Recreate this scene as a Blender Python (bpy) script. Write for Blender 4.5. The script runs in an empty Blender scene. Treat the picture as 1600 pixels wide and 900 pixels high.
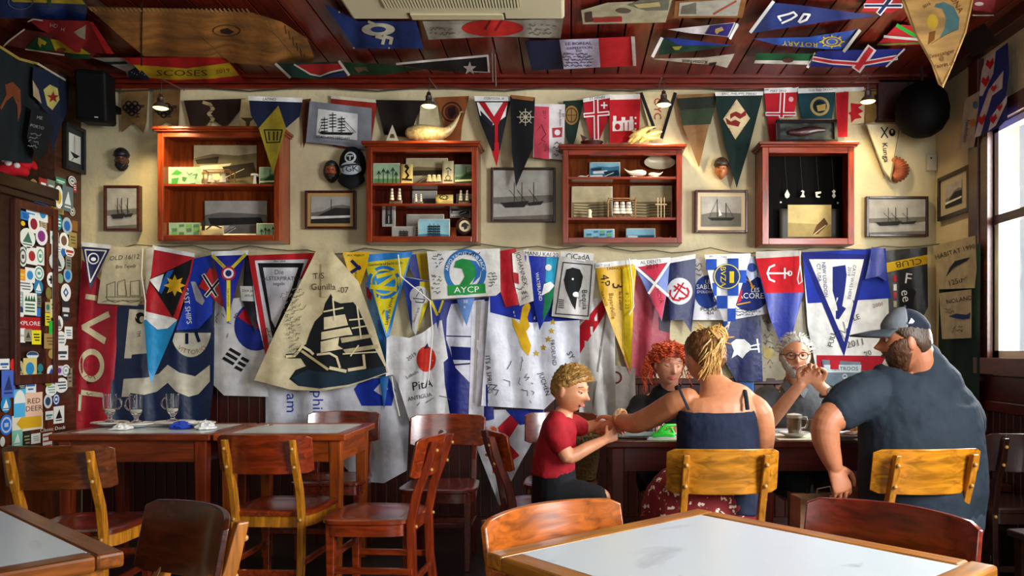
import bpy, bmesh, math, random
from mathutils import Vector, Matrix, noise
from mathutils.geometry import tessellate_polygon
random.seed(7)
SC = bpy.context.scene
COL = SC.collection
PI = math.pi
# ---------------------------------------------------------------- camera
# photo frame 1600 x 900; focal length in pixels, vanishing point of the room's depth lines
FPX, VX, VY, EYE = 1250.0, 890.0, 545.0, 1.19
cd = bpy.data.cameras.new('camera'); cam = bpy.data.objects.new('camera', cd); COL.objects.link(cam)
cd.sensor_width = 36.0; cd.lens = 36.0 * FPX / 1600.0
cd.shift_x = (800 - VX) / 1600.0; cd.shift_y = (VY - 450) / 1600.0
cd.clip_start = 0.05
cam.location = (0, 0, EYE); cam.rotation_euler = (PI / 2, 0, 0)
SC.camera = cam
# ---------------------------------------------------------------- world, lights, exposure
w = bpy.data.worlds.new('sky'); SC.world = w; w.use_nodes = True
bgn = w.node_tree.nodes['Background']
bgn.inputs[0].default_value = (0.86, 0.93, 1.0, 1); bgn.inputs[1].default_value = 0.75
SC.view_settings.view_transform = 'Standard'; SC.view_settings.look = 'None'
SC.view_settings.gamma = 1.0; SC.view_settings.use_curve_mapping = False
SC.view_settings.exposure = 0.0
def area_light(name, loc, target, sx, sy, power, col=(1, 1, 1)):
    l = bpy.data.lights.new(name, 'AREA'); l.shape = 'RECTANGLE'; l.size = sx; l.size_y = sy
    l.energy = power; l.color = col
    o = bpy.data.objects.new(name, l); COL.objects.link(o); o.location = loc
    o.rotation_euler = (Vector(target) - Vector(loc)).to_track_quat('-Z', 'Y').to_euler()
    return o
# daylight: the window in view on the right wall, the next windows of that wall nearer the camera, the street front behind
area_light('window_daylight', (2.62, 4.1, 1.85), (-1.0, 3.9, 0.9), 0.9, 1.4, 125, (0.95, 0.98, 1.0))
area_light('side_window_daylight', (2.75, 1.2, 2.0), (0.0, 3.9, 0.95), 1.2, 1.6, 250, (0.96, 0.98, 1.0))
area_light('street_front_daylight', (0.6, -2.4, 2.0), (-0.2, 5.0, 1.2), 3.2, 1.7, 62, (1.0, 0.98, 0.95))
# ---------------------------------------------------------------- pixel -> place
D = 5.2                       # back wall
XL, XR = -3.17, 2.38          # side walls
HC = 1.767                    # ceiling above the eye
def P(px, py, d): return Vector(((px - VX) * d / FPX, d, EYE + (VY - py) * d / FPX))
def on_wall(px, py, off=0.0): return P(px, py, D - off)
def on_ceil(px, py, off=0.0): return P(px, py, FPX * (HC - off) / max(40.0, VY - py))
def on_left(px, py, off=0.0): return P(px, py, FPX * (XL + off) / (px - VX))
def on_right(px, py, off=0.0): return P(px, py, FPX * (XR - off) / (px - VX))
def at_depth(d0): return lambda px, py, off=0.0: P(px, py, d0 - off)
# ---------------------------------------------------------------- materials
MATS = {}
def lin(h):
    if isinstance(h, str):
        h = h.lstrip('#'); h = ''.join(q * 2 for q in h) if len(h) == 3 else h; c = [int(h[i:i + 2], 16) / 255 for i in (0, 2, 4)]
        return tuple(((v + .055) / 1.055) ** 2.4 if v > .04045 else v / 12.92 for v in c) + (1,)
    return tuple(h) + (1,)
def newmat(name):
    m = bpy.data.materials.new(name); m.use_nodes = True
    nt = m.node_tree; b = nt.nodes['Principled BSDF']
    return m, nt, b
def mat(kind, col='#808080', rough=None, **kw):
    key = (kind, col, rough, tuple(sorted(kw.items())))
    if key in MATS: return MATS[key]
    m, nt, b = newmat(kind + '_' + str(col).strip('#'))
    L = nt.links; N = nt.nodes
    c = lin(col)
    def tex(scale3=(1, 1, 1), scale=10, detail=3, coord='Object', typ='ShaderNodeTexNoise'):
        tc = N.new('ShaderNodeTexCoord'); mp = N.new('ShaderNodeMapping'); mp.inputs['Scale'].default_value = scale3
        t = N.new(typ); t.inputs['Scale'].default_value = scale
        if 'Detail' in t.inputs: t.inputs['Detail'].default_value = detail
        L.new(tc.outputs[coord], mp.inputs[0]); L.new(mp.outputs[0], t.inputs['Vector'])
        return t
    def two(t, c0, c1, p0=.3, p1=.7):
        r = N.new('ShaderNodeValToRGB'); r.color_ramp.elements[0].color = c0; r.color_ramp.elements[1].color = c1
        r.color_ramp.elements[0].position = p0; r.color_ramp.elements[1].position = p1
        L.new(t.outputs[0], r.inputs[0]); L.new(r.outputs[0], b.inputs['Base Color']); return r
    def bump(t, s, d=.01):
        n = N.new('ShaderNodeBump'); n.inputs['Strength'].default_value = s; n.inputs['Distance'].default_value = d
        L.new(t.outputs[0], n.inputs['Height']); L.new(n.outputs[0], b.inputs['Normal'])
    sh = lambda k: tuple(min(1, v * k) for v in c[:3]) + (1,)
    b.inputs['Base Color'].default_value = c
    if kind == 'cloth':
        b.inputs['Roughness'].default_value = rough or .8; b.inputs['Specular IOR Level'].default_value = .25
        t = tex(scale=14, detail=4); two(t, sh(.78), sh(1.12)); bump(tex(scale=55, detail=5), .25, .006)
    elif kind == 'satin':
        b.inputs['Roughness'].default_value = rough or .42; b.inputs['Specular IOR Level'].default_value = .45
        t = tex(scale=12, detail=4); two(t, sh(.8), sh(1.12)); bump(tex(scale=30, detail=4), .35, .008)
    elif kind == 'ink':
        b.inputs['Roughness'].default_value = rough or .7; b.inputs['Specular IOR Level'].default_value = .2
    elif kind == 'leather':
        b.inputs['Roughness'].default_value = .62
        t = tex((1, 3, 3), 4, 6); two(t, sh(.55), sh(1.25), .35, .68); bump(tex(scale=28, detail=6), .4, .01)
    elif kind == 'wood':
        b.inputs['Roughness'].default_value = rough or .3
        b.inputs['Coat Weight'].default_value = kw.get('coat', .18); b.inputs['Coat Roughness'].default_value = .16
        if kw.get('coat') == 0: b.inputs['Specular IOR Level'].default_value = .08
        t = tex(kw.get('grain', (14, 2, 14)), kw.get('gs', 3.0), 6); t.inputs['Distortion'].default_value = .9
        two(t, sh(.5), sh(1.22), .34, .66); bump(t, .12, .004)
    elif kind == 'marble':
        b.inputs['Roughness'].default_value = .22
        t = tex((1, 1.8, 1), 2.6, 9); t.inputs['Distortion'].default_value = 1.6
        r = two(t, sh(.72), c, .30, .40)
    elif kind == 'plaster':
        b.inputs['Roughness'].default_value = .9
        t = tex(scale=2.2, detail=8); two(t, sh(.74), sh(1.06), .3, .62); bump(tex(scale=22, detail=7), .45, .012)
    elif kind == 'skin':
        b.inputs['Roughness'].default_value = .48; b.inputs['Subsurface Weight'].default_value = .12
        b.inputs['Subsurface Radius'].default_value = (.012, .005, .003)
        t = tex(scale=30, detail=4); two(t, sh(.86), sh(1.08))
    elif kind == 'hair':
        b.inputs['Roughness'].default_value = .45
        t = tex((30, 30, 6), 6, 4); two(t, sh(.45), sh(1.35), .3, .7); bump(t, .6, .006)
    elif kind == 'metal':
        b.inputs['Metallic'].default_value = 1; b.inputs['Roughness'].default_value = rough or .3
    elif kind == 'glass':
        b.inputs['Roughness'].default_value = .02; b.inputs['Transmission Weight'].default_value = 1; b.inputs['IOR'].default_value = 1.45
    elif kind == 'emit':
        b.inputs['Emission Color'].default_value = c; b.inputs['Emission Strength'].default_value = kw.get('e', 3)
    elif kind == 'photo':
        b.inputs['Roughness'].default_value = .35
        t = tex(scale=26, detail=8); two(t, sh(.45), sh(1.35), .36, .64)
    elif kind == 'wicker':
        b.inputs['Roughness'].default_value = .7
        t = tex(scale=60, typ='ShaderNodeTexVoronoi'); two(t, sh(.35), sh(1.3), .2, .8); bump(t, .8, .01)
    elif kind == 'floral':
        b.inputs['Roughness'].default_value = .8
        t = tex(scale=42, detail=2); two(t, c, lin('#f0dcc8'), .60, .63)
    else:
        b.inputs['Roughness'].default_value = rough if rough is not None else .5
        if kw.get('coat'): b.inputs['Coat Weight'].default_value = kw['coat']
        if 'spec' in kw: b.inputs['Specular IOR Level'].default_value = kw['spec']
    MATS[key] = m
    return m
# ---------------------------------------------------------------- objects
def link(name, me, m=None, parent=None, smooth=False):
    o = bpy.data.objects.new(name, me); COL.objects.link(o)
    if m is not None:
        for x in (m if isinstance(m, (list, tuple)) else [m]): me.materials.append(x)
    if parent is not None: o.parent = parent
    if smooth:
        for p in me.polygons: p.use_smooth = True
    return o
def tag(o, label, cat, group=None):
    o['label'] = label; o['category'] = cat
    if group: o['group'] = group
    return o
def empty(name, loc=(0, 0, 0), rz=0.0):
    o = bpy.data.objects.new(name, None); COL.objects.link(o); o.location = loc; o.rotation_euler = (0, 0, rz)
    o.empty_display_size = .05
    return o
def struct(o): o['kind'] = 'structure'; return o
class MB:
    """collects shapes, builds ONE mesh object"""
    def __init__(s): s.v = []; s.f = []; s.mi = []
    def add(s, vs, fs, mi=0):
        n = len(s.v); s.v += [tuple(x) for x in vs]; s.f += [tuple(i + n for i in f) for f in fs]; s.mi += [mi] * len(fs); return s
    def box(s, x0, x1, y0, y1, z0, z1, mi=0, M=None):
        vs = [Vector((x, y, z)) for z in (z0, z1) for y in (y0, y1) for x in (x0, x1)]
        if M is not None: vs = [M @ q for q in vs]
        return s.add(vs, [(0, 2, 3, 1), (4, 5, 7, 6), (0, 1, 5, 4), (2, 6, 7, 3), (0, 4, 6, 2), (1, 3, 7, 5)], mi)
    def tube(s, pts, rad, n=10, mi=0, cap=True, up=None, closed=False):
        """rad: a number, or a list of numbers / (a,b) pairs; a is along the side axis, b along the other"""
        pts = [Vector(p) for p in pts]; k = len(pts)
        if not isinstance(rad, (list,)): rad = [rad] * k
        rings = []; prev = None
        for i, p in enumerate(pts):
            if closed: t = pts[(i + 1) % k] - pts[i - 1]
            else: t = (pts[min(i + 1, k - 1)] - pts[max(i - 1, 0)])
            t = t.normalized() if t.length > 1e-9 else Vector((0, 0, 1))
            if up is not None: u = Vector(up)
            elif prev is not None: u = prev
            else: u = Vector((0, 0, 1)) if abs(t.z) < .9 else Vector((0, 1, 0))
            sd = u.cross(t)
            if sd.length < 1e-5: sd = Vector((1, 0, 0)).cross(t)
            sd.normalize(); o2 = t.cross(sd).normalized(); prev = o2
            a, b_ = rad[i] if isinstance(rad[i], (tuple, list)) else (rad[i], rad[i])
            rings.append([p + sd * (a * math.cos(2 * PI * j / n)) + o2 * (b_ * math.sin(2 * PI * j / n)) for j in range(n)])
        vs = [q for r in rings for q in r]; fs = []
        m_ = k if closed else k - 1
        for i in range(m_):
            for j in range(n):
                a0 = i * n + j; a1 = i * n + (j + 1) % n; b0 = ((i + 1) % k) * n + j; b1 = ((i + 1) % k) * n + (j + 1) % n
                fs.append((a0, a1, b1, b0))
        if cap and not closed:
            fs.append(tuple(range(n - 1, -1, -1))); fs.append(tuple((k - 1) * n + j for j in range(n)))
        return s.add(vs, fs, mi)
    def limb(s, pts, rad, n=16, mi=0, up=None):
        """tube with rounded ends"""
        pts = [Vector(p) for p in pts]
        R = [r if isinstance(r, (tuple, list)) else (r, r) for r in rad]
        d0 = (pts[0] - pts[1]).normalized(); d1 = (pts[-1] - pts[-2]).normalized()
        pp, rr = [], []
        for a in (80, 55, 28):
            c_, s_ = math.cos(math.radians(a)), math.sin(math.radians(a)); m_ = min(R[0])
            pp.append(pts[0] + d0 * m_ * s_); rr.append((R[0][0] * c_, R[0][1] * c_))
        # smooth the middle with Catmull-Rom
        for i in range(len(pts)):
            pp.append(pts[i]); rr.append(R[i])
            if i < len(pts) - 1:
                p0 = pts[max(i - 1, 0)]; p1 = pts[i]; p2 = pts[i + 1]; p3 = pts[min(i + 2, len(pts) - 1)]
                for t in (.33, .67):
                    q = .5 * ((2 * p1) + (p2 - p0) * t + (2 * p0 - 5 * p1 + 4 * p2 - p3) * t * t + (3 * p1 - p0 - 3 * p2 + p3) * t ** 3)
                    pp.append(q); rr.append(tuple(R[i][k] * (1 - t) + R[i + 1][k] * t for k in (0, 1)))
        for a in (28, 55, 80):
            c_, s_ = math.cos(math.radians(a)), math.sin(math.radians(a)); m_ = min(R[-1])
            pp.append(pts[-1] + d1 * m_ * s_); rr.append((R[-1][0] * c_, R[-1][1] * c_))
        return s.tube(pp, rr, n, mi, True, up)
    def ball(s, c, r, n=14, mi=0, M=None):
        r = r if isinstance(r, (tuple, list)) else (r, r, r); c = Vector(c)
        vs = []; fs = []; m_ = n // 2
        for i in range(m_ + 1):
            a = PI * i / m_
            for j in range(n):
                q = Vector((r[0] * math.sin(a) * math.cos(2 * PI * j / n), r[1] * math.sin(a) * math.sin(2 * PI * j / n), r[2] * math.cos(a)))
                vs.append(c + (M @ q if M is not None else q))
        for i in range(m_):
            for j in range(n):
                fs.append((i * n + j, (i + 1) * n + j, (i + 1) * n + (j + 1) % n, i * n + (j + 1) % n))
        return s.add(vs, fs, mi)
    def lathe(s, prof, c=(0, 0, 0), n=20, mi=0, M=None):
        c = Vector(c); vs = []; fs = []
        for r, z in prof:
            for j in range(n):
                q = Vector((r * math.cos(2 * PI * j / n), r * math.sin(2 * PI * j / n), z)); vs.append(c + (M @ q if M is not None else q))
        for i in range(len(prof) - 1):
            for j in range(n): fs.append((i * n + j, i * n + (j + 1) % n, (i + 1) * n + (j + 1) % n, (i + 1) * n + j))
        return s.add(vs, fs, mi)
    def prism(s, pts, depth, mi=0):
        """closed outline (list of Vectors) extruded by the vector depth"""
        pts = [Vector(p) for p in pts]; n = len(pts); dv = Vector(depth)
        tri = [tuple(t) for t in tessellate_polygon([pts])]
        vs = pts + [p + dv for p in pts]
        fs = tri + [tuple(i + n for i in reversed(t)) for t in tri] + [(i, (i + 1) % n, n + (i + 1) % n, n + i) for i in range(n)]
        return s.add(vs, fs, mi)
    def build(s, name, m=None, parent=None, smooth=False, bevel=0, fix=True):
        me = bpy.data.meshes.new(name); me.from_pydata(s.v, [], s.f)
        if fix:
            bm = bmesh.new(); bm.from_mesh(me); bmesh.ops.remove_doubles(bm, verts=bm.verts, dist=1e-5)
            bmesh.ops.dissolve_degenerate(bm, edges=bm.edges, dist=1e-6) if len(bm.faces) < 20000 else None
            bmesh.ops.recalc_face_normals(bm, faces=bm.faces)
            mats = None
            bm.to_mesh(me); bm.free()
        if len(set(s.mi)) > 1 and len(me.polygons) == len(s.mi): me.polygons.foreach_set('material_index', s.mi)
        o = link(name, me, m, parent, smooth)
        if smooth:
            try: me.set_sharp_from_angle(angle=math.radians(50))
            except Exception: pass
        if bevel:
            b = o.modifiers.new('bevel', 'BEVEL'); b.width = bevel; b.segments = 2; b.limit_method = 'ANGLE'; b.angle_limit = .6
        return o
def copy_tree(o, parent=None):
    c = o.copy(); COL.objects.link(c); c.parent = parent
    for ch in o.children: copy_tree(ch, c)
    return c
# ---------------------------------------------------------------- lettering: outlines of the built-in font, laid out by hand
CH = "ABCDEFGHIJKLMNOPQRSTUVWXYZabcdefghijklmnopqrstuvwxyz0123456789@&.,'-/:!|ØöüÇç#+"
GL = {}
def load_glyphs():
    tmp = []
    def mk(s):
        c = bpy.data.curves.new('g', 'FONT'); c.body = s; c.size = 1; c.resolution_u = 2; c.fill_mode = 'FRONT'
        o = bpy.data.objects.new('g', c); COL.objects.link(o); tmp.append(o); return o
    hh = mk('HH'); obs = [(c, mk(c), mk('H' + c + 'H')) for c in CH]
    dg = bpy.context.evaluated_depsgraph_get(); dg.update()
    def geo(o):
        e = o.evaluated_get(dg); me = e.to_mesh(); v = [(q.co.x, q.co.y) for q in me.vertices]; f = [tuple(p.vertices) for p in me.polygons]; e.to_mesh_clear(); return v, f
    def wd(v): return max(q[0] for q in v) - min(q[0] for q in v)
    wh = wd(geo(hh)[0])
    for c, o, o3 in obs:
        v, f = geo(o)
        GL[c] = (v, f, wd(geo(o3)[0]) - wh)
    cap = max(q[1] for q in GL['H'][0])
    for c in GL:
        v, f, a = GL[c]; GL[c] = ([(x / cap, y / cap) for x, y in v], f, a / cap)
    GL[' '] = ([], [], .38)
    for o in tmp:
        c = o.data; bpy.data.objects.remove(o); bpy.data.curves.remove(c)
load_glyphs()
def text_geo(s, x, y, h, rot=0, sx=1.0, shear=0.0, up=1, arc=None):
    """list of (verts px, faces) for text centred at x,y; rot clockwise on the photo in degrees; arc = radius in px (text bent round a circle, + = bulging up)"""
    W = sum(GL.get(c, GL[' '])[2] for c in s); out = []; cur = -W / 2
    ca, sa = math.cos(math.radians(rot)), math.sin(math.radians(rot))
    for c in s:
        v, f, a = GL.get(c, GL[' '])
        if v:
            vv = []
            for (gx, gy) in v:
                if arc:
                    th = (cur + a / 2) * h * sx / arc
                    lx = (gx - a / 2) * h * sx; ly = (gy - .5) * h * up
                    R_ = arc + ly
                    X = R_ * math.sin(th) + lx * math.cos(th); Y = R_ * math.cos(th) - lx * math.sin(th)
                    px = X; py = -Y
                else:
                    px = (cur + gx + shear * gy) * h * sx; py = -(gy - .5) * h * up
                vv.append((x + px * ca - py * sa, y + px * sa + py * ca))
            out.append((vv, f))
        cur += a
    return out
# ---------------------------------------------------------------- flags and other flat printed things
CELL = 8.0
CELLY = 24.0
def cut(pts, holes=None, fine=True, cx=CELL, cy=CELLY):
    """polygon in px -> (verts, faces) cut along a lattice so that it can follow folds"""
    loops = [[Vector((p[0], p[1], 0)) for p in pts]] + ([[Vector((p[0], p[1], 0)) for p in h] for h in holes] if holes else [])
    flat = [q for l in loops for q in l]
    tr = tessellate_polygon(loops)
    bm = bmesh.new(); vs = [bm.verts.new(q) for q in flat]
    for t in tr:
        try: bm.faces.new([vs[i] for i in t])
        except ValueError: pass
    xs = [q.x for q in flat]; ys = [q.y for q in flat]
    if fine:
        k = math.floor(min(xs) / cx) + 1
        while k * cx < max(xs):
            bmesh.ops.bisect_plane(bm, geom=bm.verts[:] + bm.edges[:] + bm.faces[:], dist=1e-4, plane_co=(k * cx, 0, 0), plane_no=(1, 0, 0)); k += 1
        k = math.floor(min(ys) / cy) + 1
        while k * cy < max(ys):
            bmesh.ops.bisect_plane(bm, geom=bm.verts[:] + bm.edges[:] + bm.faces[:], dist=1e-4, plane_co=(0, k * cy, 0), plane_no=(0, 1, 0)); k += 1
    bm.verts.index_update()
    r = ([(q.co.x, q.co.y) for q in bm.verts], [tuple(q.index for q in f.verts) for f in bm.faces]); bm.free()
    return r
def circ(cx, cy, r, ry=None, n=28, a0=0, a1=360):
    ry = ry or r; full = abs(a1 - a0) >= 360
    return [(cx + r * math.cos(math.radians(a0 + (a1 - a0) * i / (n if full else n - 1))), cy + ry * math.sin(math.radians(a0 + (a1 - a0) * i / (n if full else n - 1)))) for i in range(n)]
def rect(x0, y0, x1, y1): return [(x0, y0), (x1, y0), (x1, y1), (x0, y1)]
def star(cx, cy, r, n=5, k=.42, rot=-90):
    return [(cx + (r if i % 2 == 0 else r * k) * math.cos(math.radians(rot + 180 * i / n)), cy + (r if i % 2 == 0 else r * k) * math.sin(math.radians(rot + 180 * i / n))) for i in range(2 * n)]
def stroke(pts, w):
    """polyline -> quads"""
    out = []
    for (a, b) in zip(pts[:-1], pts[1:]):
        dx, dy = b[0] - a[0], b[1] - a[1]; l = math.hypot(dx, dy) or 1; nx, ny = -dy / l * w / 2, dx / l * w / 2
        ex, ey = dx / l * w * .3, dy / l * w * .3
        out.append([(a[0] + nx - ex, a[1] + ny - ey), (b[0] + nx + ex, b[1] + ny + ey), (b[0] - nx + ex, b[1] - ny + ey), (a[0] - nx - ex, a[1] - ny - ey)])
    return out
def scribble(x0, y0, x1, y1, rows, rnd, rot=0):
    """unreadable handwriting: small zigzag runs"""
    out = []; cx, cy = (x0 + x1) / 2, (y0 + y1) / 2; ca, sa = math.cos(math.radians(rot)), math.sin(math.radians(rot))
    rh = (y1 - y0) / rows
    for r in range(rows):
        x = x0 + rnd.random() * 4; y = y0 + rh * (r + .5); pts = []
        end = x1 - rnd.random() * (x1 - x0) * .3
        while x < end:
            pts.append((x, y + (rnd.random() - .5) * rh * .75)); x += rh * (.16 + .2 * rnd.random())
            if rnd.random() < .1:
                if len(pts) > 1: out.append(pts)
                pts = []; x += rh * .4
        if len(pts) > 1: out.append(pts)
    return [[(cx + (p[0] - cx) * ca - (p[1] - cy) * sa, cy + (p[0] - cx) * sa + (p[1] - cy) * ca) for p in l] for l in out]
def art_geo(item, rnd):
    """(part name, colour, kind, [ (verts, faces) ])"""
    k, col = item[0], item[1]; opt = item[-1] if isinstance(item[-1], dict) else {}
    a = [x for x in item[2:] if not isinstance(x, dict)]
    g = []; name = opt.get('n')
    if k == 'p': g = [cut(a[0])]; name = name or 'panel'
    elif k == 'c': g = [cut(circ(a[0], a[1], a[2], a[3] if len(a) > 3 else None))]; name = name or 'emblem'
    elif k == 'r':
        ry = a[4] if len(a) > 4 else a[2]
        o_, i_ = circ(a[0], a[1], a[2], ry, 32), circ(a[0], a[1], a[2] - a[3], ry - a[3] * ry / a[2], 32)
        g = [cut([o_[j], o_[(j + 1) % 32], i_[(j + 1) % 32], i_[j]], fine=False) for j in range(32)]; name = name or 'emblem'
    elif k == 'l': g = [cut(q, fine=max(abs(q[0][0] - q[1][0]), abs(q[0][1] - q[1][1])) > 9) for q in stroke(a[0], a[1])]; name = name or 'line_drawing'
    elif k == 't': g = text_geo(a[0], a[1], a[2], a[3], a[4] if len(a) > 4 else 0, opt.get('sx', 1), opt.get('sh', 0), opt.get('up', 1), opt.get('arc')); name = name or 'lettering'
    elif k == 's':
        for pl in scribble(a[0], a[1], a[2], a[3], a[4], rnd, a[5] if len(a) > 5 else 0):
            g += [cut(q, fine=False) for q in stroke(pl, opt.get('w', .9))]
        name = name or 'handwriting'
    elif k == 'b':   # closed outline as a band of width w
        pts = a[0] + [a[0][0]]; g = [cut(q) for q in stroke(pts, a[1])]; name = name or 'border'
    return name, col, opt.get('m', 'ink'), g
FLAGN = [0]
def flag(name, label, cat, outline, col, art=(), surf=on_wall, off=.03, amp=.008, wl=46, ph=None, kind='cloth', group=None, drop=.5, parent=None, thick=0, slant=0.0, sag=0.0):
    """a hanging cloth: outline in px on the surface surf, off metres in front of it, with folds of amplitude amp (m) and wavelength wl (px)"""
    FLAGN[0] += 1; rnd = random.Random(FLAGN[0] * 13 + 5)
    ph = rnd.random() * 6.28 if ph is None else ph
    ys = [p[1] for p in outline]; xs = [p[0] for p in outline]; y0, y1 = min(ys), max(ys); x0, x1 = min(xs), max(xs)
    off = off + amp * 1.3
    cache = {}
    def node(i, j):
        if (i, j) not in cache:
            px, py = i * CELL, j * CELLY; t = min(1, max(0, (py - y0) / max(1, y1 - y0))); k = (1 - drop) + drop * t; q = px + (slant + .12 * math.sin(ph)) * py
            cache[i, j] = amp * k * (math.sin(2 * PI * q / wl + ph) + .35 * math.sin(2 * PI * q / (wl * .47) + ph * 2.1))
        return cache[i, j]
    def place(px, py, lift=0.0):
        # folds sampled on the cutting lattice, so that cloth and print follow the same facets
        if not amp: return surf(px, py, off + lift)
        i, j = math.floor(px / CELL), math.floor(py / CELLY); u, v = px / CELL - i, py / CELLY - j
        f = (node(i, j) * (1 - u) + node(i + 1, j) * u) * (1 - v) + (node(i, j + 1) * (1 - u) + node(i + 1, j + 1) * u) * v
        return surf(px, py, off + f + lift)
    vs, fs = cut(outline)
    me = bpy.data.meshes.new(name); me.from_pydata([place(*v) for v in vs], [], fs)
    base = link(name, me, mat(kind, col), parent, True)
    if thick:
        sm = base.modifiers.new('thickness', 'SOLIDIFY'); sm.thickness = thick; sm.offset = 0
    if parent is None: tag(base, label, cat, group)
    # printed or sewn-on parts, each layer a little prouder than the one before
    parts = {}
    for i, it in enumerate(art):
        nm, c, mk, geo = art_geo(it, rnd)
        if nm in ('lettering', 'hem', 'panel'): nm += '#%d' % i
        lift = .0018 + .0006 * i
        pt = parts.setdefault(nm, {'v': [], 'f': [], 'mi': [], 'm': []})
        key = (mk if mk != 'ink' else ('cloth' if it[0] in 'pcrb' else 'ink'), c)
        if key not in pt['m']: pt['m'].append(key)
        idx = pt['m'].index(key)
        for v, f in geo:
            n = len(pt['v']); pt['v'] += [place(q[0], q[1], lift) for q in v]; pt['f'] += [tuple(j + n for j in ff) for ff in f]; pt['mi'] += [idx] * len(f)
    for nm, pt in parts.items():
        if not pt['f']: continue
        me = bpy.data.meshes.new(nm); me.from_pydata(pt['v'], [], pt['f'])
        me.polygons.foreach_set('material_index', pt['mi'])
        po = link(nm.split('#')[0], me, [mat(k_, c_) for k_, c_ in pt['m']], base, True)
        if nm in ('handwriting', 'line_drawing'): po['kind'] = 'stuff'
    return base
# ================================================================ the room
ZC = EYE + HC
MAHOG, REDW, HONEY, DARKW = '#5e2412', '#7c2a12', '#c47a22', '#3a1a0e'
PANE = None
def pane_mat():
    global PANE
    if PANE: return PANE
    m, nt, b = newmat('window_glass'); nt.nodes.remove(b)
    tr = nt.nodes.new('ShaderNodeBsdfTransparent'); gl = nt.nodes.new('ShaderNodeBsdfGlossy'); gl.inputs['Roughness'].default_value = .03
    mx = nt.nodes.new('ShaderNodeMixShader'); mx.inputs[0].default_value = .06
    nt.links.new(tr.outputs[0], mx.inputs[1]); nt.links.new(gl.outputs[0], mx.inputs[2]); nt.links.new(mx.outputs[0], nt.nodes['Material Output'].inputs[0])
    PANE = m; return m
struct(MB().box(XL - 1, XR + .2, -3.2, D + .2, -.1, 0).build('floor', mat('wood', '#1a0d08', .4, grain=(2, 14, 14))))
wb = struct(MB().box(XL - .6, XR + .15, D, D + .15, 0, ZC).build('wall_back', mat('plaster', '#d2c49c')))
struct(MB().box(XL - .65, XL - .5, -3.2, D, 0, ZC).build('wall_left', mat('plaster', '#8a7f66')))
pil = struct(MB().box(XL - .5, XL - .004, 4.93, D - .001, 0, ZC).build('trim_5', mat('wood', '#4a2614', .35)))
# right wall round its two window openings
WY0, WY1, WZ0, WZ1 = 3.62, 4.50, 1.14, 2.44
r = MB(); x0, x1 = XR, XR + .15
r.box(x0, x1, WY1, D, 0, ZC); r.box(x0, x1, 2.0, WY0, 0, ZC); r.box(x0, x1, WY0, WY1, 0, WZ0); r.box(x0, x1, WY0, WY1, WZ1, ZC)
r.box(x0, x1, -3.2, .4, 0, ZC); r.box(x0, x1, .4, 2.0, 0, .95); r.box(x0, x1, .4, 2.0, 2.5, ZC)
wr = struct(r.build('wall_right', mat('plaster', '#c9bb93')))
rr = MB(); rr.box(XL - .6, XR + .15, -3.35, -3.2, 0, .8); rr.box(XL - .6, XR + .15, -3.35, -3.2, 2.7, ZC); rr.box(XL - .6, -1.5, -3.35, -3.2, .8, 2.7); rr.box(2.2, XR + .15, -3.35, -3.2, .8, 2.7)
struct(rr.build('wall_rear', mat('plaster', '#c9bb93')))
# the window in view
wn = struct(MB().box(XR - .03, XR + .05, WY1, WY1 + .09, WZ0 - .1, WZ1 + .1).box(XR - .03, XR + .05, WY0 - .09, WY0, WZ0 - .1, WZ1 + .1).box(XR - .03, XR + .05, WY0, WY1, WZ1, WZ1 + .1).build('window_1', mat('wood', '#4a2012', .35)))
MB().box(XR - .06, XR + .1, WY0 - .1, WY1 + .1, WZ0 - .09, WZ0).build('window_sill', mat('wood', '#4a2012', .35), wn)
MB().box(XR + .01, XR + .05, WY1 - .045, WY1, WZ0, WZ1).box(XR + .01, XR + .05, WY0, WY0 + .045, WZ0, WZ1).box(XR + .01, XR + .05, WY0, WY1, WZ0, WZ0 + .04).box(XR + .01, XR + .05, WY0, WY1, WZ1 - .04, WZ1).build('sash', mat('plain', '#d8d2bc', .5), wn)
MB().box(XR, XR + .05, WY0, WY1, 1.885, 1.935).build('mullion', mat('wood', '#3c2030', .35), wn)
for z0, z1 in ((WZ0 + .04, 1.885), (1.935, WZ1 - .04)):
    MB().box(XR + .028, XR + .032, WY0 + .045, WY1 - .045, z0, z1).build('pane', pane_mat(), wn)
# ceiling: backing and its planks, crown moulding
cl = struct(MB().box(XL - .6, XR + .15, -3.2, D + .15, ZC, ZC + .1).build('ceiling', mat('plain', '#1c0a06', .8)))
pw = .148; n = int((XR - XL + .5) / pw) + 1
pm = [MB().box(-pw / 2 + .004, pw / 2 - .004, 0, 2.6, -.016, 0).build('plank', mat('wood', c_, .38, grain=(14, 1.5, 14)), cl, bevel=.003) for c_ in ('#6a1e0e', '#5a180c', '#701f0e')]
for i, o in enumerate(pm): o.location = (XL - .3 + pw * i, 2.55, ZC)
for i in range(3, n):
    o = pm[i % 3].copy(); COL.objects.link(o); o.location = (XL - .3 + pw * i, 2.55 + .02 * ((i * 7) % 3), ZC)
# a long beam across the ceiling on the left, as in the photo
tr = MB(); tr.box(XL - .5, XR, D - .035, D, 2.872, 2.9); tr.box(XL - .5, XR, D - .06, D, 2.9, 2.925); tr.box(XL - .5, XR, D - .1, D, 2.925, ZC)
struct(tr.build('trim_1', mat('wood', '#6a1d0e', .3, grain=(1.5, 14, 14)), bevel=.004))
struct(MB().box(XR - .1, XR, 2.4, D - .1, 2.87, ZC).build('trim_2', mat('wood', '#3a140c', .35), bevel=.006))
struct(MB().box(XL - .5, XL - .42, 2.4, D - .1, 2.87, ZC).build('trim_3', mat('wood', '#3a140c', .35), bevel=.006))
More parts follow.
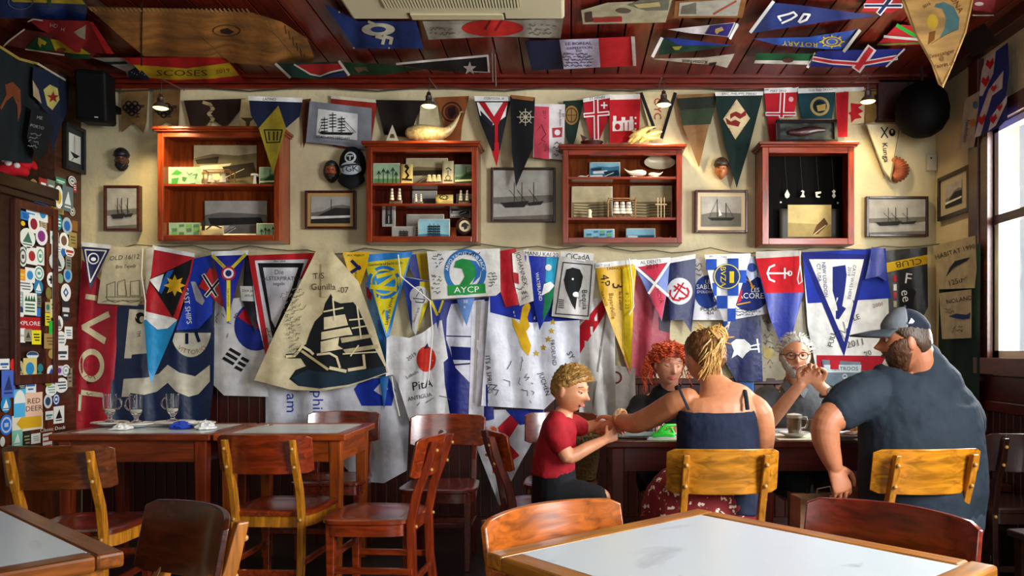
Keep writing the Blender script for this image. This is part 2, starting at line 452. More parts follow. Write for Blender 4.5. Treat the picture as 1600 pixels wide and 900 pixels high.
# wainscot boards along the back and right walls
bw = .068
b0 = MB().box(.002, bw - .002, -.016, 0, .1, .96).build('wainscot_board', mat('wood', '#3c1009', .35, grain=(14, 14, 1.5)), wb, bevel=.004)
k = int((XR - XL) / bw)
b0.location = (XL + .01, D, 0)
for i in range(1, k):
    o = b0.copy(); COL.objects.link(o); o.location = (XL + .01 + bw * i, D, 0)
MB().box(XL, XR, D - .03, D, .96, 1.0).build('wainscot_rail', mat('wood', '#3c1009', .3, grain=(1.5, 14, 14)), wb, bevel=.005)
MB().box(XL, XR, D - .025, D, 0, .1).build('skirting', mat('wood', '#3a140c', .35, grain=(1.5, 14, 14)), wb)
c0 = MB().box(-.016, 0, .002, bw - .002, .1, .84).build('wainscot_board', mat('wood', '#2e0e08', .35, grain=(14, 14, 1.5)), wr, bevel=.004)
c0.location = (XR, 2.9, 0)
for i in range(1, int((D - 2.9) / bw)):
    o = c0.copy(); COL.objects.link(o); o.location = (XR, 2.9 + bw * i, 0)
MB().box(XR - .03, XR, 2.8, D - .03, .84, .9).box(XR - .02, XR, 2.8, D - .03, .9, 1.04).build('wainscot_rail', mat('wood', '#44140c', .3), wr, bevel=.005)
MB().box(XR - .025, XR, 2.8, D - .03, 0, .1).build('skirting', mat('wood', '#3a140c', .35), wr)
MB().box(XR - .04, XR, WY1 + .09, WY1 + .2, 1.0, ZC - .1).build('casing', mat('wood', '#42180e', .35), wr, bevel=.005)
# ---------------------------------------------------------------- the sticker covered cupboard at the left
cup = tag(empty('cupboard', (XL - .2, 4.3, 0)), 'dark wooden cupboard at the left, its door and side plastered with stickers', 'cupboard')
def cchild(mb, name, m, parent=cup, **k):
    o = mb.build(name, m, None, **k); o.parent = parent; o.matrix_parent_inverse = Matrix.Translation(-cup.location); return o
cchild(MB().box(XL - .45, XL - .02, 3.5, 4.92, .02, 2.1), 'body', mat('wood', '#341a10', .35))
cchild(MB().box(XL - .47, XL + .03, 3.48, 4.925, 2.1, 2.17).box(XL - .46, XL + .015, 3.48, 4.922, 2.06, 2.1), 'cornice', mat('wood', '#2c160e', .3), bevel=.006)
def lft(px, py, off=0): return on_left(px, py, off)
def ldepth(px): return FPX * XL / (px - VX)
d0, d1 = ldepth(26), ldepth(83)
def zz(px, py): return on_left(px, py).z
door = cchild(MB().box(XL - .03, XL - .012, d0, d1, zz(50, 560), zz(50, 300)), 'door', mat('wood', '#33150c', .35))
for (a, b_, z0, z1) in ((d0 - .03, d0 + .012, .98, 2.05), (d1 - .012, d1 + .03, .98, 2.05), (d0, d1, 2.0, 2.05), (d0, d1, .98, 1.04)):
    cchild(MB().box(XL - .02, XL + .016, a, b_, z0, z1), 'stile', mat('wood', '#4a1e10', .25, grain=(14, 14, 1.5)), bevel=.006)
cchild(MB().box(XL - .02, XL - .006, ldepth(0) - .3, d1 + .03, .2, .97), 'lower_panel', mat('wood', '#6a3214', .35, grain=(14, 14, 1.5)))
cchild(MB().box(XL - .02, XL - .002, 4.85, 4.926, .02, 2.08), 'side_post', mat('wood', '#6a3214', .35, grain=(14, 14, 1.5)))
# stickers: (x, y, w, h, shape, colour, mark, mark colour) in photo px on the cupboard's face
W_, K_ = '#e6eae4', '#15181a'
ST = [(42,306,22,8,'q',K_,'box','#e0e0d8'),(53,292,13,22,'o','#8a7440','disc','#5a4a28'),(68,292,13,23,'q','#a01c20','shield',W_),(80,297,11,28,'q','#6a7a6c','scr','#d8dcd0'),(95,283,14,9,'q','#2e8a68','bar','#dcebe0'),(113,283,11,14,'o',W_,'ring','#505a58'),
(92,308,12,32,'o',W_,'disc','#c9a51e'),(106,311,15,35,'q','#5d6f74','tri','#d5dddc'),(117,293,5,14,'q','#a0262a','scr','#eee'),(64,311,20,14,'q','#1f6fc0','scr','#0d3f80'),(82,320,6,7,'o','#d8bc28','',''),(113,330,8,13,'o','#c9cfc2','ring','#444'),(92,329,14,9,'q','#8f7d4c','scr','#3a3020'),
(50,328,16,20,'q',W_,'bar','#2b8fd0'),(67,334,14,22,'q',W_,'disc','#2486c4'),(39,337,12,12,'q','#2478c4','scr','#0c3c78'),(36,349,6,7,'o','#e2c22a','',''),(53,350,16,26,'o',W_,'disc','#8c1c30'),(90,347,13,23,'o','#1f8a94','scr',W_),(105,353,14,24,'o','#9fb4bc','disc','#1f5fb0'),(68,352,9,12,'q','#b7ab86','scr','#555'),(117,353,8,14,'q','#8a5a24','',''),
(43,372,22,28,'o','#dfe8de','tri','#3a6a58'),(65,369,17,26,'o','#e4e2ec','disc','#7c2a78'),(85,372,12,18,'q','#cfe0da','disc','#1f7a74'),(100,376,13,23,'o',W_,'disc','#6a4a34'),(114,375,11,21,'q','#9a8a50','scr','#5a4c24'),(89,389,15,17,'q',W_,'scr','#888'),(99,394,7,11,'o','#2060b0','',''),(109,393,13,16,'o',W_,'bar','#a03028'),
(36,401,12,28,'o','#d4dcd2','ring','#3a4a44'),(50,400,15,24,'q',W_,'disc','#a01e2a'),(63,400,11,25,'q',W_,'ring','#3d9a84'),(89,409,22,27,'o','#c2ccca','tri','#26333a'),(107,411,8,19,'q','#7c7f74','scr','#333'),
(33,429,12,16,'q','#e0932a','bar','#e8c83a'),(47,430,14,21,'q',W_,'disc','#2f86c8'),(61,427,14,21,'o',W_,'ring','#3a9a9a'),(80,437,12,21,'o',W_,'cross',K_),(106,430,12,21,'o','#8fb2c8','disc','#1d6cb8'),(94,435,9,14,'o','#7f9a7c','',''),(39,447,23,20,'o',W_,'scr','#667'),(60,449,13,21,'o','#1c7aa8','tri',W_),(47,475,19,31,'q',W_,'trees','#14603a'),(31,467,9,21,'q','#8fb0a8','scr',W_),(31,488,12,22,'o',W_,'half','#1b3a6a'),(60,488,6,12,'q','#2e78c8','',''),(61,471,6,16,'q','#6a6f68','scr','#222'),
(44,505,34,17,'q','#b01c24','EXPLORE',W_),(31,524,15,20,'q',W_,'Yacht','#26505c'),(44,524,11,17,'q','#9a937c','tri','#3a4a3a'),(57,527,13,20,'q','#e8dc1c','scr','#222'),(103,457,14,25,'o',W_,'dia','#1f5898'),(86,450,8,34,'q','#9fb89c','scr','#34543c'),(76,458,8,17,'o','#7e7430','',''),(75,480,8,14,'q','#b8a878','disc','#1f7a70'),(84,482,10,26,'q','#d2c894','scr','#3a6a4a'),(103,484,12,28,'q','#22282c','bar','#c8d0cc'),(75,499,8,18,'q','#d8cc30','scr','#333'),(82,512,10,19,'q','#22b43a','',''),(92,505,12,21,'o',W_,'tri','#555a60'),(107,520,11,17,'q',W_,'scr','#4a7a9a'),(79,533,18,21,'q','#a38a50','scr','#6a5424'),(95,530,15,23,'o',W_,'scr','#7a8a98'),(98,551,15,20,'q',W_,'bar','#2a3c50'),(82,553,12,14,'o','#a0904a','',''),(51,555,17,11,'o','#cfe2ee','half','#2a4a6a'),
(7,569,14,15,'q',W_,'bar','#2a5aa0'),(20,570,8,17,'o','#d02a20','',''),(30,575,13,22,'o','#b9b184','tri','#2a2a2a'),(47,576,19,30,'q','#d8c478','disc','#2488c0'),(63,575,8,12,'o','#1f7f88','',''),(62,590,10,15,'o','#2e9470','tri','#1a5a40'),(61,604,9,15,'q','#5c1c20','',''),(13,600,19,39,'q','#4a68c0','tri','#24346c'),(29,591,12,10,'q',W_,'scr','#777'),(48,601,15,23,'q',W_,'bar','#2f70b8'),(34,603,12,12,'o',K_,'scr','#bbb'),(31,630,17,39,'q','#52b4e2','half',W_),(53,632,24,33,'q','#eac4a8','RED DEER','#3c2420'),(9,632,14,23,'o','#1f86c4','tri',W_),(10,664,19,29,'o','#2a72d0','ring','#b8d0f0'),(43,660,43,23,'q','#e8e2c8','tag','#d8a81c'),(27,686,15,25,'q','#7fc0a8','tri','#dff0e4'),(42,687,12,23,'q','#2a2a22','scr','#a09868'),(56,685,13,14,'q',W_,'scr','#999'),
(80,581,12,19,'o',W_,'tri','#1e4ea8'),(93,579,9,13,'q','#d6c8e0','disc','#7a3a9a'),(103,579,12,17,'o',W_,'ring','#8aa0a0'),(76,597,11,12,'o','#94a03a','',''),(80,609,16,18,'o',W_,'scr','#7aa088'),(96,602,19,21,'o',W_,'scr','#3a4a5a'),(75,627,12,20,'o','#cfd4d0','disc','#2a4468'),(88,624,10,17,'o','#1f4a98','ring',W_),(77,649,11,12,'q',W_,'bar','#3a8a8a'),(92,648,15,24,'q',W_,'tri',K_),(74,689,13,22,'q',W_,'stripes','#b02a38'),(109,590,7,26,'q','#8a8468','scr','#444'),
(8,284,17,20,'o',W_,'ring','#38463e'),(4,690,7,14,'o',W_,'','')]
def sticker(i, s):
    cx, cy, w_, h_, shp, col, mk, mc = s; w_ *= 1.12; h_ *= 1.12
    par = door if (28 < cx < 82 and 296 < cy < 560 and cx < 74) else cup
    lay = .003 + .00012 * (i % 9)
    slope = (VY - cy) / (VX - cx) * 1.0
    mm = MB(); mats = [mat('plain', col, .35)]
    def put(pts, l, mi):
        pts = [(cx + a, cy + b_ - 0 + a * slope) for a, b_ in pts]
        q = [on_left(a, b_, l) for a, b_ in pts]
        tri = tessellate_polygon([[Vector((p[0], p[1], 0)) for p in pts]])
        mm.add(q, [tuple(t) for t in tri], mi)
    sq = lambda a, b_, ox=0, oy=0: [(ox - a / 2, oy - b_ / 2), (ox + a / 2, oy - b_ / 2), (ox + a / 2, oy + b_ / 2), (ox - a / 2, oy + b_ / 2)]
    ov = lambda a, b_, ox=0, oy=0: [(ox + a / 2 * math.cos(t * PI / 9), oy + b_ / 2 * math.sin(t * PI / 9)) for t in range(18)]
    base = sq(w_, h_) if shp == 'q' else ov(w_, h_)
    put(base, lay, 0)
    if mk: mats.append(mat('plain', mc, .4))
    l2 = lay + .0006
    if mk == 'disc': put(ov(w_ * .62, h_ * .6), l2, 1)
    elif mk == 'ring':
        put(ov(w_ * .78, h_ * .78), l2, 1); put(ov(w_ * .58, h_ * .58), l2 + .0003, 0); put(sq(w_ * .3, h_ * .2), l2 + .0006, 1)
    elif mk == 'bar': put(sq(w_ * .8, h_ * .22), l2, 1); put(sq(w_ * .5, h_ * .1, 0, h_ * .28), l2, 1)
    elif mk == 'box': put(sq(w_ * .9, h_ * .75), l2, 1); put(sq(w_ * .8, h_ * .5), l2 + .0003, 0); put(sq(w_ * .7, h_ * .14), l2 + .0006, 1)
    elif mk == 'tri': put([(-w_ * .3, h_ * .22), (w_ * .05, -h_ * .32), (w_ * .3, h_ * .22)], l2, 1); put(sq(w_ * .6, h_ * .06, 0, h_ * .32), l2, 1)
    elif mk == 'shield': put([(-w_ * .28, -h_ * .25), (w_ * .28, -h_ * .25), (w_ * .24, h_ * .1), (0, h_ * .28), (-w_ * .24, h_ * .1)], l2, 1)
    elif mk == 'half': put([p for p in ov(w_ * .94, h_ * .94) if p[1] <= .01], l2, 1)
    elif mk == 'dia': put([(0, -h_ * .28), (w_ * .28, 0), (0, h_ * .28), (-w_ * .28, 0)], l2, 1); put([(0, -h_ * .13), (w_ * .13, 0), (0, h_ * .13), (-w_ * .13, 0)], l2 + .0003, 0)
    elif mk == 'cross': put(sq(w_ * .18, h_ * .55), l2, 1); put(sq(w_ * .55, h_ * .16), l2, 1)
    elif mk == 'stripes':
        for k_ in (-.3, 0, .3): put(sq(w_ * .9, h_ * .1, 0, h_ * k_), l2, 1)
    elif mk == 'tag': put([(-w_ * .2, -h_ * .36), (w_ * .46, -h_ * .36), (w_ * .46, h_ * .36), (-w_ * .2, h_ * .36), (-w_ * .36, 0)], l2, 1)
    elif mk == 'trees':
        for k_ in (-.28, -.08, .12, .3): put([(w_ * (k_ - .12), -h_ * .12), (w_ * k_, -h_ * .4), (w_ * (k_ + .12), -h_ * .12)], l2, 1)
        for k_ in (.02, .17, .32): put(sq(w_ * .7, h_ * .07, 0, h_ * k_), l2, 1)
    elif mk == 'scr':
        for k_ in range(3): put(sq(w_ * (.62 - .12 * (k_ == 2)), h_ * .09, w_ * .04 * k_, h_ * (-.2 + .2 * k_)), l2, 1)
    elif mk:
        words_ = mk.split(' '); hh = min(h_ * .5 / len(words_), w_ * .9 / (max(len(t) for t in words_) * .78))
        for k_, t in enumerate(words_):
            for v, f in text_geo(t, 0, (k_ - (len(words_) - 1) / 2) * hh * 1.5, hh):
                mm.add([on_left(cx + a, cy + b_ + a * slope, l2) for a, b_ in v], f, 1)
    me = bpy.data.meshes.new('sticker'); me.from_pydata(mm.v, [], mm.f); me.polygons.foreach_set('material_index', mm.mi)
    o = link('sticker', me, mats, None); o.parent = par
    if par is cup: o.matrix_parent_inverse = Matrix.Translation(-cup.location)
for i, s in enumerate(ST): sticker(i, s)
mm = MB()
for v, f in text_geo('Classic Dock', 82, 670, 5.2, -8, shear=.2): mm.add([on_left(a, b_, .004) for a, b_ in v], f)
me = bpy.data.meshes.new('lettering'); me.from_pydata(mm.v, [], mm.f); o = link('lettering', me, mat('plain', '#efe8d8', .5)); o.parent = cup; o.matrix_parent_inverse = Matrix.Translation(-cup.location)
# ================================================================ upper row of pennants on the back wall
WH, BK, NV, RD, YL, BL, CR = '#e2e2de', '#101114', '#101a3c', '#b01220', '#d8b020', '#14308c', '#d9cba4'
GU = 'pennants and flags hung along the top of the back wall'
def up(name, label, outline, col, art=(), off=.02, **k): return flag(name, label, 'flag' if 'flag' in name or 'banner' in name else 'pennant', outline, col, art, off=off, group=GU, **k)
def knot(x, y):
    return [('r', BK, x + dx, y + dy, 5.5, 2.2) for dx, dy in ((-5, -4), (5, -4), (-5, 5), (5, 5), (0, 0), (0, 9), (-9, 1), (9, 1))]
up('banner', 'brown leather banner with black knot sign and swallowtail end, leftmost', [(189,137),(232,138),(229,192),(224,208),(209,192),(190,207)], '#7a5a30', knot(206,167) + [('t', BK, 'B', 222,166,7,90), ('t', BK, 'H', 215,180,7,90)], kind='leather', amp=.005)
up('banner', 'brown leather banner with knot sign behind the first lamp', [(239,139),(282,138),(279,204),(262,190),(238,206)], '#76562e', knot(256,170) + [('t', BK, 'B', 273,167,7,90), ('t', BK, 'H', 265,180,7,90)], kind='leather', amp=.005)
up('pennant', 'dark brown cloth pennants with a pale coiled rope drawing above the first cabinet', [(287,157),(384,154),(375,172),(352,200),(330,185),(318,200),(298,200)], '#2c1c14', [('l', '#a89468', [(318,160),(328,163),(333,170),(326,178),(333,186),(327,196)], 5), ('l', '#3a2a1c', [(316,166),(334,166)], 1.2), ('l', '#3a2a1c', [(320,174),(334,173)], 1.2), ('l', '#3a2a1c', [(323,182),(334,183)], 1.2), ('l', '#3a2a1c', [(323,190),(332,191)], 1.2)])
up('pennant', 'small tan pennant with an anchor, beside the dark brown one', [(377,155),(400,154),(398,200),(376,200),(374,186)], '#c2ac78', [('p', '#4a3a20', [(376,184),(398,184),(391,190),(389,200),(385,200),(384,190)])])
up('pennant', 'navy pennant with white band and gold lower half showing a helmet', [(388,150),(473,153),(468,182),(447,200),(427,272),(404,200),(392,180)], '#121c38', [('p', WH, [(388,150),(473,153),(472,160),(388,157)], {'n': 'hem'}), ('p', '#8e7d20', [(435,165),(447,200),(427,272),(404,200)]), ('t', '#222', 'LATINO', 421,155,4), ('b', '#1c1a10', [(413,203),(441,203),(437,222),(417,223)], 2, {'n': 'emblem'}), ('l', '#1c1a10', [(420,206),(421,219)], 2, {'n': 'emblem'}), ('l', '#1c1a10', [(428,206),(428,219)], 2, {'n': 'emblem'}), ('l', '#1c1a10', [(434,206),(433,219)], 2, {'n': 'emblem'})], off=.24)
up('pennant', 'rust brown pennant left of the grey ship flag', [(470,156),(486,154),(480,215),(474,232)], '#5a3218')
up('flag', 'red flag with white toggle hem behind the grey ship flag', [(517,149),(590,156),(580,224),(560,236),(520,228)], '#8e2418', [('p', '#cfc6ae', [(517,149),(590,156),(590,161),(517,154)], {'n': 'hem'})])
ship = []
for mx, t, b_ in ((507, 183, 207), (520, 176, 208), (534, 182, 209)):
    ship.append(('l', BK, [(mx, t), (mx, b_)], 1.1))
    for j in range(5): ship.append(('l', BK, [(mx - 5, t + 4 + j * 4.6), (mx + 5, t + 3.4 + j * 4.6)], 1.6))
ship += [('p', BK, [(498,206),(553,207),(549,211),(503,210)], {'n': 'line_drawing'}), ('l', BK, [(534,184),(556,207)], .8), ('l', BK, [(528,186),(548,206)], .8), ('l', BK, [(507,184),(498,206)], .8), ('t', BK, 'STAD AMSTERDAM', 520,215,4.2,4), ('t', '#777', 'THREE MASTED CLIPPER', 526,222,2.6,4)]
up('flag', 'grey flag with white panel showing a three-masted clipper', [(484,158),(581,169),(580,230),(565,233),(520,226),(478,222)], '#7d8088', [('p', '#dcdcda', [(497,170),(559,178),(558,219),(494,212)])] + ship, off=.06, wl=60)
up('pennant', 'black brown pennant behind the small white sail boat', [(587,156),(665,157),(652,180),(640,215),(600,210)], '#1a100c')
up('pennant', 'cream triangular pennant between the black one and the seal flag', [(657,165),(684,165),(690,222),(652,222)], '#cbbd94')
up('flag', 'orange brown flag with dark round portrait seal', [(680,152),(733,150),(722,196),(720,221),(697,221),(690,180)], '#8a4c24', [('r', '#3a1e14', 706,175,16,2.5), ('c', '#4a2216', 706,175,11), ('p', '#24100a', [(700,170),(710,166),(713,176),(706,184),(700,180)], {'n': 'emblem'})])
up('pennant', 'black pennant with red and white fork and red tip, beside the second cabinet', [(741,150),(800,151),(795,170),(781,235),(776,261),(768,235),(750,190)], '#16161c', [('p', WH, [(741,150),(800,151),(799,158),(742,158)], {'n': 'hem'}), ('t', '#222', 'CONTESSA 28', 772,154,3.4), ('p', WH, [(745,160),(793,160),(790,182),(770,196),(750,180)]), ('p', RD, [(748,160),(758,160),(772,182),(786,160),(794,160),(778,196),(778,225),(773,225),(773,196)]), ('p', '#20202a', [(750,172),(770,192),(770,200),(753,186)]), ('p', RD, [(769,236),(781,235),(776,261)]), ('l', RD, [(776,225),(776,236)], 7)], off=.1)
wheel = [('r', '#b9ad94', 821,183,9,1.4), ('c', '#b9ad94', 821,183,3)]
for a in range(8):
    ca, sa = math.cos(a * PI / 4), math.sin(a * PI / 4); wheel.append(('l', '#b9ad94', [(821 + 2 * ca, 183 + 2 * sa), (821 + 13 * ca, 183 + 13 * sa)], 1.2, {'n': 'emblem'}))
up('pennant', 'long black pennant with a pale ship wheel', [(797,150),(836,152),(833,230),(806,292),(800,240)], '#0c0c10', wheel + [('p', '#8a5a30', [(797,148),(836,152),(833,158),(800,154)], {'n': 'hem'})], off=.12)
up('banner', 'half red half white dated banner with small eagle crest', [(834,162),(883,163),(881,250),(833,246)], '#dcd6d4', [('p', '#c8485a', [(834,166),(858,167),(858,249),(834,246)]), ('t', '#7a1420', '2017', 851,179,4.5,90), ('t', '#7a1420', '2018', 852,230,4.5,90), ('l', '#7a1420', [(846,195),(853,210),(846,218),(852,222)], 1), ('s', '#7a1420', 838,190,848,240,2, {'w': .7}), ('p', '#b03848', [(863,200),(879,199),(878,214),(864,215)]), ('c', '#e8e0e0', 871,207,4.5), ('t', '#333', 'Regatta Antica', 876,184,3,90), ('t', '#333', 'SY', 880,180,4,90), ('s', '#333', 864,220,882,246,4)], off=.07)
up('pennant', 'dark green pennant with bronze round medallion', [(880,158),(912,156),(900,215),(893,234),(884,215)], '#14281e', [('c', '#8e6a34', 893,180,11,15), ('r', '#4a3416', 893,180,9,1.5,12), ('l', '#4a3416', [(893,170),(893,190)], 1.2, {'n': 'emblem'}), ('l', '#4a3416', [(885,180),(901,180)], 1.2, {'n': 'emblem'})], off=.04)
up('pennant', 'red pennant with white bordered red cross and small white plus', [(911,155),(954,148),(948,190),(937,218),(922,216),(914,180)], '#a81424', [('p', WH, [(911,154),(955,147),(954,153),(911,160)], {'n': 'hem'}), ('t', '#222', 'SY HENRI', 933,153,4,-6), ('l', WH, [(931,157),(932,216)], 8), ('l', WH, [(914,180),(950,177)], 7), ('l', '#b01628', [(931,157),(932,216)], 4), ('l', '#b01628', [(914,180),(950,177)], 3), ('l', WH, [(944,160),(944,169)], 2.2), ('l', WH, [(939.5,164.5),(948.5,164.5)], 2.2)], off=.05)
castle = [('p', '#e8dcd4', [(957,190),(990,187),(990,204),(957,205)]), ('p', '#e8dcd4', [(958,181),(963,181),(963,190),(958,190)]), ('p', '#e8dcd4', [(984,182),(989,182),(989,190),(984,190)]), ('p', '#e8dcd4', [(971,183),(977,183),(977,190),(971,190)]), ('c', '#a81424', 965,198,4,5, {'n': 'emblem#1'}), ('l', '#a81424', [(975,192),(975,204)], 1.4), ('l', '#a81424', [(982,191),(982,203)], 1.4), ('c', '#e8dcd4', 993,184,1.6, {'n': 'emblem#2'}), ('c', '#e8dcd4', 993,193,1.6, {'n': 'emblem#3'}), ('c', '#e8dcd4', 993,202,1.6, {'n': 'emblem#4'})]
up('flag', 'red flag with white three-towered castle', [(952,150),(1001,148),(999,200),(990,222),(953,224)], '#b4141e', [('p', '#e0dad0', [(953,148),(1000,147),(1000,155),(953,156)], {'n': 'hem'})] + castle, off=.05)
up('pennant', 'cream pennant with black slanted edges and red letters, behind the third lamp', [(999,144),(1058,143),(1040,200),(1034,222),(1020,222),(1012,190)], '#c9b98c', [('l', BK, [(1002,146),(1022,200)], 5), ('l', BK, [(1055,146),(1034,215)], 5), ('t', '#a81c1c', 'OYC', 1028,170,11,90)], off=.03)
up('pennant', 'brown and dark green striped silk pennant tapering to a point', [(1057,148),(1121,146),(1108,195),(1092,262),(1078,225),(1064,190)], '#7c5526', [('p', '#20241c', [(1058,154),(1119,150),(1117,168),(1062,172)]), ('p', '#2e3a26', [(1062,172),(1117,168),(1110,194),(1066,196)])], kind='satin', off=.04)
dia = [('p', '#cdb78c', [(1151,155),(1172,185),(1149,218),(1130,186)]), ('p', '#7a2018', [(1141,178),(1150,174),(1158,178),(1165,172),(1166,180),(1156,186),(1148,181),(1141,186)]), ('p', '#7a2018', [(1134,184),(1142,190),(1149,187),(1157,191),(1154,198),(1144,196),(1136,194)]), ('t', '#3a2a1a', 'CLUB NAVAL', 1141,171,3,-56), ('t', '#3a2a1a', 'Rosa', 1141,204,3,60), ('t', '#3a2a1a', 'Isabella', 1160,203,3,-58), ('t', '#0c2420', 'DOWNEAST', 1152,252,5,96)]
up('pennant', 'long dark green pennant with tan diamond and two red beasts', [(1117,144),(1193,143),(1172,225),(1151,294),(1132,225),(1120,165)], '#142a26', [('p', WH, [(1117,144),(1193,143),(1192,149),(1118,150)], {'n': 'hem'}), ('t', '#222', 'ERIC, PHILIPPE, MANU', 1155,146.5,3.8)] + dia, off=.06)
up('flag', 'red flag with white double cross left of the dark framed relief', [(1194,140),(1248,138),(1240,182),(1218,184),(1216,222),(1203,222),(1198,180)], '#b01826', [('p', WH, [(1194,138),(1248,136),(1247,144),(1194,146)], {'n': 'hem'}), ('t', '#333', 'MAY 2010', 1216,142,4), ('l', WH, [(1223,146),(1221,182)], 8), ('l', WH, [(1198,178),(1242,178)], 6), ('l', '#b01826', [(1223,146),(1221,182)], 4), ('l', '#b01826', [(1198,178),(1242,178)], 2.6), ('c', '#d8a0a0', 1236,155,4)], off=.03)
up('flag', 'teal flag with gold ring seal above the dark framed relief', [(1246,143),(1306,139),(1304,160),(1300,186),(1252,186)], '#163c44', [('p', WH, [(1247,138),(1350,136),(1349,142),(1247,146)], {'n': 'hem'}), ('t', '#333', 'Gray Bear 24 Oct', 1282,140,3.6,-2), ('r', '#a8935a', 1281,166,15,4), ('c', '#101c20', 1281,167,9), ('p', '#b59a50', [(1276,165),(1290,162),(1290,172),(1278,174)], {'n': 'emblem'})], off=.03)
up('flag', 'red and cream flag with red maple leaf beside the fourth lamp', [(1305,144),(1352,138),(1350,192),(1322,196),(1322,214),(1308,214)], '#c9b48a', [('p', '#b01420', [(1306,145),(1326,143),(1324,214),(1308,214)]), ('p', '#b01420', [(1329,161),(1348,163),(1341,168),(1349,174),(1341,178),(1347,184),(1336,186),(1330,192),(1329,180),(1325,177),(1330,174)], {'n': 'emblem'})], off=.03)
up('pennant', 'brown cloth scrap with dark figure right of the fourth lamp', [(1350,140),(1380,138),(1379,172),(1366,190),(1352,194)], '#8a6a3a', [('p', '#2a1c12', [(1366,148),(1378,146),(1374,166),(1367,162)], {'n': 'emblem'})], off=.02)
up('pennant', 'cream pennant with black skull and crossbones, lettered downwards', [(1353,193),(1407,192),(1404,215),(1392,282),(1380,268),(1360,215)], '#cfc09a', [('l', BK, [(1377,199),(1387,215)], 2), ('l', BK, [(1387,199),(1377,215)], 2), ('c', BK, 1394,207,5,6), ('p', '#cfc09a', [(1392,203),(1396,203),(1395,208),(1393,208)]), ('t', BK, 'Kunga', 1384,238,8,84, {'sx': 1.05}), ('b', '#8a7a58', [(1354,194),(1406,193),(1403,215),(1391,279),(1381,266),(1361,215)], 1.4)], off=.05)
# rope from which the upper row hangs
MB().tube([P(150 + i * 40, 139 + 3.5 * math.sin(i * 1.3), D - .035) for i in range(33)], .0045, 6).build('hanging_rope', mat('plain', '#3c3226', .8), smooth=True)
tag(bpy.data.objects['hanging_rope'], 'dark rope strung along the top of the back wall', 'rope')
MB().tube([P(120 + i * 30, 386 + 3 * math.sin(i * 1.1) + (5 if i % 3 else 0) - 4 * math.sin(i * .33), D - .05) for i in range(46)], .004, 6).build('hanging_rope', mat('plain', '#5a5346', .8), smooth=True)
tag(bpy.data.objects['hanging_rope.001'], 'grey rope below the cabinets from which the lower flags hang', 'rope')
# ================================================================ lower rows of flags on the back wall
GLW = 'flags hung over the lower half of the back wall'
def lo(name, label, outline, col, art=(), off=.03, kind='satin', **k):
    k['amp'] = k.get('amp', .009) * 1.3
    return flag(name, label, 'shirt' if 'shirt' in name else ('pennant' if 'pennant' in name else ('banner' if 'banner' in name else 'flag')), outline, col, art, off=off, kind=kind, group=GLW, **k)
# ---- the big ones at the back
lo('banner', 'long red banner with large cream letters running downwards', [(128,405),(184,470),(187,480),(172,672),(108,672),(118,560)], '#a50f26', [('p', CR, [(134,459),(152,462),(151,470),(133,467)], {'n': 'letter#1'}), ('p', CR, [(127,508),(169,486),(172,495),(139,511),(166,528),(163,538),(128,515)], {'n': 'letter#2'}), ('r', CR, 143,571,20,7,26, {'n': 'letter#3'}), ('p', CR, [(127,609),(161,614),(160,621),(126,617)], {'n': 'letter#4'}), ('p', '#cabfa0', [(123,616),(128,617),(126,642),(122,642)], {'n': 'letter#4'}), ('s', '#5a4a3a', 128,585,158,594,1), ('s', '#5a4a3a', 128,612,158,619,1)], off=.02, amp=.012)
ob = [('p', '#cfc9b4', [(202,483),(226,484),(230,552),(206,554),(205,560),(194,560)]), ('c', BK, 219,497,8,9), ('c', '#cfc9b4', 222,499,4,5), ('t', BK, 'TM', 217,521,5,90), ('p', '#cfc9b4', circ(298,512,32,46,24,10,170)), ('t', '#8a6440', 'VITTORIO', 300,520,7,0, {'arc': -30, 'up': 1}), ('p', '#cfc9b4', [(193,592),(230,590),(248,584),(262,570),(280,582),(305,588),(328,570),(328,596),(310,616),(295,620),(275,612),(262,598),(245,612),(225,617),(204,614),(201,620),(190,620)])]
for a, b_, c_ in ((272,524,-22), (292,530,0), (306,527,24)): ob.append(('l', '#101c38', [(a, b_ - 8), (a + c_ * .2, b_ + 6)], 5))
lo('banner', 'wide navy banner with giant cream letters behind the glass mugs', [(184,478),(336,470),(334,600),(326,672),(170,672),(176,560)], '#14264a', ob, off=.03, amp=.014, wl=60)
lo('flag', 'white and grey flag with large blue letters and blue hexagon emblem near the floor', [(415,590),(620,575),(640,650),(636,735),(600,755),(560,752),(500,690),(415,700)], '#c6c8d2', [('t', BL, 'phil', 497,628,16,90, {'sx': 1.1}), ('t', BL, 'am', 456,630,16,90, {'sx': 1.1}), ('p', '#1230a0', [(553,608),(565,592),(608,590),(618,610),(612,634),(565,634)]), ('p', '#c6c8d2', [(584,610),(600,592),(606,608),(596,618)])], off=.02, amp=.02, wl=55)
lo('flag', 'white and royal blue flag with navy bars behind the white shirt', [(672,470),(765,465),(772,655),(745,660),(690,656),(676,560)], '#16227a', [('p', '#d2d2dc', [(705,475),(765,470),(770,600),(738,602),(712,575),(697,530),(698,498)]), ('l', '#16204c', [(698,525),(738,526)], 1.8), ('p', '#16226c', [(704,541),(738,543),(738,563),(707,562)]), ('l', '#101a50', [(710,570),(736,568)], 2.4), ('p', '#d4d2d8', [(738,470),(757,468),(756,655),(732,656)]), ('p', '#a8a29c', [(744,470),(752,470),(742,640),(738,640)])], off=.025, amp=.016)
lo('flag', 'white cloth with blue triangle and red arrow tip hanging low beside the chairs', [(744,640),(850,640),(850,660),(815,720),(780,790),(745,700)], '#cfcfd6', [('p', '#b81a2a', [(778,668),(806,640),(818,650),(792,690),(812,712),(770,740),(768,720),(784,700)]), ('p', '#1c2c88', [(790,640),(850,640),(842,660),(812,664)])], off=.02, amp=.015)
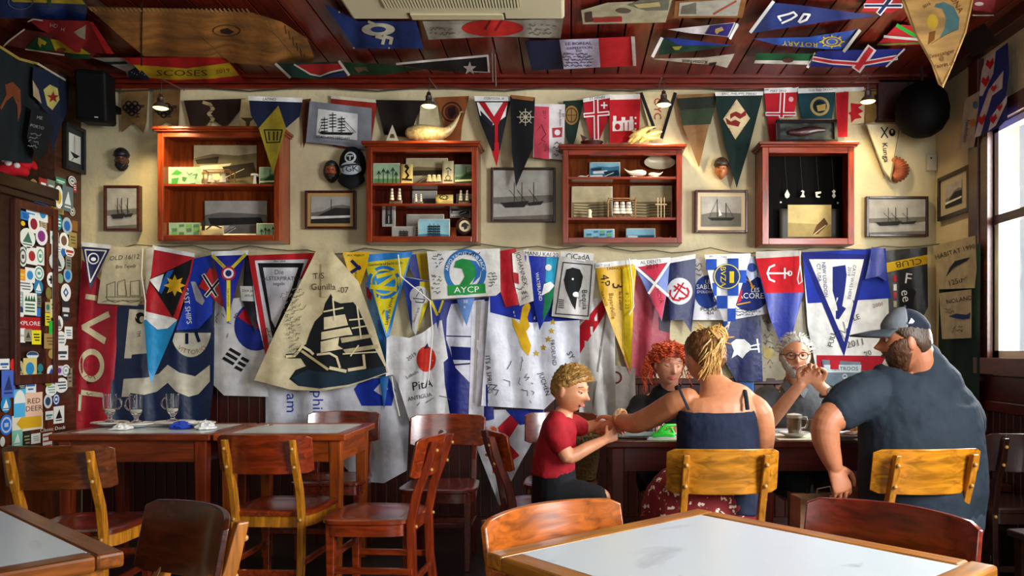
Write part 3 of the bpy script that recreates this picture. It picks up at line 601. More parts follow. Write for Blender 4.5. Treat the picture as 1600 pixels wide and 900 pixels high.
lo('flag', 'large white flag with blue top and golden hawk and nine stars, covered in signatures', [(765,455),(905,425),(906,560),(902,590),(850,640),(752,634),(757,560)], '#d4d6e0', [('p', '#182a92', [(765,455),(905,425),(905,500),(830,504),(766,488)]), ('p', '#d2a418', [(800,496),(812,506),(816,480),(826,470),(829,480),(824,496),(828,510),(822,518),(830,540),(826,556),(816,546),(810,528),(801,508)], {'n': 'emblem'})] + [('p', '#b8961e', star(x, y, 5.5), {'n': 'star'}) for x, y in ((864,503),(862,517),(857,530),(849,543),(838,552))] + [('t', BK, 'FROEUND', 865,551,6,84), ('t', BK, 'JUCHEN', 851,600,7,72), ('t', '#222', 'ITS A SPRING', 764,585,7,86), ('t', BK, 'SY', 892,555,8,60), ('s', BK, 790,560,830,600,2,65), ('s', BK, 800,595,850,620,2,60), ('s', '#222', 772,585,800,625,2,70)], off=.06, amp=.012)
lo('flag', 'white flag with broad red diagonal band behind the boy', [(904,470),(960,462),(962,640),(950,660),(905,655)], '#cdc9c4', [('p', '#b81424', [(904,512),(945,464),(952,480),(904,556)]), ('l', '#8c8880', [(948,480),(925,640)], 3)], off=.035, amp=.02, wl=34)
lo('flag', 'grey brown cloth with dark red curl behind the table', [(952,570),(992,575),(994,660),(955,660)], '#8d857c', [('r', '#5a1414', 962,590,10,3)], off=.03)
lo('flag', 'dusty red flag hanging behind the red-haired woman', [(962,425),(1048,440),(1046,560),(1020,590),(985,588),(975,560)], '#a03444', [('p', '#5a5860', [(1028,470),(1050,480),(1046,520),(1030,516)])], off=.025, amp=.014)
lo('flag', 'dark navy flag with white ostrich lying sideways', [(1133,498),(1188,490),(1192,596),(1150,596),(1130,560)], '#101c50', [('p', WH, [(1142,536),(1150,530),(1163,530),(1172,538),(1174,546),(1166,552),(1160,560),(1152,554),(1143,560),(1147,548)], {'n': 'emblem'}), ('l', WH, [(1172,541),(1186,538)], 2.4, {'n': 'emblem'}), ('l', WH, [(1172,546),(1186,545)], 2.4, {'n': 'emblem'}), ('l', WH, [(1183,530),(1186,550)], 2.6, {'n': 'emblem'})], off=.04)
lo('flag', 'blue cloth corner below the ostrich flag', [(1155,594),(1178,594),(1178,625),(1155,625)], '#2a66a8', off=.02)
lo('flag', 'mottled sand coloured chart cloth beside the anchor pennant', [(1186,480),(1260,470),(1262,590),(1190,596)], '#8a8068', [('s', '#4a4438', 1190,490,1212,580,9), ('p', '#a39058', [(1192,540),(1206,545),(1212,556),(1200,562),(1193,556)])], off=.02)
# ---- middle layer
lo('flag', 'big flag of blue, white and red with blue-edged white triangle holding a whale', [(1254,394),(1384,388),(1388,470),(1392,560),(1370,580),(1275,577),(1262,510)], '#d3d2cc', [('p', '#1a2f96', [(1254,394),(1384,388),(1386,424),(1392,466),(1262,474),(1257,430)]), ('p', '#a81626', [(1276,555),(1385,556),(1372,580),(1277,576)]), ('p', '#16206e', [(1252,394),(1358,398),(1319,557)]), ('p', '#d8d7cf', [(1264,405),(1350,405),(1319,534)]), ('p', '#16226c', [(1301,417),(1321,414),(1323,430),(1320,455),(1316,478),(1322,482),(1310,500),(1308,480),(1301,455)], {'n': 'emblem'}), ('t', '#16226c', 'CATE WAS HERE', 1331,441,5,100), ('t', '#16226c', '2019', 1327,424,5,100), ('t', '#16226c', 'NEW LONDON', 1289,437,5.4,86), ('t', '#16226c', 'CT, USA', 1280,426,5.4,86), ('t', '#555', '2011', 1337,536,10,-12), ('t', BK, 'FULL', 1300,530,8,-75), ('t', BK, 'LE', 1338,496,8,-20), ('t', '#8a6a4a', '2001', 1372,476,6,-14), ('t', '#444', '20', 1356,552,8,-20), ('l', '#666', [(1318,503),(1322,520),(1312,516),(1320,530)], 1)], off=.05, amp=.01, wl=70)
lo('flag', 'steel grey flag with pale ribbon and anchor beside the seated men', [(1284,562),(1345,566),(1338,612),(1310,625),(1290,600)], '#5a6a76', [('p', '#bcc8cc', [(1287,570),(1346,570),(1345,582),(1289,582)]), ('t', '#1c2830', 'MATROOS', 1320,576,6), ('r', '#bcc8cc', 1320,588,4,1.6), ('l', '#bcc8cc', [(1320,590),(1319,608)], 2.4)], off=.06)
lo('flag', 'black flag with yellow lettered bar and white chalk letters', [(1381,392),(1449,386),(1450,480),(1440,500),(1384,495)], '#121214', [('p', '#c8a41c', [(1384,411),(1449,398),(1449,412),(1384,426)]), ('t', '#3a2408', 'CLUB', 1420,411,9,171, {'sx': 1.3}), ('t', WH, 'F', 1419,435,16,8, {'sx': 1.1}), ('t', WH, 'ee', 1416,462,14,80)] + [('p', c_, rect(1396, y, 1401, y + 10)) for y, c_ in ((430,'#b02030'),(444,'#d8d8d0'),(456,'#b04040'),(470,'#b8b090'))], off=.03)
lo('pennant', 'plain blue pennant fold beside the yellow lettered bar', [(1362,386),(1381,388),(1384,410),(1386,440),(1372,432),(1352,436),(1358,410)], '#1e2c84', off=.09)
# ---- front row, left to right
lo('pennant', 'small navy pennant with white inner triangle and round crest, leftmost', [(127,382),(173,387),(141,452)], '#15184e', [('p', WH, [(127,378),(174,383),(173,389),(128,385)], {'n': 'hem'}), ('b', WH, [(133,390),(166,392),(141,441)], 2), ('c', WH, 146,404,9), ('c', '#15184e', 146,404,7), ('c', WH, 146,405,4,3)], off=.08)
lo('banner', 'cream cotton banner with ink drawing of houses on a barge', [(164,388),(230,384),(226,462),(215,478),(152,474),(158,430)], '#c9c0a2', [('t', '#555', 'OLD 16/12', 194,402,7,-4, {'sh': .2}), ('t', '#333', 'Bro Tejada', 196,416,5,-4, {'sh': .3})] + [('b', '#5a5548', q, 1, {'n': 'line_drawing'}) for q in ([(167,445),(180,440),(180,464),(167,464)], [(184,441),(195,437),(198,462),(184,462)], [(204,440),(218,438),(219,462),(204,462)])] + [('l', '#5a5548', [(165,464),(222,464),(218,470),(170,470),(165,464)], 1), ('l', '#5a5548', [(160,472),(170,469),(180,473),(192,469),(205,473),(218,470)], .9)], off=.06, amp=.006)
ant = [('p', '#101014', [(300,405),(296,428),(270,496),(233,437)]), ('p', '#1c5aa8', [(272,421),(252,460),(246,452),(262,424)]), ('p', WH, [(233,437),(256,428),(248,456)]), ('p', '#e0b020', star(273,446,17,8,.55)), ('p', WH, [(225,486),(272,497),(277,500),(230,500)])]
lo('flag', 'red flag with black wedge, blue and white bands and golden sun', [(240,385),(304,400),(298,430),(278,500),(226,488),(224,470)], '#ac1622', ant + [('p', WH, [(238,383),(304,396),(304,402),(240,390)], {'n': 'hem'}), ('p', '#c9c4b8', [(228,388),(241,386),(236,430),(228,460)])], off=.1, amp=.01)
lo('pennant', 'shiny light blue pennant with white top hanging from the sun flag', [(225,497),(277,501),(270,520),(240,590),(236,600),(231,575)], '#1f93cf', [('p', WH, [(225,496),(277,500),(262,513),(246,515),(234,505)], {'n': 'hem'})], off=.12, amp=.012)
lo('flag', 'royal blue flag with white lettering running down', [(300,405),(332,398),(333,440),(332,490),(310,514),(275,516),(290,470)], '#1a3ab0', [('t', WH, 'FAST SHIPS', 293,478,8,84), ('p', '#a8a8b0', [(298,440),(305,440),(320,470),(316,477),(306,470)])], off=.07)
lo('pennant', 'red pennant with black and white cross left of the yellow Y', [(328,418),(345,428),(350,480),(343,476),(326,458),(310,448)], '#bc1c20', [('l', WH, [(318,430),(338,462)], 6), ('l', WH, [(342,438),(322,462)], 6), ('l', BK, [(318,430),(338,462)], 3), ('l', BK, [(342,438),(322,462)], 3)], off=.08)
lo('flag', 'white flag with red and blue disc and black bars, covered in signatures', [(336,470),(398,462),(440,520),(440,600),(420,620),(350,618),(332,600)], '#cacaca', [('p', '#18287e', circ(400,510,34,38)), ('p', '#b01824', [(372,495),(385,478),(405,474),(420,486),(432,500),(420,520),(400,512),(384,504)])] + [('p', BK, [(p[0] + dx, p[1] + dy) for p in ((360,543),(377,553),(374,557),(357,547))]) for dx, dy in ((0, 0), (-5, 7), (-10, 14))] + [('p', BK, [(p[0] + dx, p[1] + dy) for p in ((379,557),(390,563),(387,567),(376,561))]) for dx, dy in ((0, 0), (-5, 7), (-10, 14))] + [('s', '#333', 340,480,366,520,4,90), ('s', '#444', 334,500,348,560,2,84), ('p', '#111', [(420,470),(440,455),(440,560),(428,540)])], off=.05, amp=.012)
lo('pennant', 'blue pennant with yellow Y ribbon and red ringed crest', [(331,397),(386,395),(372,440),(362,475),(357,505),(350,480),(340,430)], '#141f8c', [('p', WH, [(330,393),(388,391),(387,398),(331,400)], {'n': 'hem'}), ('l', '#c8bc28', [(333,400),(357,424)], 5), ('l', '#c8bc28', [(383,398),(357,424)], 5), ('l', '#c8bc28', [(357,424),(357,500)], 6), ('c', '#b02028', 357,427,11), ('c', '#e4e0e4', 357,427,8), ('c', '#1c2860', 357,427,5), ('t', '#333', 'CYPRUS', 345,412,3,45), ('t', '#333', 'Capt of the yacht', 357,465,2.8,90)], off=.12)
lo('flag', 'dark navy flag with white name card beside the Y ribbon', [(383,398),(404,402),(402,450),(400,520),(378,470)], '#12141f', [('p', '#dcdcd8', [(375,447),(400,447),(399,471),(377,470)]), ('t', '#222', 'Dirk Jan', 388,454,4), ('t', '#222', 'RYUM', 390,462,3.4)], off=.07)
lo('pennant', 'white pennant with red edge and black inner triangle', [(390,400),(490,396),(470,440),(428,560),(420,575),(402,500)], '#c8c8ce', [('p', '#b01a22', [(388,399),(492,395),(489,402),(474,436),(468,436),(482,405),(398,407),(420,540),(420,572),(414,552)], {'n': 'border'}), ('p', BK, [(403,411),(475,411),(463,450),(430,530),(426,530)]), ('p', '#c4c4cc', [(411,418),(466,418),(456,450),(430,512),(424,500)]), ('t', '#444', 'Die', 436,425,7), ('t', '#333', 'ALSTERPIRATEN', 440,435,5.6), ('t', '#333', 'segeln', 436,443,5), ('t', '#333', 'Ahoi 2014', 437,408,3), ('s', '#444', 408,510,430,550,4)], off=.08, amp=.012)
# the tall ship pennant
sm = '#14181c'
gun = [('p', sm, [(517,459),(522,470),(532,474),(552,472),(560,482),(572,510),(586,545),(600,570),(603,582),(575,592),(545,601),(500,607),(466,603),(452,592),(462,578),(478,572),(470,560),(450,560),(446,553),(462,552),(464,545),(478,538),(484,520),(492,502),(504,490),(508,474)]),
  ('p', '#1c3040', [(456,590),(480,578),(510,582),(560,580),(602,572),(604,582),(575,592),(545,601),(500,607),(466,602)]), ('p', CR, [(506,496),(539,491),(544,508),(506,515)], {'n': 'sail'}), ('p', CR, [(502,519),(546,511),(551,523),(540,524),(502,531)], {'n': 'sail'}), ('p', CR, [(501,534),(530,527),(528,540),(536,545),(501,551)], {'n': 'sail'}), ('p', '#b8aa84', [(532,528),(580,522),(582,527),(534,536)], {'n': 'sail'}), ('p', '#b8aa84', [(536,546),(590,538),(592,544),(540,552)], {'n': 'sail'}),
  ('l', CR, [(506,487),(536,481)], 2.4), ('l', CR, [(546,500),(566,498)], 2.2), ('l', CR, [(550,513),(574,509)], 2.2), ('l', CR, [(520,466),(523,500)], 2.4), ('l', CR, [(558,478),(564,528)], 2.4), ('l', CR, [(496,554),(515,552),(526,558),(531,574)], 3.4), ('l', CR, [(448,557),(460,556),(468,547),(472,541),(484,548),(489,553)], 4), ('l', '#b8a878', [(472,549),(512,577)], 4), ('l', CR, [(516,575),(540,580)], 5), ('l', CR, [(545,578),(570,574)], 5), ('l', CR, [(568,555),(570,575)], 4), ('l', CR, [(548,556),(556,545),(560,540)], 2), ('l', CR, [(536,553),(588,550)], 2),
  ('p', '#c8bb95', [(502,412),(516,410),(514,464),(502,464)]), ('t', '#3a1e16', 'T/S', 498,431,9,-4), ('t', '#3a1e16', 'Gunilla', 505,448,9.5), ('t', '#3a1e16', '-07', 536,453,9)]
gun += [('s', '#6a6250', 440 + 4 * k_, 470 + 22 * k_, 480 - 4 * k_, 490 + 22 * k_, 3, -28) for k_ in range(-1, 4)]
lo('pennant', 'large cream sailcloth pennant painted with a black three-masted ship in heavy sea', [(492,396),(500,380),(515,380),(522,396),(560,440),(585,510),(607,582),(575,594),(545,604),(500,611),(455,609),(397,594),(430,520),(470,440)], '#cfc29c', gun, off=.16, kind='cloth', amp=.01, wl=80)
lo('pennant', 'yellow pennant with navy letter Y', [(535,394),(578,394),(572,420),(558,462),(552,452)], '#dcb010', [('t', '#222', 'W.V. VRIJBUIT', 556,399,3), ('l', '#16184a', [(550,408),(562,420)], 5), ('l', '#16184a', [(547,427),(562,417)], 5), ('t', '#333', 'BRAKMAN', 556,436,3.5,90)], off=.1)
lo('pennant', 'pale blue flag strip and red patch behind the ringed pennant', [(570,440),(600,450),(590,540),(582,520)], '#6a9ac0', [('p', '#b02030', [(572,448),(582,452),(580,470),(573,464)])], off=.04)
lo('pennant', 'yellow and blue pennant with blue ring and crossed bar', [(566,398),(645,393),(622,470),(606,535),(598,510),(580,450)], '#1f78c0', [('p', '#c8b818', [(570,410),(640,402),(622,458),(604,522),(590,480)]), ('r', '#1c6cb4', 600,441,26,5), ('c', '#2a86c4', 600,441,18), ('l', '#c8b818', [(580,448),(618,452)], 7), ('l', '#c8b818', [(590,432),(620,424)], 6), ('l', '#c8b818', [(592,448),(616,432)], 6), ('t', '#333', 'Gaasterland Jacht Club', 602,412,4,-4), ('t', '#223', 'Langweer', 600,424,3.4,-4), ('t', '#333', 'Langs de Wind', 608,486,5,-78), ('s', '#333', 585,478,600,500,2,60)], off=.09, amp=.012)
lo('pennant', 'blue pennant strip hanging low to the table behind the shirt', [(590,500),(606,500),(612,560),(600,640),(594,600)], '#1c6ab4', off=.06)
lo('pennant', 'blue and yellow pennant with white disc showing a sail boat', [(628,432),(672,440),(668,470),(650,525),(643,515)], '#18308c', [('p', '#c0b020', [(656,440),(673,440),(668,475),(652,520)]), ('p', '#cfcdc8', [(643,470),(660,476),(650,525),(644,515)]), ('c', '#d2d2d4', 655,462,15), ('l', '#222', [(646,466),(664,468),(661,473),(650,472),(646,466)], 1.4), ('l', '#222', [(650,464),(658,451),(663,466)], 1), ('t', '#333', 'Good luck', 650,492,4,-70)], off=.08)
lo('pennant', 'mustard and navy pennant left of the round club flag', [(640,398),(672,395),(668,440),(655,445),(640,420)], '#1c2c80', [('p', '#b89820', [(650,396),(672,395),(668,440),(658,440)]), ('p', WH, [(628,432),(668,438),(668,443),(628,437)], {'n': 'hem'})], off=.06)
ay = [('r', '#2a6aa8', 727,425,33,8,36), ('p', '#1f7d3a', [(709,418),(712,408),(722,404),(734,406),(746,416),(744,430),(734,444),(718,446),(726,432),(722,420)]), ('p', '#2a62a8', [(734,406),(744,408),(752,420),(750,432),(738,444),(744,428),(742,416)]), ('p', '#1f8a3c', [(699,446),(758,443),(759,458),(700,462)]), ('t', WH, 'AYCP', 729,452.5,9,-2, {'sx': 1.2}), ('t', WH, 'ARVO YACHT CLUB PACK', 727,425,5, 0, {'arc': 29}), ('s', '#333', 674,396,694,420,4), ('s', '#333', 674,428,692,460,5), ('s', '#333', 762,425,779,448,5), ('s', '#333', 720,393,760,400,1)]
lo('flag', 'white signed flag with blue ring, green leaf sail and green lettered bar', [(667,393),(781,388),(782,456),(775,462),(674,468)], '#d6d6d2', ay, off=.14, amp=.006, wl=90)
lo('pennant', 'small pale blue pennant peeking out below the round club flag', [(713,466),(742,464),(729,510)], '#5a82c0', [('t', WH, '30', 727,471,5), ('t', WH, 'R', 726,480,4)], off=.08)
lo('pennant', 'blue and yellow knotted pennant over the shirt shoulder', [(672,470),(694,468),(688,492),(684,515),(680,492)], '#1c3a9c', [('l', '#c8b820', [(674,471),(683,492)], 4), ('l', '#c8b820', [(692,470),(686,488)], 3)], off=.15)
shirt_o = [(604,528),(612,524),(640,528),(660,520),(684,502),(690,500),(700,560),(693,566),(695,600),(704,655),(640,658),(622,600),(614,585),(603,588)]
lo('shirt', 'white signed sleeveless shirt with red round print hung in front of the flags', shirt_o, '#d2d2d4', [('c', '#c02a1c', 666,561,15,20), ('p', '#1c1c40', [(662,545),(668,536),(670,544)]), ('t', '#222', '2019', 643,557,6,-35), ('t', BK, 'PitA', 659,601,13,-12, {'sh': .1}), ('t', '#333', 'ANTIGUA', 656,620,6,-12), ('t', '#444', 'Lobelle', 644,585,5,-28), ('s', '#222', 648,626,672,640,1,-12), ('s', '#555', 676,600,690,650,2,80)], off=.12, amp=.014, wl=30, kind='cloth')
lo('pennant', 'plain red flag right of the round club flag', [(781,392),(806,388),(812,440),(812,476),(790,480),(780,450)], '#b01420', off=.08)
lo('pennant', 'white signed pennant with small red patch', [(800,396),(826,388),(834,470),(812,478),(803,440)], '#cfcac4', [('t', '#333', 'JOHANNEX', 815,420,7,76), ('p', '#a02024', [(801,425),(810,427),(811,444),(803,442)]), ('s', '#444', 806,446,828,470,3,-10)], off=.1)
lo('pennant', 'blue pennant with light blue and green bands and white sail', [(819,396),(873,397),(868,440),(860,480),(843,516),(835,480)], '#1830a4', [('p', WH, [(818,391),(874,394),(873,402),(819,399)], {'n': 'hem'}), ('t', '#222', 'MANU KAI 20', 846,397,6,3), ('p', '#2e9cc0', [(854,402),(873,403),(868,440),(862,446),(852,440)]), ('p', '#0f6a44', [(852,440),(868,448),(860,480),(848,502)]), ('p', WH, [(846,462),(850,444),(860,440),(867,446),(858,456)]), ('t', WH, 'WATERLAND', 842,448,5,82), ('c', WH, 857,418,5)], off=.11)
lo('flag', 'silver grey flag with framed black whale', [(874,400),(932,408),(926,470),(920,500),(862,494),(866,450)], '#b5b3ae', [('b', '#222', [(880,410),(925,414),(919,494),(868,490)], 1.6), ('p', BK, [(885,421),(895,418),(906,421),(911,432),(908,448),(902,462),(899,484),(893,474),(884,452),(881,438)], {'n': 'emblem'}), ('c', WH, 900,460,5,4), ('c', WH, 895,436,1.6), ('t', BK, 'Bequia', 914,468,8,88), ('t', '#444', 'Jerry Whal', 906,468,3.6,88)] + [('l', '#333', [(873,468 + 3 * j), (881,469 + 3 * j)], 1.3) for j in range(5)], off=.12)
lo('banner', 'white strip lettered in black above the whale flag', [(876,392),(928,396),(927,410),(876,404)], '#d4d2ca', [('t', BK, 'CiCadA', 903,401,8,4)], off=.13, amp=.003)
lo('pennant', 'long yellow pennant with brown writing', [(930,414),(995,410),(990,470),(987,560),(985,582),(976,560),(958,515),(938,460)], '#d2a414', [('p', WH, [(930,411),(995,405),(995,412),(930,419)], {'n': 'hem'}), ('t', '#222', 'OCT 2018', 942,415,3.4,-3), ('t', '#4a2a08', 'TABASCO', 961,419,4,-3), ('t', '#3a2410', '4P', 946,438,13,80), ('t', '#3a2410', '3', 966,446,17,80), ('t', '#6a4410', 'Bayardville', 957,478,6.5,84), ('t', '#4a2a08', 'ORANGE', 944,467,4,70), ('t', '#4a2a08', 'Ile d oleron', 970,470,4.4,86), ('p', '#dcc01c', [(972,420),(992,414),(988,500),(985,575),(974,540)]), ('l', '#8a6a10', [(972,420),(976,540)], 1), ('t', '#8a6a10', '83 S 23', 980,470,6,88)], off=.13, amp=.014, wl=40)
lo('pennant', 'pink and blue quartered pennant with white diagonal cross', [(989,410),(1047,404),(1043,450),(1034,502),(1022,480),(1004,440)], '#5a70b0', [('p', WH, [(988,407),(1048,402),(1047,411),(990,418)], {'n': 'hem'}), ('t', '#222', 'AL DENTE', 1017,409,5,-5), ('p', '#c03048', [(997,417),(1045,410),(1025,440)]), ('p', '#c8485e', [(1025,442),(1040,462),(1034,500),(1020,474),(1014,456)]), ('l', WH, [(994,418),(1044,462)], 4), ('l', WH, [(1045,411),(1014,458)], 4), ('t', '#7a1428', '2019', 1019,416,7,-6), ('t', '#7a1428', 'HCVA', 1031,462,6,72)], off=.14)
anch = lambda x, y, s, c, r=0: [('l', c, [(x + s * (u * math.cos(r) - v * math.sin(r)), y + s * (u * math.sin(r) + v * math.cos(r))) for u, v in pts], w_, {'n': 'emblem'}) for pts, w_ in (([(0, -1), (0, 1)], 2.6), ([(-.45, -.6), (.45, -.6)], 2.6), ([(-.75, .35), (-.55, .8), (0, 1), (.55, .8), (.75, .35)], 2.8))]
lo('pennant', 'navy flag with red crossed anchors in a white disc', [(1043,409),(1087,402),(1086,470),(1080,520),(1068,500),(1045,500)], '#121c4e', [('p', WH, [(1043,404),(1087,397),(1087,404),(1043,412)], {'n': 'hem'}), ('c', '#dcdce0', 1062,455,20,21)] + anch(1060,455,15,'#b01c28',.55) + anch(1064,455,13,'#b01c28',-.9), off=.1)
lo('flag', 'white regatta flag with blue disc, orange arrow and lettering', [(1083,404),(1200,400),(1200,490),(1140,500),(1081,500)], '#c8c8ce', [('c', '#1c3a86', 1106,456,21,26), ('c', '#1a2c70', 1172,458,30,28), ('t', WH, 'LES', 1108,440,6), ('t', WH, 'SABLES', 1104,448,7), ('t', WH, "D'OLONNE", 1104,456,4), ('t', WH, 'LES', 1180,453,6.5), ('t', WH, 'ACORES', 1176,462,8.5), ('l', '#d09020', [(1162,434),(1172,440),(1176,448)], 2.2), ('p', '#d09020', [(1172,446),(1180,446),(1176,452)]), ('l', '#d09020', [(1152,476),(1172,472)], 2), ('p', '#b02030', [(1152,458),(1160,452),(1158,470),(1152,474)]), ('t', BK, 'POLAR', 1108,483,6), ('t', '#333', '434', 1110,489,5), ('s', '#333', 1140,480,1195,494,3), ('s', '#333', 1086,410,1098,432,3)], off=.06)
chk = []
for r_ in range(6):
    for c_ in range(4):
        x0_ = 1103 + c_ * 17; w_ = 17
        yy = 402 + r_ * 20; sh_ = r_ * 5.6
        a0, a1 = max(1102 + sh_, x0_), min(1172 - sh_, x0_ + w_)
        if (r_ + c_) % 2 == 0 and a1 - a0 > 3: chk.append(('p', '#1c46a0', [(a0, yy), (a1, yy), (a1, yy + 20), (a0 + (2 if a0 > x0_ else 0), yy + 20)]))
lo('pennant', 'blue and white checkered pennant with gold castle in a blue disc', [(1101,402),(1173,400),(1158,450),(1137,517),(1130,500),(1112,450)], '#d6d8de', chk + [('p', WH, [(1101,398),(1173,396),(1172,403),(1102,405)], {'n': 'hem'}), ('t', '#333', 'MY TC Duku', 1122,401,3.4), ('c', '#15306c', 1136,432,21,20), ('r', '#c9c060', 1136,432,20.5,1.5,19.5), ('t', '#d8c020', 'BVZA', 1130,432,8,90, {'sx': 1.1}), ('p', '#d8c020', [(1140,424),(1147,424),(1147,442),(1140,442)])], off=.12, amp=.01)
lo('pennant', 'red over navy flag with white anchor lying sideways', [(1180,402),(1250,398),(1256,456),(1236,530),(1224,546),(1204,500)], '#1c2f90', [('p', '#b8121e', [(1180,402),(1250,398),(1256,457),(1196,458)]), ('p', '#b9b3a8', [(1181,393),(1248,391),(1249,400),(1181,404)], {'n': 'hem'})] + anch(1216,427,17,WH,PI / 2) + [('r', WH, 1234,427,4,1.6)], off=.1, amp=.014)
lo('pennant', 'small grey and blue crest pennant behind the checkered one', [(1160,402),(1184,400),(1186,430),(1172,440),(1164,425)], '#7e8698', [('c', '#1c3470', 1175,418,7)], off=.09)
# toggles and loose lines
for i, (pts, lab) in enumerate([([(622,398),(626,432),(672,470),(676,520),(671,575),(668,604)], 'thin white cord with knot hanging in front of the signed shirt'), ([(612,588),(615,610),(622,640),(624,650)], 'white cord with metal ring beside the signed shirt'), ([(983,404),(988,440),(990,480),(983,492)], 'white loop of cord over the yellow pennant'), ([(223,388),(221,430),(227,470),(226,500)], 'white cord at the edge of the sun flag'), ([(1250,392),(1250,412),(1253,440),(1248,444),(1246,436),(1250,414)], 'white cord loop beside the sideways anchor')]):
    tag(MB().tube([P(a, b_, D - .2) for a, b_ in pts], .004, 6).build('cord', mat('plain', '#d8d6cc', .6), smooth=True), lab, 'cord')
# ================================================================ flags and skins pinned under the ceiling
GC = 'flags pinned under the ceiling'
def ce(name, label, outline, col, art=(), off=.03, kind='cloth', cat=None, **k):
    return flag(name, label, cat or ('pennant' if 'pennant' in name else ('poster' if 'poster' in name else 'flag')), outline, col, art, surf=on_ceil, off=off, kind=kind, group=None if cat else GC, amp=k.pop('amp', .008), wl=k.pop('wl', 60), **k)
def hide_piece():
    o = ce('leather_hide', 'large brown leather skin laced under the ceiling', [(136,10),(220,12),(300,14),(395,20),(440,34),(480,60),(492,92),(482,102),(430,104),(360,98),(350,90),(225,88),(180,50)], '#986224', [('r', '#3a2010', 354,48,22,2,9), ('p', '#241408', [(344,47),(356,44),(366,50),(358,54),(346,52)], {'n': 'brand_mark'}), ('l', '#241408', [(222,4),(221,60),(221,102)], 2.4, {'n': 'lacing'}), ('l', '#8a6a34', [(290,30),(330,70),(350,90)], 1.2, {'n': 'seam'}), ('l', '#8a6a34', [(420,40),(455,80),(470,98)], 1.2, {'n': 'seam'})] + [('l', '#a08454', [(140 + 7 * j, 13 + .03 * j), (144 + 7 * j, 17 + .06 * j)], 2.2, {'n': 'fringe'}) for j in range(36)] + [('l', '#4a3014', [(445 + 6 * j, 40 + 9 * j), (447 + 6 * j, 52 + 9 * j)], 2, {'n': 'fringe'}) for j in range(6)], kind='leather', cat='leather hide', off=.05, amp=.014, wl=110)
hide_piece()
ce('flag', 'blue flag with yellow edge and faint round seal in the top left corner', [(0,0),(132,0),(137,12),(133,32),(90,30),(0,28)], '#16306a', [('p', '#b8a428', [(18,0),(128,0),(134,7),(90,5),(20,3)]), ('r', '#5a6a80', 32,3,20,2,12), ('p', '#2a5a3a', [(74,0),(80,0),(79,12),(75,8)])], kind='satin')
ce('flag', 'red flag with white letters and a pale shark fin', [(44,30),(140,33),(160,60),(178,84),(118,82),(80,55),(60,44)], '#8a1018', [('p', '#8d8470', [(115,50),(134,39),(133,62),(124,58)], {'n': 'emblem'}), ('t', '#b8a8a0', 'HD', 84,40,6,8), ('t', '#b8a8a0', 'H', 98,46,6,8), ('p', '#c01820', [(140,35),(145,34),(178,84),(166,84)]), ('l', '#c8b8b0', [(44,34),(52,30),(66,32)], 2)], off=.06)
ce('flag', 'maroon flag with green and yellow panels and a gold arrow', [(6,70),(38,46),(75,52),(120,66),(150,84),(142,92),(110,92),(60,80)], '#5e1c18', [('p', '#0f4a28', [(40,76),(58,57),(78,60),(85,79),(60,80)]), ('p', '#b8a428', [(79,61),(110,64),(142,85),(115,84),(86,79)]), ('p', '#c8b830', [(60,58),(73,66),(70,71),(65,68),(63,75),(59,68)], {'n': 'emblem'}), ('p', '#0f4a28', [(100,84),(142,86),(140,92),(112,92)]), ('c', '#7a3a20', 96,78,7,3), ('l', '#cfc4b0', [(6,72),(14,64),(38,46)], 2.4), ('l', '#cfc4b0', [(40,77),(100,86)], 2)], off=.05)
ce('flag', 'white, black and star-spangled navy flag beside the red and yellow one', [(142,90),(190,90),(212,100),(236,124),(200,122),(196,112),(165,97)], '#9a9890', [('p', '#14141a', [(160,97),(196,96),(200,100),(172,101)]), ('p', '#121a3c', [(200,112),(214,104),(236,124),(201,123)])] + [('c', '#c8c8c8', 206 + 4 * j, 113 + 2 * (j % 3), .7, {'n': 'star'}) for j in range(6)], off=.035)
ce('flag', 'red and yellow striped signed flag under the ceiling', [(191,90),(348,89),(362,100),(384,130),(237,130),(215,107)], '#b81218', [('p', '#c6a41a', [(208,101),(290,107),(352,99),(358,98),(374,118),(330,123),(270,125),(228,121)]), ('t', '#4a3a10', 'SCOSES', 284,114,9,0, {'sx': 1.8}), ('t', '#8a5a20', '2019', 348,111,6,-8, {'sx': 1.3})], off=.04)
ce('flag', 'small red, white, green and blue flag sagging with white hems', [(428,99),(534,96),(546,117),(520,121),(500,124),(470,122),(455,120)], '#0f3a30', [('p', '#b4181c', [(460,101),(533,99),(536,108),(515,112),(500,117),(485,115)]), ('l', '#d6d2c8', [(460,101),(485,116),(500,119),(516,113),(538,108)], 2.4, {'n': 'border'}), ('p', '#16245a', [(500,122),(530,113),(544,114),(540,120)]), ('l', '#d0c8bc', [(431,100),(453,121)], 4, {'n': 'hem'}), ('l', '#d0c8bc', [(530,96),(545,117)], 4, {'n': 'hem'})], off=.08)
ce('pennant', 'long dark green pennant with brown horseman', [(536,97),(600,100),(664,108),(600,117),(546,117)], '#0f3a1c', [('p', '#5a4a2a', [(553,105),(572,104),(576,112),(568,110),(560,114),(556,110)], {'n': 'emblem'})], off=.05)
ce('pennant', 'black pennant with white border and white star', [(618,100),(660,95),(764,85),(766,114),(700,112),(662,108)], '#0c0e14', [('l', WH, [(620,100),(660,96),(762,87)], 3.4, {'n': 'border'}), ('l', WH, [(762,87),(764,113)], 3, {'n': 'border'}), ('l', '#b8b8b4', [(764,113),(738,112)], 1.6, {'n': 'border'}), ('p', '#b8b4b0', star(734,107,11,5,.42), {'n': 'emblem'})], off=.07)
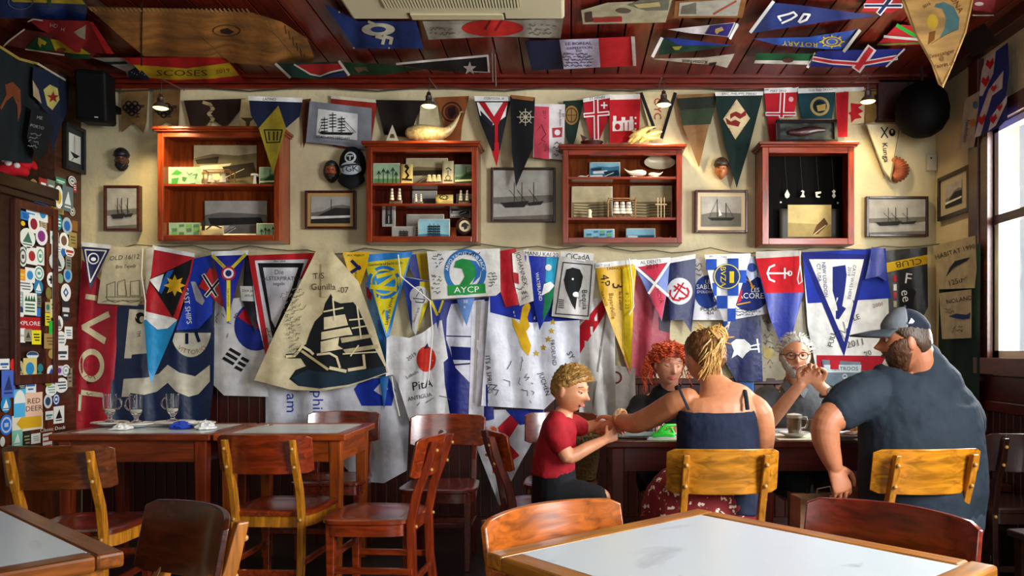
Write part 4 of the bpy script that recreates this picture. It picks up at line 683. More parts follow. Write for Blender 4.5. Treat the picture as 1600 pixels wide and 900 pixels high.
ce('flag', 'blue flag with pale ring and wavy bands beside the air conditioner', [(506,6),(545,25),(560,33),(650,33),(662,76),(555,76)], '#16306e', [('r', '#b8b49c', 591,46,26,14,10), ('l', '#b8b49c', [(576,34),(584,37)], 4, {'n': 'emblem'}), ('l', '#b8b49c', [(588,57),(600,60),(598,68)], 5, {'n': 'emblem'}), ('l', '#b8b49c', [(600,57),(612,60),(610,68)], 5, {'n': 'emblem'}), ('c', '#a8a8a8', 553,75,1.4, {'n': 'pin'}), ('c', '#a8a8a8', 608,75,1.4, {'n': 'pin'}), ('c', '#a8a8a8', 530,19,1.4, {'n': 'pin'})], off=.03)
ce('flag', 'grey white flag with big red disc and handwriting', [(660,33),(880,30),(876,60),(780,57),(670,62)], '#9a9484', [('c', '#c0241c', 770,44,48,13), ('l', '#7a100c', [(766,32),(758,46)], 3, {'n': 'crease_shade'}), ('l', '#7a100c', [(784,32),(774,48)], 3, {'n': 'crease_shade'}), ('s', '#4a463c', 825,36,872,56,3), ('s', '#4a463c', 670,42,720,56,2)], off=.03)  # darker red strokes paint the shade of two folds onto the disc
ce('flag', 'navy, white and red vertical striped flag with handwriting in the middle', [(820,64),(992,57),(993,103),(831,110)], '#b41620', [('p', '#0f1838', [(820,64),(874,62),(881,108),(831,110)]), ('p', '#b9b4cc', [(874,62),(935,60),(938,105),(881,108)]), ('p', '#dcd4cc', [(986,57),(992,57),(994,103),(989,103)], {'n': 'hem'}), ('t', '#44405a', 'LE BOREAL', 904,68,4.4,-2, {'sx': 1.3}), ('t', '#44405a', 'EXPEDITION', 906,75,4,-2, {'sx': 1.2}), ('t', '#44405a', 'SHIP', 905,80,3.4,-2), ('s', '#44405a', 878,82,934,105,5)], off=.04)
ce('poster', 'pale poster with fish and boat photos pinned to the ceiling', [(908,16),(950,4),(1050,0),(1040,35),(911,38)], '#a8a080', [('p', '#6a6a58', [(980,8),(1000,0),(1046,0),(1044,16),(1010,17)]), ('p', '#4a3028', [(914,20),(925,18),(926,34),(915,35)]), ('p', '#9a2a20', [(926,28),(972,26),(972,34),(928,35)]), ('c', '#5a5040', 975,17,11,4), ('p', '#b8a870', [(990,7),(1030,3),(1032,10),(998,13)])], off=.03, amp=.002)
ce('poster', 'wooden framed certificate with red diagonal on the ceiling', [(1055,2),(1168,-6),(1160,28),(1053,28)], '#8a5a2a', [('p', '#a8a494', [(1062,4),(1158,-2),(1152,25),(1060,25)]), ('l', '#a04838', [(1115,22),(1150,2)], 3), ('p', '#6a6454', [(1066,10),(1088,4),(1088,22),(1064,22)])], off=.03, amp=.001)
ce('pennant', 'white and purple pennant with gold sea horse', [(1043,46),(1148,35),(1155,40),(1142,60),(1135,57),(1078,52)], '#c8c4c4', [('p', '#2a2068', [(1110,40),(1147,36),(1137,57),(1102,53)]), ('p', '#b89a58', [(1118,45),(1128,42),(1131,47),(1124,50),(1120,54),(1117,50)], {'n': 'emblem'}), ('l', WH, [(1152,38),(1141,60)], 4, {'n': 'hem'})], off=.05)
ce('pennant', 'blue and green pennant with gold boat', [(1036,59),(1060,60),(1146,71),(1100,78),(1028,86)], '#123c2c', [('p', '#16348c', [(1038,59),(1060,60),(1146,71),(1062,71)]), ('p', '#a8a440', [(1050,73),(1066,72),(1061,78),(1054,78)], {'n': 'emblem'}), ('l', WH, [(1034,60),(1020,88)], 5, {'n': 'hem'})], off=.055)
ce('pennant', 'cream pennant lettered upside down', [(1018,92),(1100,90),(1148,84),(1136,106),(1120,102),(1060,97)], '#b9b2a0', [('t', '#222', 'Kotterhaus', 1086,97,6,182, {'sh': .15}), ('p', '#222', [(1108,99),(1120,97),(1118,102),(1108,103)])], off=.05)
def lion(x, y): return [('l', WH, [(x - 20, y + 4), (x - 24, y - 2), (x - 8, y - 6), (x, y - 9), (x + 5, y - 4), (x - 4, y + 2), (x - 18, y + 8)], 3, {'n': 'emblem'}), ('l', WH, [(x + 8, y + 6), (x + 16, y - 6), (x + 25, y - 5), (x + 20, y + 3), (x + 10, y + 7)], 3.4, {'n': 'emblem'})]
ce('pennant', 'long blue pennant with white winged beast', [(1206,4),(1250,8),(1374,25),(1290,34),(1174,52)], '#16306c', lion(1240,28) + [('l', WH, [(1208,3),(1173,50)], 5, {'n': 'hem'})], off=.05, kind='satin')
ce('pennant', 'blue pennant with gold cogwheel and gold letters', [(1176,60),(1262,58),(1340,46),(1346,49),(1318,78),(1250,74),(1212,70)], '#1a4a9c', [('r', '#b89a20', 1300,65,16,3,8), ('r', '#b89a20', 1300,65,9,2,5), ('t', '#b89a20', 'ROTARY', 1250,69,7,183, {'sx': 1.4})] + [('l', '#b89a20', [(1300 + 14 * math.cos(j), 65 + 7 * math.sin(j)), (1300 + 19 * math.cos(j), 65 + 10 * math.sin(j))], 2, {'n': 'emblem'}) for j in (0, .8, 1.6, 2.4, 3.1, 3.9, 4.7, 5.5)] + [('l', '#b0aca0', [(1343,48),(1319,80)], 5, {'n': 'hem'})], off=.06, kind='satin')
ce('flag', 'green and white flag with small dark crest', [(1182,83),(1275,84),(1262,101),(1178,98)], '#14502c', [('p', '#c8c4b8', [(1180,94),(1264,95),(1262,101),(1178,99)]), ('c', '#5a3a2a', 1231,94,9,4), ('l', WH, [(1274,84),(1262,105)], 4, {'n': 'hem'})], off=.05)
ce('flag', 'deep blue flag with white edged red cross', [(1278,80),(1415,76),(1385,103),(1340,106),(1265,104)], '#141f70', [('l', '#c8c0c0', [(1272,92),(1300,97),(1345,100),(1400,90)], 8), ('l', '#c8c0c0', [(1360,78),(1340,106)], 16), ('l', '#b0202c', [(1272,92),(1300,97),(1345,100),(1400,90)], 4), ('l', '#b0202c', [(1360,78),(1340,106)], 9), ('l', '#b4b0b0', [(1413,77),(1385,104)], 2.6, {'n': 'hem'})], off=.06)
ce('flag', 'red flag with white and navy cross at the top edge', [(1354,0),(1406,0),(1410,12),(1392,20),(1346,18)], '#b01c24', [('l', WH, [(1352,9),(1408,9)], 7), ('l', WH, [(1390,0),(1374,20)], 9), ('l', '#14204c', [(1352,9),(1408,9)], 3.4), ('l', '#14204c', [(1390,0),(1374,20)], 5)], off=.03)
ce('flag', 'red flag with white and green diagonal stripes', [(1402,38),(1424,40),(1438,70),(1368,72)], '#b01c24', [('l', '#c8c4bc', [(1382,57),(1436,62)], 4), ('l', '#2a9a34', [(1402,40),(1430,56)], 6), ('l', '#6a7a30', [(1372,70),(1436,67)], 3)], off=.03)
ce('flag', 'dark red flag with pale emblem at the right end of the ceiling', [(1522,0),(1556,0),(1552,20),(1520,16)], '#6a1014', [('c', '#a89890', 1530,6,7,3), ('l', '#a8a49c', [(1520,24),(1552,24)], 2)], off=.03)
# the chamois pennant hanging nearer the camera
chs = flag('pennant', 'big tan leather pennant with blue crescent and handwriting hanging from the ceiling at right', 'pennant', [(1404,-13),(1527,-13),(1521,0),(1510,50),(1488,105),(1474,137),(1466,132),(1455,100),(1430,55),(1412,12)], '#b98f4c', [('p', '#4e7474', [(1462,6),(1475,3),(1490,10),(1499,28),(1498,45),(1480,54),(1468,60),(1476,44),(1478,28),(1472,14),(1460,11)], {'n': 'crescent'}), ('c', '#b8962e', 1457,34,9,12), ('p', '#7a4a1c', [(1452,50),(1462,48),(1460,62),(1450,70)], {'n': 'stain'}), ('l', '#6a5426', [(1455,68),(1468,60),(1482,52),(1497,46)], 1, {'n': 'line_drawing'}), ('t', '#5a3014', 'Kvaesanger', 1470,84,6.4,-14, {'sh': .25}), ('t', '#5a3014', '@', 1471,91,6,-8), ('t', '#5a3014', 'Yacrin.ch', 1474,101,6.4,-12, {'sh': .25}), ('t', '#7a4a1c', 'LUNA', 1494,4,9,60), ('t', '#3a2a1c', '2016', 1448,8,4.6,-30), ('b', '#8a6630', [(1410,-10),(1523,-10),(1518,0),(1507,50),(1486,104),(1472,132),(1458,100),(1433,55)], 1.2)], surf=at_depth(3.95), off=0, kind='leather', amp=.008, wl=90, thick=.003)
# ---- banners in the upper corners at the side walls
def lf(name, label, outline, col, art=(), off=.02, **k): return flag(name, label, 'flag' if 'pennant' not in name else 'pennant', outline, col, art, surf=on_left, off=off, amp=.01, wl=26, group='dark flags on the left wall', **k)
XLs = XL
lf('flag', 'dark flag with orange brown map shape above the cupboard', [(0,76),(30,95),(60,100),(62,170),(50,255),(0,250)], '#10181a', [('p', '#6a3414', [(8,132),(20,128),(32,140),(33,172),(28,190),(27,165),(20,150),(10,158),(2,172),(0,168),(10,148)], {'n': 'emblem'}), ('l', '#8a7434', [(0,73),(30,92),(60,100)], 4, {'n': 'hem'})], off=.02)
lf('pennant', 'navy pennant with red star on a yellow shield', [(52,104),(108,120),(106,170),(92,205),(82,240),(76,180),(60,160),(50,130)], '#121c30', [('p', '#a8a058', [(68,140),(78,132),(90,138),(93,156),(82,172),(74,165)]), ('p', '#8a1c14', star(83,152,10,5,.4), {'n': 'emblem'}), ('p', '#a08a70', [(51,125),(60,140),(65,162),(52,150)]), ('l', '#a39a80', [(60,100),(102,125)], 3, {'n': 'hem'})], off=.05)
lf('pennant', 'black pennant with chalked handwriting above the cupboard', [(50,165),(78,180),(84,200),(72,240),(60,250),(42,215)], '#0e1116', [('t', '#8a8a84', 'ME', 62,184,5,8), ('t', '#8a8a84', 'PORTO', 58,198,4.5,14), ('s', '#7a7a74', 44,206,66,232,4,12)], off=.08)
def rg(name, label, outline, col, art=(), off=.03, **k): return flag(name, label, 'flag' if 'flag' in name else ('banner' if 'banner' in name else 'pennant'), outline, col, art, surf=on_right, off=off, amp=k.pop('amp', .008), wl=22, group='flags on the right wall', **k)
fr = []
for q_, (a, b_, s_) in enumerate(((1547,100,9),(1540,127,9),(1553,138,6),(1534,187,9),(1552,186,8),(1562,168,6))):
    fr.append(('p', '#b01a20', [(a, b_ + s_), (a - s_ * .8, b_ + s_ * .1), (a - s_ * .5, b_ - s_ * .8), (a, b_ - s_ * .4), (a + s_ * .5, b_ - s_ * 1.1), (a + s_ * .7, b_ - s_ * .2)], {'n': 'leaf#%d' % q_}))
rg('flag', 'blue and white diagonally striped flag with red leaf shapes above the window', [(1540,92),(1575,66),(1577,110),(1573,145),(1574,185),(1560,200),(1522,215),(1530,160),(1533,120)], '#1c2a70', [('p', '#b8b4b4', [(1540,92),(1556,80),(1552,115),(1535,150),(1530,150),(1534,110)]), ('p', '#b8b4b4', [(1568,110),(1566,138),(1550,150),(1532,212),(1522,215),(1531,180),(1545,140)]), ('p', '#c8c4c4', [(1574,148),(1573,160),(1556,196),(1544,205),(1550,180)])] + fr, off=.045)
rg('banner', 'pale lettered banner with small picture beside the striped flag', [(1508,155),(1530,142),(1528,195),(1522,230),(1498,235),(1504,185)], '#a09a86', [('t', '#222', 'Nederlant', 1510,205,6,98), ('c', '#3a6a8a', 1524,164,4,6), ('c', '#b07030', 1520,192,5,6)], off=.04)
rg('pennant', 'dark hanging cloth at the right end of the ceiling', [(1500,60),(1538,36),(1560,66),(1520,90)], '#17120f', off=.2)
rg('banner', 'beige cotton banner with dark sailfish drawing', [(1458,384),(1524,368),(1526,420),(1523,450),(1468,452),(1462,420)], '#a99c78', [('t', '#333', 'HABITAT 1990', 1492,393,7,-16), ('p', '#16202c', [(1478,432),(1484,418),(1492,408),(1506,404),(1516,402),(1510,408),(1502,412),(1490,418)], {'n': 'fish'}), ('t', '#222', '125u', 1492,440,8,-16), ('s', '#333', 1500,428,1520,440,1,-18)], off=.085)
rg('banner', 'beige cotton banner with blue tuna drawing', [(1467,458),(1518,452),(1518,528),(1472,530)], '#a39878', [('t', '#333', 'NOLANDI', 1500,468,6.6,-10), ('p', '#1c2c60', [(1482,494),(1494,490),(1510,492),(1516,488),(1515,498),(1504,499),(1492,497)], {'n': 'fish'}), ('s', '#444', 1474,480,1496,490,2,-8), ('s', '#444', 1486,508,1512,520,2,-6)], off=.1)
rg('flag', 'dark green cloth hanging below the fish banners', [(1468,400),(1532,380),(1530,660),(1490,690),(1465,620)], '#0f2622', off=.045)
# ================================================================ display cabinets, pictures and other things on the back wall
DF = D - .19
def wx(px, d): return (px - VX) * d / FPX
def wz(py, d): return EYE + (VY - py) * d / FPX
GREY1, GREY2, GREY3 = '#9a968a', '#5c5a52', '#2c2b28'
def scene_art(x0, y0, x1, y1, kind, tone='g'):
    """flat print of an old photograph: sky, hill, water, ship"""
    sky, mid, dark, lite = {'g': ('#a5a29a', '#6b6961', '#262624', '#d2d0c8'), 's': ('#b8ac84', '#7a6c48', '#332a1a', '#dccfa4'), 'n': ('#8fae8c', '#4e7a4c', '#1e3a24', '#d8dcb4'), 'b': ('#7faec0', '#38708a', '#16303e', '#dce6e4')}[tone]
    X = lambda u: x0 + (x1 - x0) * u
    Y = lambda v: y0 + (y1 - y0) * v
    q = lambda l: [(X(a), Y(b_)) for a, b_ in l]
    a = [('p', sky, rect(x0, y0, x1, y1), {'n': 'print'})]
    def pp(c, l): a.append(('p', c, q(l), {'n': 'print'}))
    def ll(c, l, w_): a.append(('l', c, q(l), w_, {'n': 'print'}))
    if kind == 'harbour':
        pp(mid, [(0, .55), (1, .5), (1, 1), (0, 1)]); pp(sky, [(0, .68), (.6, .72), (1, .64), (1, .9), (0, .95)])
        for u in (.35, .48, .68): ll(dark, [(u, .25), (u, .66)], .9); ll(dark, [(u - .08, .4), (u + .06, .62)], .6)
        pp(dark, [(.12, .66), (.6, .62), (.52, .75), (.2, .76)]); pp(dark, [(.55, .66), (.85, .62), (.8, .7), (.6, .72)])
    elif kind == 'hill':
        pp(mid, [(0, .6), (.3, .55), (.55, .36), (.8, .3), (1, .36), (1, .8), (0, .8)]); pp(dark, [(.3, .62), (.6, .42), (1, .44), (1, .72), (.1, .78)]); pp(lite, [(0, .74), (1, .7), (1, .78), (0, .86)]); pp(dark, [(0, .84), (1, .78), (1, 1), (0, 1)]); ll(dark, [(.52, .1), (.52, .55)], .9)
    elif kind == 'town':
        pp(mid, [(0, .3), (.3, .2), (.7, .24), (1, .18), (1, 1), (0, 1)]); pp(dark, [(.02, .34), (.4, .26), (.38, .42), (.05, .44)]); pp(lite, [(.1, .48), (.6, .42), (.5, .6), (.1, .62)]); pp(dark, [(.45, .5), (.95, .4), (1, .7), (.55, .8)]); pp(lite, [(0, .7), (.4, .66), (.5, .9), (0, .96)]); ll(lite, [(.5, .75), (.8, .55)], 1)
    elif kind == 'bay':
        pp(mid, [(0, .35), (.25, .28), (.6, .3), (1, .34), (1, .62), (0, .62)]); pp(dark, [(.05, .42), (.9, .4), (.95, .56), (.1, .6)]); pp(lite, [(0, .62), (.4, .6), (.25, .8), (0, .84)]); pp(mid, [(.25, .84), (.5, .62), (1, .6), (1, 1), (0, 1)]); ll(lite, [(.3, .85), (.5, .66)], 1)
    elif kind == 'sea':
        pp(mid, [(0, .46), (1, .44), (1, 1), (0, 1)])
        for v in (.52, .6, .68, .76, .86): ll(lite, [(.05, v), (.45, v + .02)], 1); ll(dark, [(.4, v + .03), (.95, v)], 1.2)
    elif kind == 'ship':
        pp(mid, [(0, .6), (.3, .52), (1, .56), (1, 1), (0, 1)]); pp(dark, [(.15, .7), (.85, .7), (.75, .8), (.25, .8)]); ll(dark, [(.4, .08), (.4, .7)], 1); ll(dark, [(.62, .22), (.62, .7)], 1); ll(dark, [(.4, .1), (.2, .68)], .6); ll(dark, [(.62, .24), (.8, .68)], .6); pp(lite, [(.44, .4), (.52, .62), (.44, .66)])
    elif kind == 'tall':
        pp(mid, [(0, .72), (.5, .66), (1, .74), (1, 1), (0, 1)]); pp(dark, [(.25, .78), (.75, .76), (.68, .86), (.32, .86)])
        for u in (.36, .5, .63):
            ll(dark, [(u, .2), (u, .78)], .8)
            for v in (.3, .42, .54, .66): pp(dark, [(u - .07, v), (u + .07, v - .02), (u + .08, v + .08), (u - .06, v + .09)])
    elif kind == 'palms':
        pp(mid, [(0, .7), (1, .7), (1, 1), (0, 1)])
        for u, v in ((.2, .4), (.38, .3), (.55, .36), (.75, .25), (.88, .45)): ll(dark, [(u, v), (u, .9)], 1); pp(dark, [(u - .1, v + .14), (u, v - .1), (u + .1, v + .14), (u, v + .04)])
    elif kind == 'map':
        for r_ in range(4):
            for c_ in range(4):
                if (r_ * 3 + c_ * 5) % 4: pp(mid if (r_ + c_) % 2 else '#6aa648', [(.08 + .23 * c_, .1 + .22 * r_), (.24 + .23 * c_, .08 + .22 * r_), (.26 + .22 * c_, .22 + .22 * r_), (.1 + .22 * c_, .26 + .22 * r_)])
    elif kind == 'leaf':
        pp('#3f8a34', [(.08, .4), (.25, .12), (.42, .3), (.3, .42)]); pp('#3f8a34', [(.1, .6), (.32, .55), (.26, .9), (.1, .92)]); pp('#4a7a3a', [(.42, .5), (.56, .55), (.5, .75), (.42, .7)]); ll('#5a7a4a', [(.55, .25), (.62, .4), (.72, .3)], 1); ll('#5a7a4a', [(.75, .4), (.86, .35), (.8, .6)], 1); pp(dark, [(.64, .85), (.82, .83), (.8, .92), (.66, .93)])
    elif kind == 'portrait':
        pp(dark, [(.25, .1), (.75, .1), (.8, .9), (.2, .9)]); pp(mid, [(.4, .2), (.6, .2), (.62, .42), (.4, .42)]); ll(lite, [(.5, .5), (.5, .85)], 1)
    return a
def card(name, label, x0, y0, x1, y1, d, kind, tone='g', base='#e2dcc4', z0=None, cat='picture', rim=.0, extra=(), parent=None, lean=0, group=None):
    """a printed card: rectangle in px at depth d, 3 mm thick"""
    if z0 is not None:
        dy = (wz(y1, d) - z0) * FPX / d; y0 += dy; y1 += dy
    w_ = x1 - x0; r_ = rim
    art = scene_art(x0 + r_, y0 + r_, x1 - r_, y1 - r_, kind, tone) if kind else []
    return flag(name, label, cat, rect(x0, y0, x1, y1), base, art + list(extra), surf=at_depth(d), off=0, amp=0, kind='plain', thick=.0025, parent=parent, group=group)
def cabinet(x0, y0, x1, y1, shelves, label, wood, bw=9, dark=False, inner='#4a1608'):
    d = DF; X0, X1, Z0, Z1 = wx(x0, d), wx(x1, d), wz(y1, d), wz(y0, d)
    c = tag(empty('display_cabinet', ((X0 + X1) / 2, D - .1, Z0)), label, 'cabinet', None)
    inv = Matrix.Translation(-c.location)
    def ch(mb, nm, m, **k):
        o = mb.build(nm, m, c, **k); o.matrix_parent_inverse = inv; return o
    t = bw * d / FPX; wm = mat('wood', wood, .28, grain=(14, 14, 1.6)); wh = mat('wood', wood, .28, grain=(1.6, 14, 14))
    ch(MB().box(X0, X1, D - .012, D - .002, Z0, Z1), 'back_panel', mat('wood', '#0a0806' if dark else inner, .75, grain=(14, 14, 1.2), coat=0))
    ch(MB().box(X0, X0 + .014, d + .018, D - .012, Z0, Z1), 'side_panel', wm); ch(MB().box(X1 - .014, X1, d + .018, D - .012, Z0, Z1), 'side_panel', wm)
    ch(MB().box(X0 + .014, X1 - .014, d + .018, D - .012, Z0, Z0 + .014), 'bottom_panel', wh); ch(MB().box(X0 + .014, X1 - .014, d + .018, D - .012, Z1 - .014, Z1), 'top_panel', wh)
    ch(MB().box(X0, X0 + t, d, d + .018, Z0, Z1), 'frame_stile', wm, bevel=.003); ch(MB().box(X1 - t, X1, d, d + .018, Z0, Z1), 'frame_stile', wm, bevel=.003)
    ch(MB().box(X0 + t, X1 - t, d, d + .018, Z1 - t * .9, Z1), 'frame_rail', wh, bevel=.003); ch(MB().box(X0 + t, X1 - t, d, d + .018, Z0, Z0 + t), 'frame_rail', wh, bevel=.003)
    ch(MB().box(X0 - .015, X1 + .015, d - .018, D - .002, Z1, Z1 + .012).box(X0 - .025, X1 + .025, d - .028, D - .002, Z1 + .012, Z1 + .03), 'cornice', wh, bevel=.004)
    zs = [Z0 + .014]
    for y in shelves:
        z = wz(y, d); ch(MB().box(X0 + .014, X1 - .014, d + .02, D - .012, z - .016, z), 'shelf', wh, bevel=.002); zs.append(z)
    return zs[0:1] + sorted(zs[1:]), Z1 + .03
# ---- cabinet one
(zb, z1_), top1 = cabinet(246,206,437,376,[286], 'red-brown two-shelf display cabinet with views of hills, leftmost of four', '#8a3410', inner='#7a3410')
dB, dM, dN = D - .03, D - .09, D - .14
card('picture', 'wide sepia photo of a wooded hill on the top shelf of the first cabinet', 303,219,401,286, dB, 'town', 's', z0=z1_)
card('postcard', 'pale card with green leaf drawings at the top left of the first cabinet', 263,255,315,285, dM, 'leaf', 'n', z0=z1_, cat='card')
card('postcard', 'small green view at the top right of the first cabinet', 405,256,437,286, dM, 'hill', 'n', z0=z1_, cat='card', rim=1)
card('picture', 'wide grey aerial photo of a bay on the lower shelf of the first cabinet', 320,300,417,364, dB, 'bay', 'g', z0=zb)
card('postcard', 'pale card with green street plan at the lower left of the first cabinet', 264,335,314,363, dM, 'map', 'n', z0=zb, cat='card', base='#d8e0b0')
card('postcard', 'sepia card with anchor beside the green street plan', 313,341,350,363, dM - .02, None, base='#b8a878', z0=zb, cat='card', extra=[('p', '#1c1a16', [(315,345),(321,344),(320,360),(315,360)]), ('l', '#2a241c', [(322,358),(332,351),(346,356)], 1.6)])
card('caption_card', 'cream caption card in front of the bay photo', 349,354,400,363, dN, None, base='#d8ceac', z0=zb, cat='card', extra=[('t', '#5a5040', 'Vista Cais Horta', 372,358,3)])
card('postcard', 'dark green garden view at the lower right of the first cabinet', 401,336,436,363, dM, 'palms', 'n', z0=zb, cat='card', rim=1)
def bar_case(label, x0, y0, x1, y1, d, z0, dep, col='#8a5c2c'):
    X0, X1 = wx(x0, d), wx(x1, d); h = (y1 - y0) * d / FPX; s_ = .006
    c = tag(empty('model_case', ((X0 + X1) / 2, d, z0)), label, 'model'); inv = Matrix.Translation(-c.location)
    mb = MB()
    for x in (X0, X1 - s_):
        for y in (d, d + dep): mb.box(x, x + s_, y, y + s_, z0, z0 + h)
    for z in (z0, z0 + h - s_):
        for y in (d, d + dep): mb.box(X0, X1, y, y + s_, z, z + s_)
        for x in (X0, X1 - s_): mb.box(x, x + s_, d, d + dep, z, z + s_)
    o = mb.build('case_frame', mat('wood', col, .4), c); o.matrix_parent_inverse = inv
    return c, inv, (X0 + X1) / 2, X1 - X0, h
def sail_ship(label, x0, y0, x1, y1, d, z0, masts=3, col='#d8ccb0', hull='#8a6a48', parent=None, inv=None):
    X0, X1 = wx(x0, d), wx(x1, d); w_ = X1 - X0; h = (y1 - y0) * d / FPX; cx = (X0 + X1) / 2
    c = parent
    if c is None: c = tag(empty('model_ship', (cx, d, z0)), label, 'model ship'); inv = Matrix.Translation(-c.location)
    hb = MB(); prof = [(-.5, .10, .0), (-.42, .2, .3), (-.2, .17, .8), (.1, .17, .9), (.35, .19, .6), (.5, .24, .05)]
    L = [(cx + u * w_, z0 + v * h, b_ * w_ * .09) for u, v, b_ in prof]
    for (a, b_) in zip(L[:-1], L[1:]):
        hb.add([(a[0], d - a[2], a[1]), (b_[0], d - b_[2], b_[1]), (b_[0], d + b_[2], b_[1]), (a[0], d + a[2], a[1]), (a[0] * .94 + cx * .06, d, z0 + .02 * h), (b_[0] * .94 + cx * .06, d, z0 + .02 * h)], [(0, 1, 2, 3), (0, 4, 5, 1), (3, 2, 5, 4)])
    hb.box(cx - w_ * .12, cx + w_ * .12, d - .008, d + .008, z0, z0 + .06 * h)
    o = hb.build('hull', mat('wood', hull, .4), c); o.matrix_parent_inverse = inv
    for k_ in range(masts):
        mx = cx + w_ * (-.28 + .56 * k_ / max(1, masts - 1)); top = z0 + h * (1.0 if k_ == masts // 2 else .88)
        o = MB().tube([(mx, d, z0 + .15 * h), (mx, d, top)], max(.0012, w_ * .012), 6).build('mast', mat('plain', '#6a4a2c', .5), c); o.matrix_parent_inverse = inv
        sb = MB()
        for r_ in range(4):
            za = z0 + h * (.24 + .18 * r_); zt = za + h * .15; ws = w_ * (.15 - .018 * r_)
            g = [(mx + u * ws, d - .006 - .008 * (1 - u * u), z) for z in (za, zt) for u in (-1, -.5, 0, .5, 1)]
            sb.add(g, [(i, i + 1, i + 6, i + 5) for i in range(4)])
        o = sb.build('sail', mat('cloth', col), c, True); o.matrix_parent_inverse = inv; o['kind'] = 'stuff'
    return c
c, inv, cx_, w_, h_ = bar_case('small wooden frame case with tiny boats in the first cabinet', 317,262,361,286, dN, z1_, .06)
sail_ship('', 322,268,356,285, dN + .03, z1_ + .006, 2, parent=c, inv=inv)
def mushroom(label, px, py0, py1, d, z0):
    h = (py1 - py0) * d / FPX; x = wx(px, d)
    tag(MB().lathe([(0, 0), (.012, 0), (.008, h * .6), (.009, h * .72), (.026, h * .74), (.022, h * .92), (0, h)], (x, d, z0)).build('carved_whale_tail', mat('plain', '#d8d0b8', .4), smooth=True), label, 'carving')
mushroom('small white carving on a stem in the first cabinet', 398, 267, 285, dN, z1_)
# ---- cabinet two
zz2, top2 = cabinet(572,229,746,378,[285,317], 'red-brown three-shelf display cabinet with small model ships', '#7a2a0c')
zr3, zr2, zr1 = zz2[0], zz2[1], zz2[2]
for a in [('wide pale photo of a bay behind the top shelf cards of the second cabinet',634,239,700,285,dB,'bay','s',zr1),('green tinted palm view at the left of the second cabinet',583,250,625,285,dM,'palms','n',zr1),('green tinted mill view at the right of the second cabinet',710,252,745,285,dM,'hill','n',zr1),
  ('grey photo behind the small ships of the second cabinet',644,291,683,317,dB,'sea','g',zr2),('dark grey photo at the right of the middle shelf with ships',713,296,744,317,dB,'hill','g',zr2),('dark upright portrait on the lowest shelf of the second cabinet',597,321,618,354,dB,'portrait','g',None),('large pale photo behind the blue ship picture',635,321,694,366,dB,'sea','g',zr3),('pale drawing of schooners left of the blue ship picture',612,342,649,366,dM,'tall','g',zr3),('blue picture of a square-rigged ship in the second cabinet',653,332,703,366,dN,'tall','b',zr3),('small dark group photo at the lower right of the second cabinet',703,321,735,340,dB,'town','g',None)]:
    card('picture', a[0], a[1], a[2], a[3], a[4], a[5], a[6], a[7], z0=a[8], rim=1, cat='picture')
card('postcard', 'yellow card with black sea horse in the second cabinet', 626,252,645,285, dM - .01, None, base='#cdb266', z0=zr1, cat='card', extra=[('l', '#1c1812', [(634,260),(638,262),(634,268),(638,274),(634,280)], 3), ('c', '#1c1812', 635,260,3), ('l', '#1c1812', [(629,280),(643,281)], 3)])
card('postcard', 'cream card with heron on a post in the second cabinet', 691,247,709,285, dM - .01, None, base='#cfc496', z0=zr1, cat='card', extra=[('l', '#2a241c', [(697,264),(701,262),(705,266)], 1.6), ('l', '#2a241c', [(700,266),(700,274)], 1), ('r', '#4a4438', 700,278,4,1), ('l', '#4a4438', [(694,282),(706,282)], 2)])
card('postcard', 'orange card beside the round plaque', 704,343,713,366, dM, None, base='#b85a1c', z0=zr3, cat='card')
sail_ship('tiny ship on the top shelf of the second cabinet', 665,270,692,285, dN, zr1, 3, col='#c8b890')
sail_ship('cream model sailing ship at the left of the middle shelf', 608,291,629,317, dN, zr2, 2)
sail_ship('small cream model sailing ship in the centre of the middle shelf', 647,300,661,317, dN, zr2, 2)
sail_ship('cream model sailing ship at the right of the middle shelf', 716,294,734,317, dN, zr2, 2)
card('scrimshaw_plate', 'ivory plate with engraved drawing on the middle shelf', 681,301,708,316, dN, None, base='#d8c46a', z0=zr2, cat='plate', extra=[('r', '#3a3018', 693,308,6,1.2,4), ('s', '#3a3018', 684,303,705,313,2)])
def plaque(label, px, py, r, d, col, ins):
    x, z = wx(px, d), wz(py, d); R_ = r * d / FPX; M = Matrix.Rotation(PI / 2, 3, 'X')
    p = tag(MB().lathe([(0, -.006), (R_ * .9, -.006), (R_, 0), (R_ * .9, .006), (R_ * .72, .008), (0, .008)], (x, d, z), 28, M=M).build('plaque', mat('wood', col, .35), smooth=True), label, 'plaque')
    a = MB(); pts = [P(px + r * .62 * math.cos(t * PI / 12), py + r * .62 * math.sin(t * PI / 12), d - .0095) for t in range(24)]
    a.prism(pts, (0, .002, 0)).build('inlay', mat('plain', '#d8cca8', .4), p)
    MB().prism([P(px + r * u, py + r * v, d - .0115) for u, v in ins], (0, .0015, 0)).build('engraved_head', mat('plain', '#1c1814', .5), p)
plaque('round dark wooden plaque with engraved head in the second cabinet', 726,353,14, dN, '#3a1a0e', [(-.4, .1), (-.3, -.25), (.05, -.42), (.35, -.2), (.5, -.1), (.3, .0), (.25, .3), (-.05, .42), (-.1, .1)])
